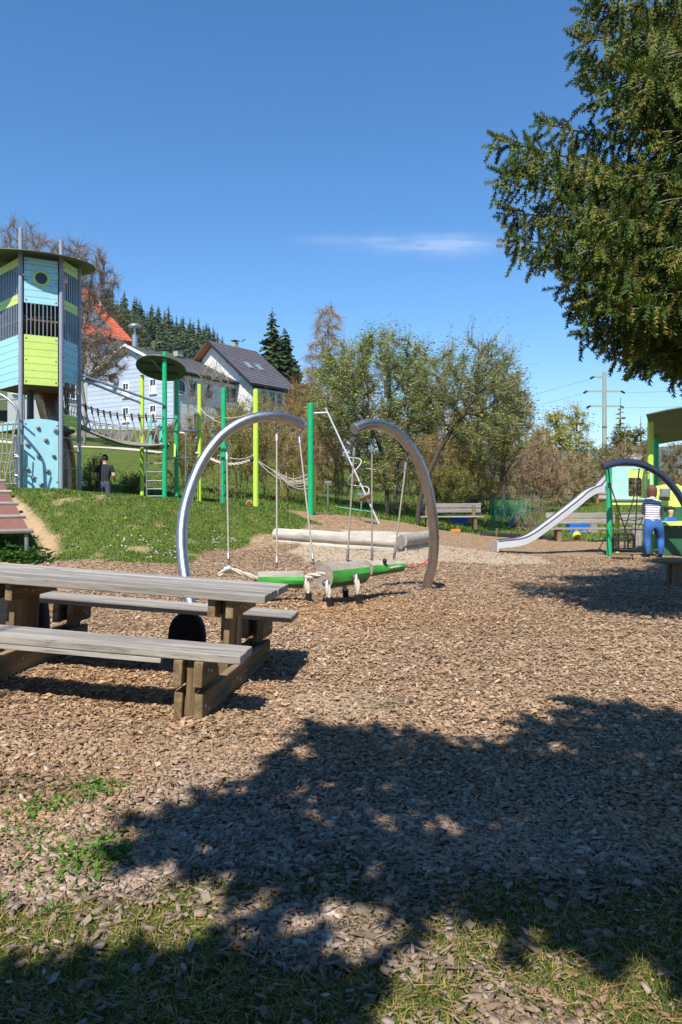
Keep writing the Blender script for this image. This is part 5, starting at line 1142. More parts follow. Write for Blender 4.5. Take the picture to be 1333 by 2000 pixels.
# --- long building with the pale blue gable
G_ = Vector((-15.6, 69, 13.3)); dl2 = Vector((5.5, 9, 0)); l2 = dl2.normalized(); dw2 = Vector((-.857, .52, 0)).normalized(); w2 = 6.4
H_ = G_+dl2*1.02; A2 = G_+dw2*w2+UP*3.0; B2 = A2+dl2*1.02; K_ = G_+dw2*2*w2; K2 = K_+dl2*1.02
lb = empty('blue_gable_building', G_-UP*6.0, 'long white building with pale blue clad gable end and grey roof', 'building')
fl0 = 7.9
g0 = G_+dw2*.45+l2*.55-UP*.22; h0 = H_+dw2*.45-UP*.22; k0 = K_-dw2*.45+l2*.55-UP*.22; k1 = K2-dw2*.45-UP*.22; a0 = A2+l2*.55-UP*.28; a1 = B2-UP*.28
dz0 = lambda p, z: Vector((p.x, p.y, z))
MB().add([dz0(g0, 6.0), g0, h0, dz0(h0, 6.0)], [(0, 1, 2, 3)]).build('long_wall', M['white_wall'], lb)
MB().add([dz0(k0, 6.0), k0, k1, dz0(k1, 6.0), dz0(h0, 6.0), h0, a1], [(0, 1, 2, 3), (3, 2, 6, 5, 4)]).build('rear_wall', M['white_wall'], lb)
MB().add([dz0(g0, fl0+.02), g0, a0, k0, dz0(k0, fl0+.02)], [(0, 1, 2, 3, 4)]).build('gable_wall', M['blue_clad'], lb)
gw = (k0-g0); 
for k in range(18):                                             # lapped cladding boards of the gable
    z = fl0+.05+k*.44
    if z > a0.z-.4: break
    top = g0.z; t = max(0, (z-top)/(a0.z-top)) if z > top else 0; p_ = dz0(g0, z).lerp(dz0(k0, z), t*.5+.002); q_ = dz0(k0, z).lerp(dz0(g0, z), t*.5+.002)
    MB().beam(p_-l2*.04, q_-l2*.04, .05, .41).build('cladding_board', M['blue_clad'], lb)
MB().beam(dz0(g0, fl0-.25)-l2*.06, dz0(k0, fl0-.25)-l2*.06, .12, .5).build('brown_fascia', M['brown_trim'], lb)
MB().add([dz0(g0, 6.0)+l2*.8, dz0(g0, fl0-.4)+l2*.8, dz0(k0, fl0-.4)+l2*.8, dz0(k0, 6.0)+l2*.8], [(0, 1, 2, 3)]).build('dark_basement', M['brown_trim'], lb)
rr2 = MB(); n2 = dl2.cross(A2-G_).normalized(); n2 = n2 if n2.z > 0 else -n2; n3 = dl2.cross(A2-K_).normalized(); n3 = n3 if n3.z > 0 else -n3
rr2.prism([G_, H_, B2, A2], -n2*.15); rr2.prism([K_, K2, B2, A2], -n3*.15); ro2 = rr2.build('roof', M['roof_grey'], lb); tile_rows(lb, ro2, G_+n2*.002, H_+n2*.002, B2, A2, 20, 'roof_grey')
for p_, q_ in ((G_, A2), (K_, A2)): MB().beam(p_-UP*.08-l2*.03, q_-UP*.08-l2*.03, .06, .24).build('bargeboard', M['white_trim'], ro2, root=lb)
MB().tube([G_-UP*.1-dw2*.06, H_-UP*.1-dw2*.06], .09, 8).build('gutter', M['dark_gutter'], ro2, True, root=lb)
MB().tube([g0+l2*.1-dw2*.1, dz0(g0, 6)+l2*.1-dw2*.1], .12, 8).build('downpipe', M['dark_gutter'], lb, True)
for t in (.10, .25, .48, .74, .84): window(lb, g0.lerp(h0, t)-UP*1.15, l2, UP, -dw2, .75, 1.5)
for t in (.3, .6): window(lb, g0.lerp(h0, t)-UP*4.2, l2, UP, -dw2, .75, 1.3)
gx_ = (k0-g0).normalized()
for s, z in ((2.6, 12.0), (6.3, 11.9), (2.6, 9.5), (6.3, 9.5)):   # windows of the gable
    c_ = dz0(g0, z)+gx_*s-l2*.07; window(lb, c_, gx_, UP, -l2, .8, 1.35, 'white_trim')
    MB().box(c_-UP*.3-l2*.02, (.6, .02, .75), (gx_, l2, UP)).build('curtain', M['white_trim'], lb)
porch = MB(); pa, pb = g0.lerp(h0, .56)-UP*2.6, h0-UP*2.6; porch.prism([pa, pb, pb-dw2*2.0-UP*.7, pa-dw2*2.0-UP*.7], UP*.14).build('porch_roof', M['slate'], lb); MB().beam(pa-dw2*1.9-UP*.95, pa-dw2*1.9-UP*4, .2, .2).build('porch_post', M['brown_trim'], lb)
MB().prism([pa-UP*.9+dw2*-.05, pb-UP*.9-dw2*.05, pb-UP*4-dw2*.05, pa-UP*4-dw2*.05], -dw2*.03).build('porch_wall', M['brown_trim'], lb)
c2 = A2.lerp(B2, .62)+n2*.1-dw2*.6; cm = MB().box(c2+UP*.0, (.8, .6, .6), (l2, dw2, UP)).build('chimney', M['concrete'], ro2, root=lb); MB().box(c2+UP*.5, (1.2, .8, .07), (l2, dw2, UP)).build('chimney_cap', M['dark_gutter'], cm, root=lb)
v0 = A2.lerp(B2, .12); vm = MB().tube([v0-UP*.2, v0+UP*1.1], .28, 10).build('vent_pipe', M['galv'], ro2, True, root=lb); MB().tube([v0+UP*1.0, v0+UP*1.9], .10, 8).build('vent_mast', M['galv'], vm, True, root=lb); MB().lathe([(.1, 0), (.62, .05), (.6, .2), (.1, .42)], v0+UP*1.9, 14).build('vent_hood', M['galv'], vm, True, root=lb)
# satellite dish on the gable
sd = dz0(g0, 13.1)+gx_*7.6-l2*.5; MB().lathe([(.05, .16), (.3, .12), (.5, 0), (.52, .0), (.3, .10), (.05, .14)], sd, 18, (-.3, .9, -.3)).build('satellite_dish', M['dark_gutter'], lb, True)
# --- house with the red tiled roof
q0, q1 = P(262, 668, 88), P(20, 624, 78); q1.z = q0.z
dlr = (q0-q1); lr_ = dlr.normalized(); up3 = Vector((-lr_.y, lr_.x, 0)); t0 = q0+up3*8.5+UP*8.6-lr_*3.2; t1 = q1+up3*8.5+UP*8.6
rh = empty('red_roof_house', Vector((q0.x-8, q0.y-4, 8)), 'white house with a worn red tiled roof behind the bare tree', 'house')
nr = dlr.cross(t1-q1).normalized(); nr = nr if nr.z > 0 else -nr
rr3 = MB(); rr3.prism([q1, q0, t0, t1], -nr*.2); ro3 = rr3.build('roof', M['roof_red'], rh)
tile_rows(rh, ro3, q1+nr*.002, q0+nr*.002, t0, t1, 24, 'roof_red')
pv = lambda s, t: q1.lerp(q0, s).lerp(t1.lerp(t0, s), t)+nr*.11
MB().prism([pv(.50, .22), pv(.86, .12), pv(.90, .62), pv(.56, .82)], nr*.06).build('slate_patch', M['slate'], ro3, root=rh)
bw0, bw1 = q1+up3*.7-UP*.3, q0+up3*.7-lr_*.6-UP*.3
MB().add([dz0(bw1, 7), bw1, bw1+up3*7.6+UP*7.3, bw1+up3*14, dz0(bw1+up3*14, 7), dz0(bw0, 7), bw0], [(0, 1, 2, 3, 4), (0, 5, 6, 1)]).build('wall', M['white_wall'], rh)
for t in (.08, .22, .36, .5): 
    for z in (3.0, 6.2): window(rh, bw0.lerp(bw1, t)-UP*z, lr_, UP, -up3, 1.2, 1.7, 'white_trim')
# --- grey board fence below the buildings, and the path
fa, fb = P(60, 868, 56), P(262, 868, 56); fo = empty('board_fence', fa, 'grey vertical board fence below the blue gable', 'fence'); Lf = (fb-fa).length; nb = int(Lf/.22)
fm = None
for k in range(nb):
    p_ = fa+(fb-fa)*(k/nb); hh = .95+.05*math.sin(k*1.9)
    if fm is None: o = MB().box(p_+UP*(hh/2), (.19, .03, hh)).build('board', M['grey_woodZ'], fo); fm = o.data; base_p = p_
    else: o = bpy.data.objects.new('board', fm); COL.objects.link(o); o.parent = fo; o.location = p_-base_p+UP*random.uniform(-.04, .04)
for z in (.25, .75): MB().beam(fa+UP*z+Vector((0, .04, 0)), fb+UP*z+Vector((0, .04, 0)), .05, .09).build('fence_rail', M['grey_woodX'], fo)
pp = []
for i in range(16):
    px = -60+i*26; yv = 45.0; x = (px-CX)/F*yv; pp += [Vector((x, yv-.9, Hs(x, yv-.9)+.03)), Vector((x, yv+.9, Hs(x, yv+.9)+.03))]
pth_o = MB().add(pp, [(2*i, 2*i+2, 2*i+3, 2*i+1) for i in range(15)]).build('path', dirty('pale_gravel', S(190, 180, 160), .95, 0, .12, 3, .2)); pth_o['kind'] = 'structure'
# ================================================================== POWER POLE
g = G(1181, 80); pl = empty('power_pole', g, 'tall pale green power pole with three cross-arms', 'power pole'); topz = P(0, 726, 80).z
MB().tube([(g.x, g.y, g.z-1), (g.x, g.y, topz)], [.30, .19], 12).build('mast', M['concrete'], pl, True); MB().tube([(g.x, g.y, P(0, 834, 80).z-.04), (g.x, g.y, P(0, 834, 80).z+.04)], .28, 12).build('band', M['dark'], pl, True)
wires = []
for y, l_, r__ in ((736, 20, 0), (764, 33, 31), (793, 27, 29)):
    z = P(0, y, 80).z; a = P(1181-l_, y, 80.0); b = P(1181+r__, y, 80.0)
    am = MB().beam(a, b if r__ else Vector((g.x, g.y, z)), .16, .18).build('cross_arm', M['concrete'], pl)
    for e in ([a, b] if r__ else [a]):
        s = -1 if e is a else 1; MB().lathe([(.05, 0), (.13, .05), (.09, .16), (.15, .24), (.09, .34), (.14, .42), (.05, .5)], e+Vector((s*.05, 0, .02)), 10, (s*.85, -.2, -.5)).build('insulator', M['dark'], am, True, root=pl); wires.append((e, s))
for e, s in wires:
    far = e+(Vector((-60, 75, -4)) if s < 0 else Vector((50, -60, 2)))
    w_ = MB().tube(sag(e+Vector((s*.3, 0, -.2)), far, 2.2, 14), .012, 4).build('wire', M['dark_grey'], pl)
# ================================================================== VEGETATION
def colonize(starts, att, step, infl, kill, maxit, rng, bias=(0, 0, .0)):
    """space colonisation: starts = list of polylines (base first); returns nodes, parents"""
    N = []; par = []
    for pl_ in starts:
        prev = -1
        for p in pl_: N.append(np.array(p, float)); par.append(prev); prev = len(N)-1
    N = np.array(N); par = list(par); att = np.array(att); alive = np.ones(len(att), bool)
    d = np.linalg.norm(att[:, None]-N[None], axis=2); near = d.argmin(1); nd = d.min(1); bias = np.array(bias)
    for it in range(maxit):
        idx = np.where(alive & (nd < infl))[0]
        if len(idx) == 0: break
        v = att[idx]-N[near[idx]]; v /= np.linalg.norm(v, axis=1, keepdims=True)+1e-9
        u, inv = np.unique(near[idx], return_inverse=True); acc = np.zeros((len(u), 3)); np.add.at(acc, inv, v)
        acc /= np.linalg.norm(acc, axis=1, keepdims=True)+1e-9; acc += rng.normal(0, .22, acc.shape)+bias; acc /= np.linalg.norm(acc, axis=1, keepdims=True)+1e-9
        new = N[u]+acc*step; b = len(N); N = np.concatenate([N, new]); par.extend(u.tolist())
        ia = np.where(alive)[0]; dd = np.linalg.norm(att[ia][:, None]-new[None], axis=2); m = dd.min(1); a = dd.argmin(1)
        cl = m < nd[ia]; nd[ia[cl]] = m[cl]; near[ia[cl]] = b+a[cl]; alive[ia[m < kill]] = False
    return N, np.array(par)
def pipe_radii(N, par, r0, e=2.3):
    r = np.zeros(len(N)); kids = np.bincount(par[par >= 0], minlength=len(N)); acc = np.zeros(len(N))
    for i in range(len(N)-1, -1, -1):
        acc[i] = acc[i] if kids[i] else r0**e
        if par[i] >= 0: acc[par[i]] += acc[i]
    return acc**(1/e)
def frames(d):
    d = d/(np.linalg.norm(d, axis=1, keepdims=True)+1e-9); ref = np.where(np.abs(d[:, 2:3]) < .9, np.array([[0, 0, 1.]]), np.array([[1., 0, 0]]))
    u = np.cross(d, ref); u /= np.linalg.norm(u, axis=1, keepdims=True)+1e-9; return d, u, np.cross(d, u)
def segs(A, B, ra, rb, n):
    d, u, v = frames(B-A); k = np.arange(n)*2*np.pi/n; c, s = np.cos(k)[None, :, None], np.sin(k)[None, :, None]
    r1 = A[:, None]+(u[:, None]*c+v[:, None]*s)*ra[:, None, None]; r2 = B[:, None]+(u[:, None]*c+v[:, None]*s)*rb[:, None, None]
    V = np.concatenate([r1, r2], 1).reshape(-1, 3); o = (np.arange(len(A))*2*n)[:, None, None]
    q = np.array([(i, (i+1) % n, n+(i+1) % n, n+i) for i in range(n)])[None]; return V, (o+q).reshape(-1, 4)
def twigs(base, d, L, r, rng, jit=.5, curve=0.0):
    """slim tapering twigs, bent once"""
    n = len(base); dd = d+rng.normal(0, jit, d.shape); dd, u, v = frames(dd); a = rng.uniform(0, 6.283, n)[:, None]; u = u*np.cos(a)+v*np.sin(a)
    mid = base+dd*(L*.55)[:, None]; d2 = dd+rng.normal(0, .35, d.shape)+np.array([0, 0, curve]); d2 /= np.linalg.norm(d2, axis=1, keepdims=True); tip = mid+d2*(L*.5)[:, None]
    V = np.stack([base-u*r, base+u*r, mid+u*r*.75, mid-u*r*.75, tip], 1).reshape(-1, 3); o = (np.arange(n)*5)[:, None, None]
    t = np.array([(0, 1, 2), (0, 2, 3), (3, 2, 4)])[None]
    return V, (o+t).reshape(-1, 3), mid, tip
def leaves(c, size, rng, up=.3):
    n = len(c); d = rng.normal(0, 1, (n, 3)); d, u, v = frames(d); v[:, 2] += up; s = (size*rng.uniform(.6, 1.3, n))[:, None]
    V = np.stack([c-u*s*.5, c-v*s*.32+u*s*.05, c+u*s*.55, c+v*s*.32+u*s*.05], 1).reshape(-1, 3); o = (np.arange(n)*4)[:, None]
    return V, np.concatenate([o+np.array([[0, 1, 2]]), o+np.array([[0, 2, 3]])])
def ell_points(ells, n, rng, shell=.35):
    """points in a union of ellipsoids; ells = (centre, radii)"""
    w = np.array([e[1][0]*e[1][1]*e[1][2] for e in ells]); k = rng.choice(len(ells), n, p=w/w.sum()); p = rng.normal(0, 1, (n, 3)); p /= np.linalg.norm(p, axis=1, keepdims=True); p *= (rng.random(n)**shell)[:, None]
    return np.array([e[0] for e in ells])[k]+p*np.array([e[1] for e in ells])[k]
def jitcol(pal, n, rng, lo=.7, hi=1.3): pal = np.array([c[:3] for c in pal]); return pal[rng.integers(0, len(pal), n)]*rng.uniform(lo, hi, (n, 1))
def tree(name, label, base, starts, ells, n_att, step, tip_r, seed, n_twig=3, twig_len=.35, twig_r=.006, twig_pal=(), leaf_n=0, leaf_size=.06, leaf_pal=(), bark='bark', group=None, droop=0.0, cat='tree', kill=2.0, infl=9, maxit=120, bias=(0, 0, 0), crown_name='crown', jit=.55, sprouts=0):
    rng = np.random.default_rng(seed); root = empty(name, base, label, cat, group); att = ell_points(ells, int(n_att*1.7), rng)
    sc_ = 2.6/max(.5, max(e[1][0] for e in ells)); off = seed*7.7
    kp = np.array([mnoise.noise(Vector((p[0]*sc_+off, p[1]*sc_, p[2]*sc_))) for p in att]); att = att[np.argsort(-kp)[:n_att]]
    N, par = colonize(starts, att, step, infl, step*kill, maxit, rng, bias); r = np.clip(pipe_radii(N, par, tip_r), tip_r, None)
    ch = np.where(par >= 0)[0]; A, B = N[par[ch]], N[ch]; ra, rb = np.minimum(r[par[ch]], r[ch]*1.35), r[ch]
    thick = rb > tip_r*2.6
    V1, F1 = segs(A[thick], B[thick], ra[thick], rb[thick], 7) if thick.any() else (np.zeros((0, 3)), np.zeros((0, 4), int)); V2, F2 = segs(A[~thick], B[~thick], ra[~thick], rb[~thick], 3)
    V, Fq = np.concatenate([V1, V2]), np.concatenate([F1, F2+len(V1)]); st_o = mesh_np('stems' if cat == 'bush' else 'trunk', V, Fq, M[bark], root, None, True)
    if cat == 'bush': st_o['kind'] = 'stuff'
    thin = np.where(rb < tip_r*2.2)[0]; sel = np.repeat(thin, n_twig); d = (B-A)[sel]; base_ = A[sel]+(B-A)[sel]*rng.random((len(sel), 1)); d = d/np.linalg.norm(d, axis=1, keepdims=True); d[:, 2] -= droop
    L = twig_len*rng.uniform(.4, 1.4, len(sel)); V, T, mid, tip = twigs(base_, d, L, twig_r, rng, jit, -droop*.6); C = np.repeat(jitcol(twig_pal, len(sel), rng), 5, 0); Vs, Fs, Cs = [V], [T], [C]
    if sprouts:
        hi_ = np.argsort(-(B[thin][:, 2]+rng.normal(0, .9, len(thin))))[:max(10, len(thin)//6)]; pk = thin[hi_[rng.integers(0, len(hi_), sprouts)]]
        sd = (B-A)[pk]; sd /= np.linalg.norm(sd, axis=1, keepdims=True); sd = sd*.6+np.array([0, 0, .6])+(B[pk]-B.mean(0))*.22
        sL = rng.uniform(.5, 1.35, sprouts); sv, st_, sm, stp = twigs(B[pk], sd, sL, twig_r*1.1, rng, .25); Fs.append(st_+sum(len(q_) for q_ in Vs)); Vs.append(sv); Cs.append(np.repeat(jitcol(twig_pal, sprouts, rng), 5, 0))
        ts = rng.random((sprouts*5, 1)); bb = np.repeat(B[pk], 5, 0); tt_ = np.repeat(stp, 5, 0); lv, lf = leaves(bb*(1-ts)+tt_*ts+rng.normal(0, .03, (sprouts*5, 3)), leaf_size*.8, rng); Fs.append(lf+sum(len(q_) for q_ in Vs)); Vs.append(lv); Cs.append(np.repeat(jitcol(leaf_pal, sprouts*5, rng), 4, 0))
    if leaf_n:
        k = np.concatenate([mid, tip, base_]); k = k[rng.integers(0, len(k), leaf_n)]
        lv, lf = leaves(k+rng.normal(0, .05, k.shape), leaf_size, rng); Fs.append(lf+sum(len(q_) for q_ in Vs)); Vs.append(lv); cl = np.array([mnoise.noise(Vector((p[0]*sc_*1.6, p[1]*sc_*1.6+off, p[2]*sc_*1.6))) for p in k[::8]]); cl = np.repeat(cl, 8)[:leaf_n]; k0 = jitcol(leaf_pal, leaf_n, rng)
        k0 = k0*(1+np.clip(cl, -.5, .6)*.9)[:, None]; Cs.append(np.repeat(k0, 4, 0))
    mesh_np(crown_name, np.concatenate(Vs), np.concatenate(Fs), M['foliage'], root, np.concatenate(Cs)); return root
def E_(px, py, D, wpx, hpx, dep): s = F/D; c = P(px, py, D); return (tuple(c), (wpx/s, dep, hpx/s))
def Pl(lst, D): return [tuple(P(x, y, D)) for x, y in lst]
lich = [S(128, 122, 102), S(104, 98, 78), S(88, 78, 60)]; fresh_l = [S(148, 160, 72), S(130, 148, 64), S(164, 172, 86), S(112, 132, 60)]
# apple trees behind the sandpit
g = G(762, 29.5)
tree('apple_tree', 'large spreading fruit tree with fresh green leaves behind the right arch', g,
     [[tuple(g+Vector((-.1, 0, -.1)))]+Pl([(756, 960), (750, 900), (735, 850)], 29.5), [tuple(g+Vector((.25, .2, -.1)))]+Pl([(772, 960), (778, 900), (790, 850)], 29.7)],
     [E_(735, 735, 29.5, 130, 90, 2.3), E_(665, 785, 29.5, 78, 85, 1.9), E_(810, 765, 29.5, 75, 105, 1.9), E_(755, 880, 29.5, 80, 80, 1.5)], 1900, .18, .010, 11, 12, .52, .0075, [S(176, 168, 144), S(150, 142, 114), S(124, 116, 88), S(142, 140, 90)], 30000, .095, fresh_l+[S(120, 132, 78)], 'bark', 'fruit trees', sprouts=220)
g = G(814, 27.5)
tree('apple_tree', 'leaning fruit tree with a bowed dark trunk behind the right arch', g, [[tuple(g-Vector((0, 0, .1)))]+Pl([(818, 990), (826, 955), (842, 915), (858, 880), (880, 845), (905, 812)], 27.5)],
     [E_(920, 738, 27.5, 105, 72, 1.9), E_(860, 765, 27.5, 60, 70, 1.5), E_(1003, 800, 27.8, 40, 85, 1.3), E_(950, 845, 27.5, 80, 50, 1.5)], 1500, .165, .010, 12, 11, .48, .0075, [S(176, 168, 144), S(150, 142, 114), S(124, 116, 88)], 14000, .09, fresh_l+[S(120, 132, 78)], 'bark', 'fruit trees', sprouts=200)
tree('broad_tree', 'dense olive-brown tree standing behind the leaning fruit tree', G(985, 36), [[tuple(G(985, 36)), tuple(P(983, 900, 36)), tuple(P(980, 850, 36))]], [E_(980, 800, 36, 62, 100, 2.2), E_(930, 830, 36, 60, 90, 2)], 1300, .22, .012, 13, 12, .5, .011, [S(150, 132, 84), S(122, 106, 68)], 9000, .13, [S(150, 142, 66), S(164, 138, 72), S(120, 118, 56)], 'bark', None)
# birch and the bare trees
brown_tw = [S(166, 142, 120), S(148, 124, 104), S(180, 156, 132)]
tree('birch_tree', 'slender bare birch with drooping orange-brown twigs right of the white house', G(640, 66), [[tuple(G(640, 66)), tuple(P(640, 800, 66)), tuple(P(641, 720, 66)), tuple(P(642, 640, 66)), tuple(P(645, 600, 66))]], [E_(640, 650, 66, 36, 62, 1.7), E_(622, 715, 66, 34, 50, 1.6), E_(660, 720, 66, 30, 60, 1.6)], 900, .3, .012, 14, 14, 1.0, .013, brown_tw, 5000, .09, [S(182, 148, 112), S(166, 136, 104)], 'grey_bark', None, .45)
bare_tw = [S(150, 136, 120), S(128, 112, 96), S(168, 142, 126)]
tree('bare_tree', 'tall bare tree with grey twigs behind the top of the tower', G(48, 46), [[tuple(G(48, 46)), tuple(P(46, 760, 46)), tuple(P(44, 660, 46)), tuple(P(40, 580, 46))]], [E_(42, 500, 46, 58, 78, 2.2), E_(100, 520, 46.5, 40, 60, 2), E_(20, 560, 46, 60, 60, 2)], 1100, .28, .010, 15, 14, .75, .011, bare_tw, 1500, .05, [S(176, 138, 124)], 'grey_bark')
tree('bare_tree', 'wide bare tree with a dense twig tangle right of the tower', G(165, 47), [[tuple(G(165, 47)), tuple(P(168, 800, 47)), tuple(P(160, 750, 47)), tuple(P(165, 690, 47))], ], [E_(178, 560, 47, 52, 85, 2.2), E_(195, 690, 46.5, 62, 60, 2.2), E_(150, 640, 47, 50, 80, 2.2), E_(130, 510, 47, 34, 50, 1.6)], 1900, .24, .011, 16, 16, .7, .012, bare_tw+[S(96, 84, 70)], 2500, .05, [S(150, 132, 104), S(112, 104, 66)], 'grey_bark')
# brown hedge bushes
def bush(label, px, D, half_px, top_y, seed, pal, leaf_pal=None, leaf_n=0, cat='bush', n_att=700, name='bush', leaf_size=.07, n_twig=12, tw=.47, stems=7, group='bushes of the hedge', twr=None, low=.2):
    s = F/D; g = G(px, D); top = P(px, top_y, D).z; h = max(.6, top-g.z); rng_ = np.random.default_rng(seed); hw = half_px/s; st = []
    for k in range(stems):
        a = rng_.uniform(0, 6.283); rr_ = hw*.45*math.sqrt(rng_.random()); b = (g.x+math.cos(a)*rr_, g.y+math.sin(a)*rr_*.8, g.z-.1); st.append([b, (b[0]+math.cos(a)*rr_*.3, b[1]+math.sin(a)*rr_*.3, g.z+h*low)])
    ells = [((g.x, g.y, g.z+h*.55), (hw, hw*.85, h*.47)), ((g.x+hw*rng_.uniform(-.4, .4), g.y, g.z+h*.7), (hw*.6, hw*.6, h*.32)), ((g.x+hw*rng_.uniform(-.7, .7), g.y-.2, g.z+h*.38), (hw*.55, hw*.6, h*.34))]
    return tree(name, label, g, st, ells, n_att, max(.1, h*.055), .007*max(1, D/30), seed, n_twig, tw*max(.7, h/3.2), twr or .0085*max(1, D/28), pal, leaf_n, leaf_size, leaf_pal or pal, 'twig_brown', group, cat=cat, infl=max(4, h*2))
br = [S(158, 130, 96), S(176, 148, 112), S(132, 108, 78), S(168, 146, 100)]; ol = [S(144, 132, 80), S(162, 150, 92), S(120, 110, 68)]; gr_l = [S(116, 132, 54), S(98, 116, 46), S(136, 142, 66)]
bush('olive-brown bush behind the lime post nearest the round roof', 372, 28.5, 62, 812, 31, br+ol, gr_l, 3080)
bush('brown bush behind the tall green and lime posts', 452, 28.0, 72, 792, 32, br+ol, gr_l, 4840)
bush('brown bush between the lime post and the tall single green post', 545, 28.5, 75, 800, 33, br, gr_l, 3080)
bush('tall russet bush right below the end of the white house', 592, 37, 62, 730, 34, [S(150, 112, 72), S(132, 98, 66), S(164, 130, 84)], [S(150, 122, 60)], 2000, n_att=800)
bush('dense brown bush behind the spinner pole', 655, 32, 78, 800, 35, br, gr_l, 3300)
bush('shaded brown bush between the two fruit tree trunks', 800, 36, 78, 832, 36, br, gr_l, 3960)
bush('golden brown bush right of the leaning trunk', 885, 37, 75, 800, 37, [S(164, 136, 88), S(146, 118, 76), S(128, 108, 70)], gr_l, 2640)
bush('low green shrub under the golden brown bush', 872, 35.5, 60, 905, 38, ol, gr_l, 7700, n_att=450)
bush('brown thicket left of the green net goal', 950, 39, 70, 845, 39, br, gr_l, 3300)
bush('low green shrub behind the green net goal', 925, 43, 70, 915, 40, ol, gr_l, 5500, n_att=450)
bush('reddish brown upright thicket behind the shrub by the slide', 1040, 42, 62, 862, 41, [S(164, 138, 112), S(146, 120, 96), S(176, 150, 122)], None, 0, n_twig=18)
bush('greyish thicket left of the power pole', 1110, 47, 62, 880, 42, [S(174, 152, 118), S(156, 134, 100)], gr_l, 2200)
bush('round green shrub at the foot of the power pole', 1148, 50, 30, 905, 43, ol, gr_l, 5500, n_att=350)
bush('small olive shrub growing beside the tower foot', 187, 24.6, 26, 890, 44, ol, gr_l, 1980, n_att=350, group=None, tw=.3)
bush('twiggy low shrub beneath the round-roofed platform', 262, 26.5, 30, 925, 45, br+ol, gr_l, 1540, n_att=350, group=None, tw=.3)
bush('bare grey shrub standing at the meadow edge beside the slide', 1040, 24.6, 40, 962, 46, [S(158, 146, 126), S(134, 122, 102)], None, 0, n_att=420, group=None, tw=.35, stems=9, low=.15, twr=.005, n_twig=7)
bush('grey bare bush climbing in front of the white building', 410, 55, 60, 700, 47, [S(168, 154, 134), S(150, 136, 114)], None, 0, n_att=420, n_twig=6, group=None)
bush('brown bush in front of the white house wall', 510, 52, 60, 795, 48, br+ol, gr_l, 2640)
bush('pale twiggy bush below the porch of the long building', 330, 50, 45, 830, 49, [S(168, 154, 134), S(140, 124, 96)], gr_l, 1320, n_att=450)
# a second rank of the hedge, farther back, closes the gaps
hb = [o for o in bpy.data.objects if o.name.startswith('bush') and o.parent is None]
hb = {o['label']: o for o in hb}
for src, px, D, sc_, rz, lab in (('dense brown bush behind the spinner pole', 620, 50, 1.75, 1.0, 'big far brown bush seen left of the tall single green post'), ('golden brown bush right of the leaning trunk', 705, 47, 1.6, 2.2, 'big far bush seen behind the spiral pole'), ('brown thicket left of the green net goal', 770, 49, 1.6, .6, 'big far bush between the fruit tree trunks'), ('golden brown bush right of the leaning trunk', 835, 50, 1.7, 4.0, 'big far bush right behind the leaning trunk'), ('dense brown bush behind the spinner pole', 905, 52, 1.6, 2.9, 'big far bush behind the park bench by the leaning tree'), ('brown thicket left of the green net goal', 985, 54, 1.7, 3.7, 'big far bush behind the green net goal'), ('brown bush behind the tall green and lime posts', 500, 44, 1.45, 5.0, 'far bush between the lime posts and the white house'), ('greyish thicket left of the power pole', 1230, 60, 1.2, 1.3, 'far greyish thicket right of the power pole')):
    c_ = copy_tree(hb[src]); c_.location = G(px, D); c_.scale = (sc_, sc_, sc_*.95); c_.rotation_euler = (0, 0, rz); c_['label'] = lab
# yellow-green and far trees on the right
yg = [S(170, 166, 70), S(188, 178, 84), S(150, 150, 66)]; olv = [S(124, 118, 60), S(108, 102, 54), S(138, 128, 70)]
def ftree(label, px, D, ells, seed, tw_pal, lp, ln, name='broad_tree', n_att=900, nt=18, tl=.75, ls=.17, droop=0, base_y=None):
    g = G(px, D); st = [[tuple(g), tuple(P(px, (ells[0][1]+ells[0][3]*.6), D)), tuple(P(px, ells[0][1]+ells[0][3]*.2, D))]]
    return tree(name, label, g, st, [E_(x, y, D, a, b, max(a, 25)/F*D) for x, y, a, b in [(e[0], e[1], e[2], e[3]) for e in ells]], n_att, .012*D*.55, .0004*D, seed, nt, tl, .00024*D, tw_pal, ln*2, ls, lp, 'grey_bark', 'trees beyond the meadow', droop)
ftree('yellow-green budding tree beyond the meadow left of the power pole', 1085, 58, [(1088, 862, 36, 72), (1072, 900, 34, 60)], 61, [S(160, 150, 108)], yg, 4200)
ftree('yellowish brown budding tree beyond the meadow right of the olive-brown tree', 1052, 57, [(1052, 880, 30, 55), (1062, 915, 36, 40)], 60, [S(166, 146, 108)], yg+[S(160, 132, 74)], 2600)
ftree('taller pale budding tree right next to the yellow-green one', 1125, 62, [(1122, 845, 36, 62), (1135, 890, 34, 60)], 62, [S(168, 152, 122)], yg+[S(150, 160, 90)], 2600)
ftree('bare grey tree right in front of the power pole foot', 1160, 64, [(1162, 900, 40, 40), (1130, 920, 40, 35)], 63, [S(134, 116, 100), S(118, 100, 84)], olv, 600)
ftree('olive green rounded tree right of the power pole', 1235, 66, [(1235, 873, 44, 42), (1205, 890, 34, 40)], 64, [S(120, 108, 70)], olv, 6500)
ftree('brown bare tree seen under the playhouse roof', 1315, 62, [(1318, 905, 46, 44), (1285, 930, 40, 30)], 65, [S(150, 126, 96), S(134, 110, 84)], olv, 1500)
ftree('low brown tree mass at the far right beyond the swing', 1390, 60, [(1390, 890, 60, 60)], 66, [S(150, 126, 96)], olv, 2500)
ftree('white blossoming young tree left of the playhouse roof', 1242, 52, [(1243, 895, 15, 22)], 67, [S(150, 136, 116)], [S(222, 214, 204)], 600, n_att=160, tl=.35, ls=.09)
ftree('brown scrub tree behind the slide top', 1190, 55, [(1192, 920, 50, 26)], 68, [S(146, 122, 96), S(128, 104, 80)], olv, 1200)
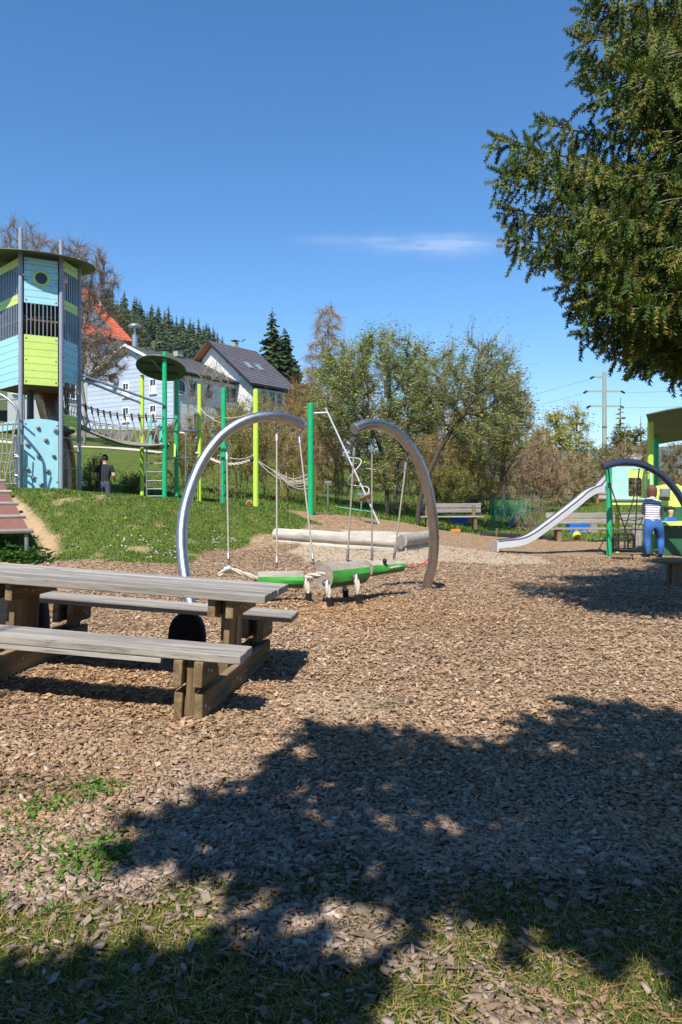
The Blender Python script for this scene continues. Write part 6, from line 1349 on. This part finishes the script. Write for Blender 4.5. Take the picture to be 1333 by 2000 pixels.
bush('far olive hedge beyond the meadow at the right', 1270, 58, 110, 915, 69, br+ol, gr_l, 5500, n_att=600)

# conifers -------------------------------------------------------------------
def conifer_mesh(name, h, rbase, tiers, per, rng, pal, droop=.35, gap=.0, low=.06, needle=1):
    """tiers of drooping boughs, each a jagged tapering spray; unit-free, base at z=0"""
    Vs, Fs, Cs = [], [], []; o = 0
    for t in range(tiers):
        k = t/(tiers-1); z = h*(low+(1-low)*k**.92); R = rbase*(1-k)**.85*rng.uniform(.8, 1.12)+.03*rbase
        n = max(4, int(per*(1-k*.65)))
        if rng.random() < gap: continue
        for q in range(n):
            a = 6.283*(q+rng.random())/n; L = R*rng.uniform(.7, 1.15); d = np.array([math.cos(a), math.sin(a), 0]); s = np.array([-math.sin(a), math.cos(a), 0]); w = L*rng.uniform(.26, .42); dz = -L*droop*rng.uniform(.6, 1.4)
            c = np.array([0, 0, z+rng.normal(0, h*.008)]); m1 = c+d*L*.5+np.array([0, 0, dz*.35]); m2 = c+d*L*.85+np.array([0, 0, dz*.8]); tip = c+d*L+np.array([0, 0, dz*.75])
            hang = np.array([0, 0, -w*.55])
            V = np.array([c, m1-s*w+hang, m1+np.array([0, 0, w*.12]), m1+s*w+hang, m2-s*w*.6+hang*.8, m2, m2+s*w*.6+hang*.8, tip])
            T = np.array([(0, 1, 2), (0, 2, 3), (1, 4, 5), (1, 5, 2), (2, 5, 6), (2, 6, 3), (4, 7, 5), (5, 7, 6)])
            Vs.append(V); Fs.append(T+o); o += 8; Cs.append(np.tile(jitcol(pal, 1, rng, .7, 1.35), (8, 1)))
    k = np.arange(6)*2*math.pi/6; V0 = np.concatenate([np.stack([np.cos(k)*rbase*.30, np.sin(k)*rbase*.30, np.full(6, 0.0)], 1), np.array([[0, 0, h*.97]])])
    Vs.append(V0); Fs.append(np.array([(q, (q+1) % 6, 6) for q in range(6)])+o); Cs.append(np.tile(np.array(pal[0][:3])*.9, (7, 1)))
    V, T, C = np.concatenate(Vs), np.concatenate(Fs), np.concatenate(Cs)
    return V, T, C
dkc = [S(48, 66, 36), S(58, 76, 40), S(40, 56, 34), S(70, 84, 44)]
def conifer(label, px, top_y, D, rad_px, seed, tiers=44, per=20, gap=0, low=.1, pal=dkc, group=None, name='spruce_tree', droop=.35):
    rng_ = np.random.default_rng(seed); g = G(px, D); top = P(px, top_y, D); h = top.z-g.z; r = empty(name, g, label, 'spruce', group)
    MB().tube([g, (g.x, g.y, g.z+h*.98)], [h*.013, .02], 7).build('trunk', M['bark'], r, True)
    V, T, C = conifer_mesh('c', h, rad_px/F*D, tiers, per, rng_, pal, droop, gap, low); mesh_np('crown', V+np.array(g), T, M['needles'], r, C); return r
conifer('tall dark spruce with an open crown right of the white house roof', 532, 603, 118, 78, 71, 44, 20, .1, .05, dkc+[S(84, 100, 60)])
conifer('shorter dense spruce in front of the tall open one', 557, 640, 112, 76, 72, 48, 26)
conifer('small spruce tip poking above the slate roof', 447, 664, 150, 16, 73, 16, 9)
conifer('thin sparse larch beside the power pole', 1212, 772, 76, 26, 74, 16, 7, .1, .25, [S(128, 122, 84), S(112, 108, 74)], droop=.1)
conifer('small pointed conifer right of the larch', 1252, 810, 82, 16, 75, 14, 7, .1, .2, [S(110, 112, 74)])
# forested hill on the left --------------------------------------------------
hx0, hy0 = -260, 330
hv, hf = [], []; nxh, nyh = 30, 14
def hill_z(px, D):                      # crest falls to the right
    base = 1.45+(970-(618+(max(px, 40)-170)*.335-.04*min(0, px-40)))*D/F
    return base
rows = [(250, .25), (300, .55), (340, .82), (380, 1.0), (430, 1.02), (520, .7), (640, .2)]
for i, (D, k) in enumerate(rows):
    for j in range(nxh):
        px = -420+j*36; z = max(3.5, (hill_z(px, 400)-4)*k+4); hv.append(P(px, 0, D).to_2d().to_3d()+Vector((0, 0, z)))
for i in range(len(rows)-1):
    for j in range(nxh-1): hf.append((i*nxh+j, i*nxh+j+1, (i+1)*nxh+j+1, (i+1)*nxh+j))
hill = MB().add(hv, hf).build('hill', dirty('wooded_hillside', S(70, 76, 44), .95, 0, .3, .05, .2), None, True); hill['kind'] = 'structure'
rngh = np.random.default_rng(81); protos = []
hillpal = [S(64, 82, 48), S(78, 92, 52), S(56, 72, 46), S(94, 102, 60)]
for i in range(4):
    V, T, C = conifer_mesh('c', 1.0, .21+.02*i, 15, 11, rngh, hillpal, .5, 0, .08); me = mesh_np('spruce_tree', V, T, M['needles'], None, C); protos.append(me.data); bpy.data.objects.remove(me)
def hz_at(px, D):
    ks = [r_[0] for r_ in rows]; k = float(np.interp(D, ks, [r_[1] for r_ in rows])); return max(3.5, (hill_z(px, 400)-4)*k+4)
cnt = 0
for D, n, sx in ((420, 62, 0), (385, 60, 1), (350, 56, 2), (318, 48, 3), (288, 36, 4)):
    for i in range(n):
        px = -30+(470*i/n)+rngh.normal(0, 4); DD = D+rngh.normal(0, 8); o = bpy.data.objects.new('spruce_tree', protos[(i*7+sx) % 4]); COL.objects.link(o)
        s = rngh.uniform(11.5, 19); x = (px-CX)/F*DD; o.location = (x, DD, hz_at(px, DD)-1); o.scale = (s, s, s); o.rotation_euler = (0, 0, rngh.uniform(0, 6.28))
        tag(o, 'dark green spruce standing in the forest on the left hillside', 'spruce', 'spruces of the hillside forest'); cnt += 1
fp = []
V, T, C = conifer_mesh('c', 1.0, .2, 9, 8, rngh, hillpal, .5, 0, .08)
for D, n in ((420, 50), (385, 46), (350, 42), (318, 34), (288, 26)):
    for i in range(n):
        px = -430+(395*(i+rngh.random())/n); DD = D+rngh.normal(0, 8); s = rngh.uniform(12, 19); fp.append((V*s+np.array([(px-CX)/F*DD, DD, hz_at(px, DD)-1]), T, C*rngh.uniform(.8, 1.2)))
V, T, C = join_np(fp); tag(mesh_np('hillside_forest', V, T, M['needles'], None, C), 'far spruce forest carrying on to the left of the hillside', 'forest', None, 'stuff')
tw_h = [S(118, 108, 66), S(132, 120, 78), S(100, 96, 56)]
for i, (px, py, D) in enumerate(((205, 612, 270), (232, 628, 265), (262, 650, 268))):
    g = P(px, py+60, D); tree('broad_tree', ['left of three budding olive trees at the forest edge above the red roof', 'middle of three budding olive trees at the forest edge above the red roof', 'right of three budding olive trees at the forest edge, nearest the vent mast'][i], g, [[tuple(g), tuple(P(px, py+25, D))]], [E_(px, py, D, 20, 34, 4)], 260, 1.0, .07, 90+i, 6, 2.0, .05, tw_h, 1500, .7, [S(120, 116, 60), S(136, 124, 70), S(96, 98, 50)], 'grey_bark', 'olive trees at the forest edge', infl=30)
# far blue ridge across the valley on the right
rv_, rf2 = [], []
for j in range(60):
    a = -.25+j*.035; Rr = 3800; x, y = math.sin(a)*Rr, math.cos(a)*Rr; h = 200+90*mnoise.noise(Vector((j*.16, 3, 0)))+60*math.sin(j*.12); rv_ += [Vector((x, y, -5)), Vector((x*1.05, y*1.05, h)), Vector((x*1.3, y*1.3, -5))]
for j in range(59): rf2 += [(3*j, 3*j+3, 3*j+4, 3*j+1), (3*j+1, 3*j+4, 3*j+5, 3*j+2)]
rid = MB().add(rv_, rf2).build('far_hill', dirty('distant_forest', S(64, 78, 54), .95, 0, .25, .004, .0), None, True); rid['kind'] = 'structure'

# leafy plants under the ramp --------------------------------------------------
for lab, px, D, n, sp in (('clump of dark green leafy plants under the left part of the ramp', 14, 15.3, 70, .28), ('clump of dark green leafy plants under the right corner of the ramp', 55, 15.2, 80, .24)):
    g = G(px, D); r = empty('leafy_plant', g, lab, 'plant'); parts = []
    for k in range(n):
        bx, by = g.x+rng.normal(0, sp), g.y+rng.normal(0, sp*.5); parts.append(leaf_quads((bx, by, Hs(bx, by)+abs(rng.normal(0, .13))), 6, .11, .06, .9, rng, np.array([S(72, 112, 48)[:3]])))
    V, T, C = join_np(parts); mesh_np('leaves', V, T, M['foliage'], r, C)

# ================================================================== NEAR SPRUCES
def needle_template(n, wid, rad, seed):
    rg = np.random.default_rng(seed); V, T = [], []
    for i in range(n):
        x = .02+.93*i/n+rg.uniform(0, .02); a = i*2.399+rg.normal(0, .3); fwd = .10*rg.uniform(.8, 1.5); d = np.array([fwd, math.cos(a)*rad, math.sin(a)*rad])*(1 if x < .8 else 1-.5*(x-.8)/.2); s = np.array([.5, -math.sin(a)*.5, math.cos(a)*.5])*wid
        b = np.array([x, 0, 0]); k = len(V); V += [b-s, b+s, b+d]; T.append((k, k+1, k+2))
    return np.array(V), np.array(T)
def place_twigs(base, d, L, thick, tmpl, rng):
    TV, TT = tmpl; n = len(base); d, u, v = frames(d); a = rng.uniform(0, 6.283, n)[:, None]; u, v = u*np.cos(a)+v*np.sin(a), v*np.cos(a)-u*np.sin(a)
    V = base[:, None]+d[:, None]*(TV[None, :, 0:1]*L[:, None, None])+u[:, None]*(TV[None, :, 1:2]*thick[:, None, None])+v[:, None]*(TV[None, :, 2:3]*thick[:, None, None])
    o = (np.arange(n)*len(TV))[:, None, None]; return V.reshape(-1, 3), (o+TT[None]).reshape(-1, 3)
def bough(A, B, rng, side_len=.9, dens=1.0, sagv=.25, hang=.8):
    """one spruce bough: returns its axis and the twigs on it"""
    A, B = np.array(A), np.array(B); L = np.linalg.norm(B-A); n = int(L/.05); t = np.linspace(0, 1, n); ax = A+(B-A)*t[:, None]; ax[:, 2] -= sagv*4*t*(1-t)*.5*L*.3
    f = (B-A)/L; side = np.cross(f, [0, 0, 1]); side /= np.linalg.norm(side)+1e-9; tb, td, tl, brA, brB = [], [], [], [], []
    step = .12/dens; st = np.arange(.14*L, L, step)
    for k, s in enumerate(st):
        tt = s/L; p = A+(B-A)*tt; p[2] -= sagv*4*tt*(1-tt)*.5*L*.3
        for sg in (-1, 1):
            bl_ = side_len*(.22+.78*min(1, (1-tt)*1.8))*rng.uniform(.55, 1.15); dirn = side*sg*rng.uniform(.6, 1)+f*rng.uniform(.35, .9)+np.array([0, 0, rng.uniform(-.35, .15)]); dirn /= np.linalg.norm(dirn)
            m = max(2, int(bl_/.08)); q = p.copy(); dcur = dirn.copy()
            for j in range(m):
                q2 = q+dcur*.08; brA.append(q); brB.append(q2); dcur = dcur+np.array([0, 0, -.10*hang]); dcur /= np.linalg.norm(dcur)
                hd = np.array([0, 0, -1.0])*hang*rng.uniform(.7, 1.7)+dcur*rng.uniform(.2, .8)+rng.normal(0, .28, 3)
                tb.append(q2); td.append(hd); tl.append(rng.uniform(.10, .34)); q = q2
            tb.append(q); td.append(dcur+np.array([0, 0, .25])); tl.append(rng.uniform(.12, .2))
        tb.append(p); td.append(f*.6+rng.normal(0, .35, 3)+np.array([0, 0, .3])); tl.append(rng.uniform(.1, .2))
    for j in range(5): tb.append(B-f*.05*j); td.append(f+rng.normal(0, .35, 3)+np.array([0, 0, .35])); tl.append(.22)
    return ax, np.array(tb), np.array(td), np.array(tl), np.array(brA), np.array(brB)
sp_pal = [S(82, 100, 34), S(68, 90, 33), S(98, 108, 40), S(54, 74, 30), S(114, 110, 46)]
def near_spruce(label, tx, ty, height, boughs, seed, tmpl, thick, dens, extra, lscale=1.0, side_len=.9, r0=.24):
    rng_ = np.random.default_rng(seed); g = Vector((tx, ty, Hs(tx, ty))); root = empty('spruce_tree', g, label, 'spruce')
    MB().tube([g-UP*.1]+[g+Vector((.04*math.sin(k), .04*math.cos(k*1.3), height*k/8)) for k in range(1, 9)], [r0*1.25]+[r0*(1-k/9) for k in range(1, 9)], 14).build('trunk', M['bark'], root, True)
    B_, D_, L_, SA, SB, AX = [], [], [], [], [], []
    for (tip, hz, sl) in boughs:
        A = (tx, ty, hz); ax, tb, td, tl, a_, b_ = bough(A, tip, rng_, sl*side_len, dens); B_.append(tb); D_.append(td); L_.append(tl); SA.append(a_); SB.append(b_); AX.append(ax)
    for (tip, hz, sl) in extra:
        A = (tx, ty, hz); ax, tb, td, tl, a_, b_ = bough(A, tip, rng_, sl*side_len, dens*.5); B_.append(tb); D_.append(td); L_.append(tl*1.5); SA.append(a_); SB.append(b_); AX.append(ax)
    tb, td, tl = np.concatenate(B_), np.concatenate(D_), np.concatenate(L_)*lscale
    V, T = place_twigs(tb, td, tl, np.full(len(tb), thick), tmpl, rng_); C = np.repeat(jitcol(sp_pal, len(tb), rng_, .65, 1.35), len(tmpl[0]), 0)
    tipv = (np.arange(len(V)) % 3 == 2); C[tipv] *= 1.15
    mesh_np('crown', V, T, M['needles'], root, C)
    a_, b_ = np.concatenate(SA), np.concatenate(SB); V1, F1 = segs(a_, b_, np.full(len(a_), .005), np.full(len(a_), .0045), 3); o = len(V1); Vb, Fb = [V1], [F1]
    for ax in AX:
        r_ = np.linspace(.035, .006, len(ax)); V2, F2 = segs(ax[:-1], ax[1:], r_[:-1], r_[1:], 5); Vb.append(V2); Fb.append(F2+o); o += len(V2)
    mesh_np('boughs', np.concatenate(Vb), np.concatenate(Fb), M['grey_bark'], root, None); return len(T)
TX, TY = 5.55, 8.6
def tipz(px, py, D): return tuple(P(px, py, D))
vb = []
for px, py, D, dzb, sl in ((985, 275, 8.2, -.25, .7), (985, 340, 7.9, .0, .7), (990, 415, 8.3, .3, .7), (1062, 240, 8.8, -.5, .75), (1010, 470, 7.8, .5, .9), (1040, 300, 7.5, .0, .9), (1070, 520, 8.2, .6, .9), (1110, 580, 7.7, .6, .9), (1130, 640, 8.4, .7, .9), (1150, 690, 7.6, .7, .9), (1210, 735, 8.0, .7, .8), (1270, 745, 7.4, .6, .8), (1320, 760, 7.6, .5, .7),
                           (1140, 20, 8.3, .5, .9), (1133, 75, 7.9, .6, .9), (1150, 130, 8.5, .7, .9), (1160, 180, 8.1, .9, .8), (1205, 205, 7.6, .8, .7), (1170, -20, 8.0, .5, .9), (1240, 60, 7.3, .5, .9), (1230, 150, 7.0, .6, .9), (1290, 180, 7.2, .7, .9),
                           (1110, 400, 7.3, .3, 1.0), (1150, 480, 7.0, .4, 1.0), (1200, 420, 6.9, .3, 1.0), (1220, 560, 6.9, .5, 1.0), (1180, 600, 7.1, .5, 1.0), (1260, 650, 6.8, .5, .9), (1250, 330, 7.0, .2, .9), (1330, 500, 6.6, .3, 1.0), (1330, 620, 6.7, .4, 1.0), (1330, 380, 6.7, .3, 1.0), (1330, 90, 7.0, .4, 1.0), (1320, 250, 6.9, .3, .9),
                           (1110, 345, 9.2, .1, .9), (1130, 450, 9.5, .3, .9), (1190, 560, 9.4, .5, .9), (1220, 660, 9.4, .5, .9), (1200, 80, 9.3, .5, .9)):
    t = tipz(px, py-(55 if py > 600 else 28 if py > 480 else 0), D); vb.append((t, t[2]+dzb, sl))
ex = []
rngx = np.random.default_rng(5)
for k in range(26):
    a = rngx.uniform(-1.5, 2.3); z = rngx.uniform(4.3, 11.5); R = max(.6, 4.2*(1-(z-2)/11)); ex.append(((TX+R*math.cos(a), TY+R*math.sin(a), z-.4), z+.2, 1.1))
for k in range(12):
    a = rngx.uniform(1.9, 4.6); z = rngx.uniform(7.6, 12); R = max(.6, 4.0*(1-(z-2)/11)); ex.append(((TX+R*math.cos(a), TY+R*math.sin(a), z-.4), z+.2, 1.1))
t1 = near_spruce('big dark green spruce whose drooping boughs fill the upper right', TX, TY, 13, vb, 101, needle_template(31, .10, .9, 1), .042, 1.15, ex)
# the spruce behind the viewer that shades the foreground
SH = Vector((-TOSUN.x/TOSUN.z, -TOSUN.y/TOSUN.z))          # ground shift of a shadow per metre of height
def caster(px, py, h):
    D = CAMZ*F/(py-HY); x = (px-CX)/F*D; return (x-SH.x*h, D-SH.y*h, h)
def shade_tree(label, tx, ty, height, lst, seed, a0, a1, n_ex, dens=1.2):
    sb = []
    for px, py, h, sl in lst: t = caster(px, py, h); sb.append((t, h+.7, sl))
    ex = []
    for k in range(n_ex):
        a = rngx.uniform(a0, a1); z = rngx.uniform(3.0, height-1); R = max(.6, 3.8*(1-(z-2)/height)); ex.append(((tx+R*math.cos(a), ty+R*math.sin(a), z-.4), z+.2, .9))
    return near_spruce(label, tx, ty, height, sb, seed, needle_template(12, .36, .95, 2), .088, dens, ex, 1.25)
t2 = shade_tree('spruce right behind the viewpoint whose boughs shade the foreground chips', 5.6, -2.2, 12, ((650, 1435, 5.4, .5), (690, 1470, 5.0, .45), (325, 1620, 4.4, .34), (420, 1590, 4.6, .40), (560, 1510, 5.0, .5), (1130, 1380, 5.8, .42), (1060, 1425, 5.6, .40), (1200, 1420, 6.0, .5), (1320, 1415, 6.2, .6), (880, 1530, 5.2, .36), (1000, 1490, 5.5, .5),
     (1300, 1600, 5.5, .6), (1290, 1720, 4.8, .6), (1120, 1650, 5.0, .36), (1333, 1500, 6.0, .6), (1230, 1790, 4.4, .5)), 102, -2.2, .6, 18)
t3 = shade_tree('spruce left behind the viewpoint that shades the lower left corner', -4.6, -2.6, 11, ((420, 1925, 3.8, .24), (540, 1900, 3.9, .22), (250, 1945, 3.7, .24), (60, 1950, 3.6, .24), (640, 1975, 3.5, .25), (200, 1990, 3.4, .25)), 103, 2.0, 4.6, 12)
for k, (x, y, sc_, rz) in enumerate(((-9.5, -9, 1.25, .5), (-1.5, -13, 1.35, 2.0), (9.5, -11, 1.3, 3.5), (14, -3, 1.2, 5.0), (-15, -3, 1.2, 1.2), (8.5, -6.5, 1.1, .3), (-8.5, -5.5, 1.1, 4.2))):  # unseen spruces added to block the rear sky and deepen the shadows
    src = [o for o in bpy.data.objects if o.get('label', '').startswith('spruce right behind')][0]; c_ = copy_tree(src); c_.location = (x, y, Hs(x, y)); c_.scale = (sc_,)*3; c_.rotation_euler = (0, 0, rz+.6)
    c_['label'] = ['spruce of the row behind the viewpoint, second from its left end', 'middle spruce of the row behind the viewpoint', 'spruce of the row behind the viewpoint, second from its right end', 'spruce at the right end of the row behind the viewpoint', 'spruce at the left end of the row behind the viewpoint', 'spruce in front of the row behind the viewpoint, right of the middle', 'spruce in front of the row behind the viewpoint, left of the middle'][k]; c_['group'] = 'spruces behind the viewpoint'


# ================================================================== AIR
hz_ = MB().box((0, 3000, 260), (18000, 18000, 540)).build('haze', None); hz_['kind'] = 'stuff'
hm = bpy.data.materials.new('pale_air'); hm.use_nodes = True; hn = hm.node_tree.nodes; hn.clear(); ho = hn.new('ShaderNodeOutputMaterial'); hvn = hn.new('ShaderNodeVolumePrincipled')
hvn.inputs['Color'].default_value = (.62, .78, 1.0, 1); hvn.inputs['Density'].default_value = .00008; hvn.inputs['Anisotropy'].default_value = .0
hm.node_tree.links.new(hvn.outputs[0], ho.inputs['Volume']); hz_.data.materials.clear(); hz_.data.materials.append(hm)
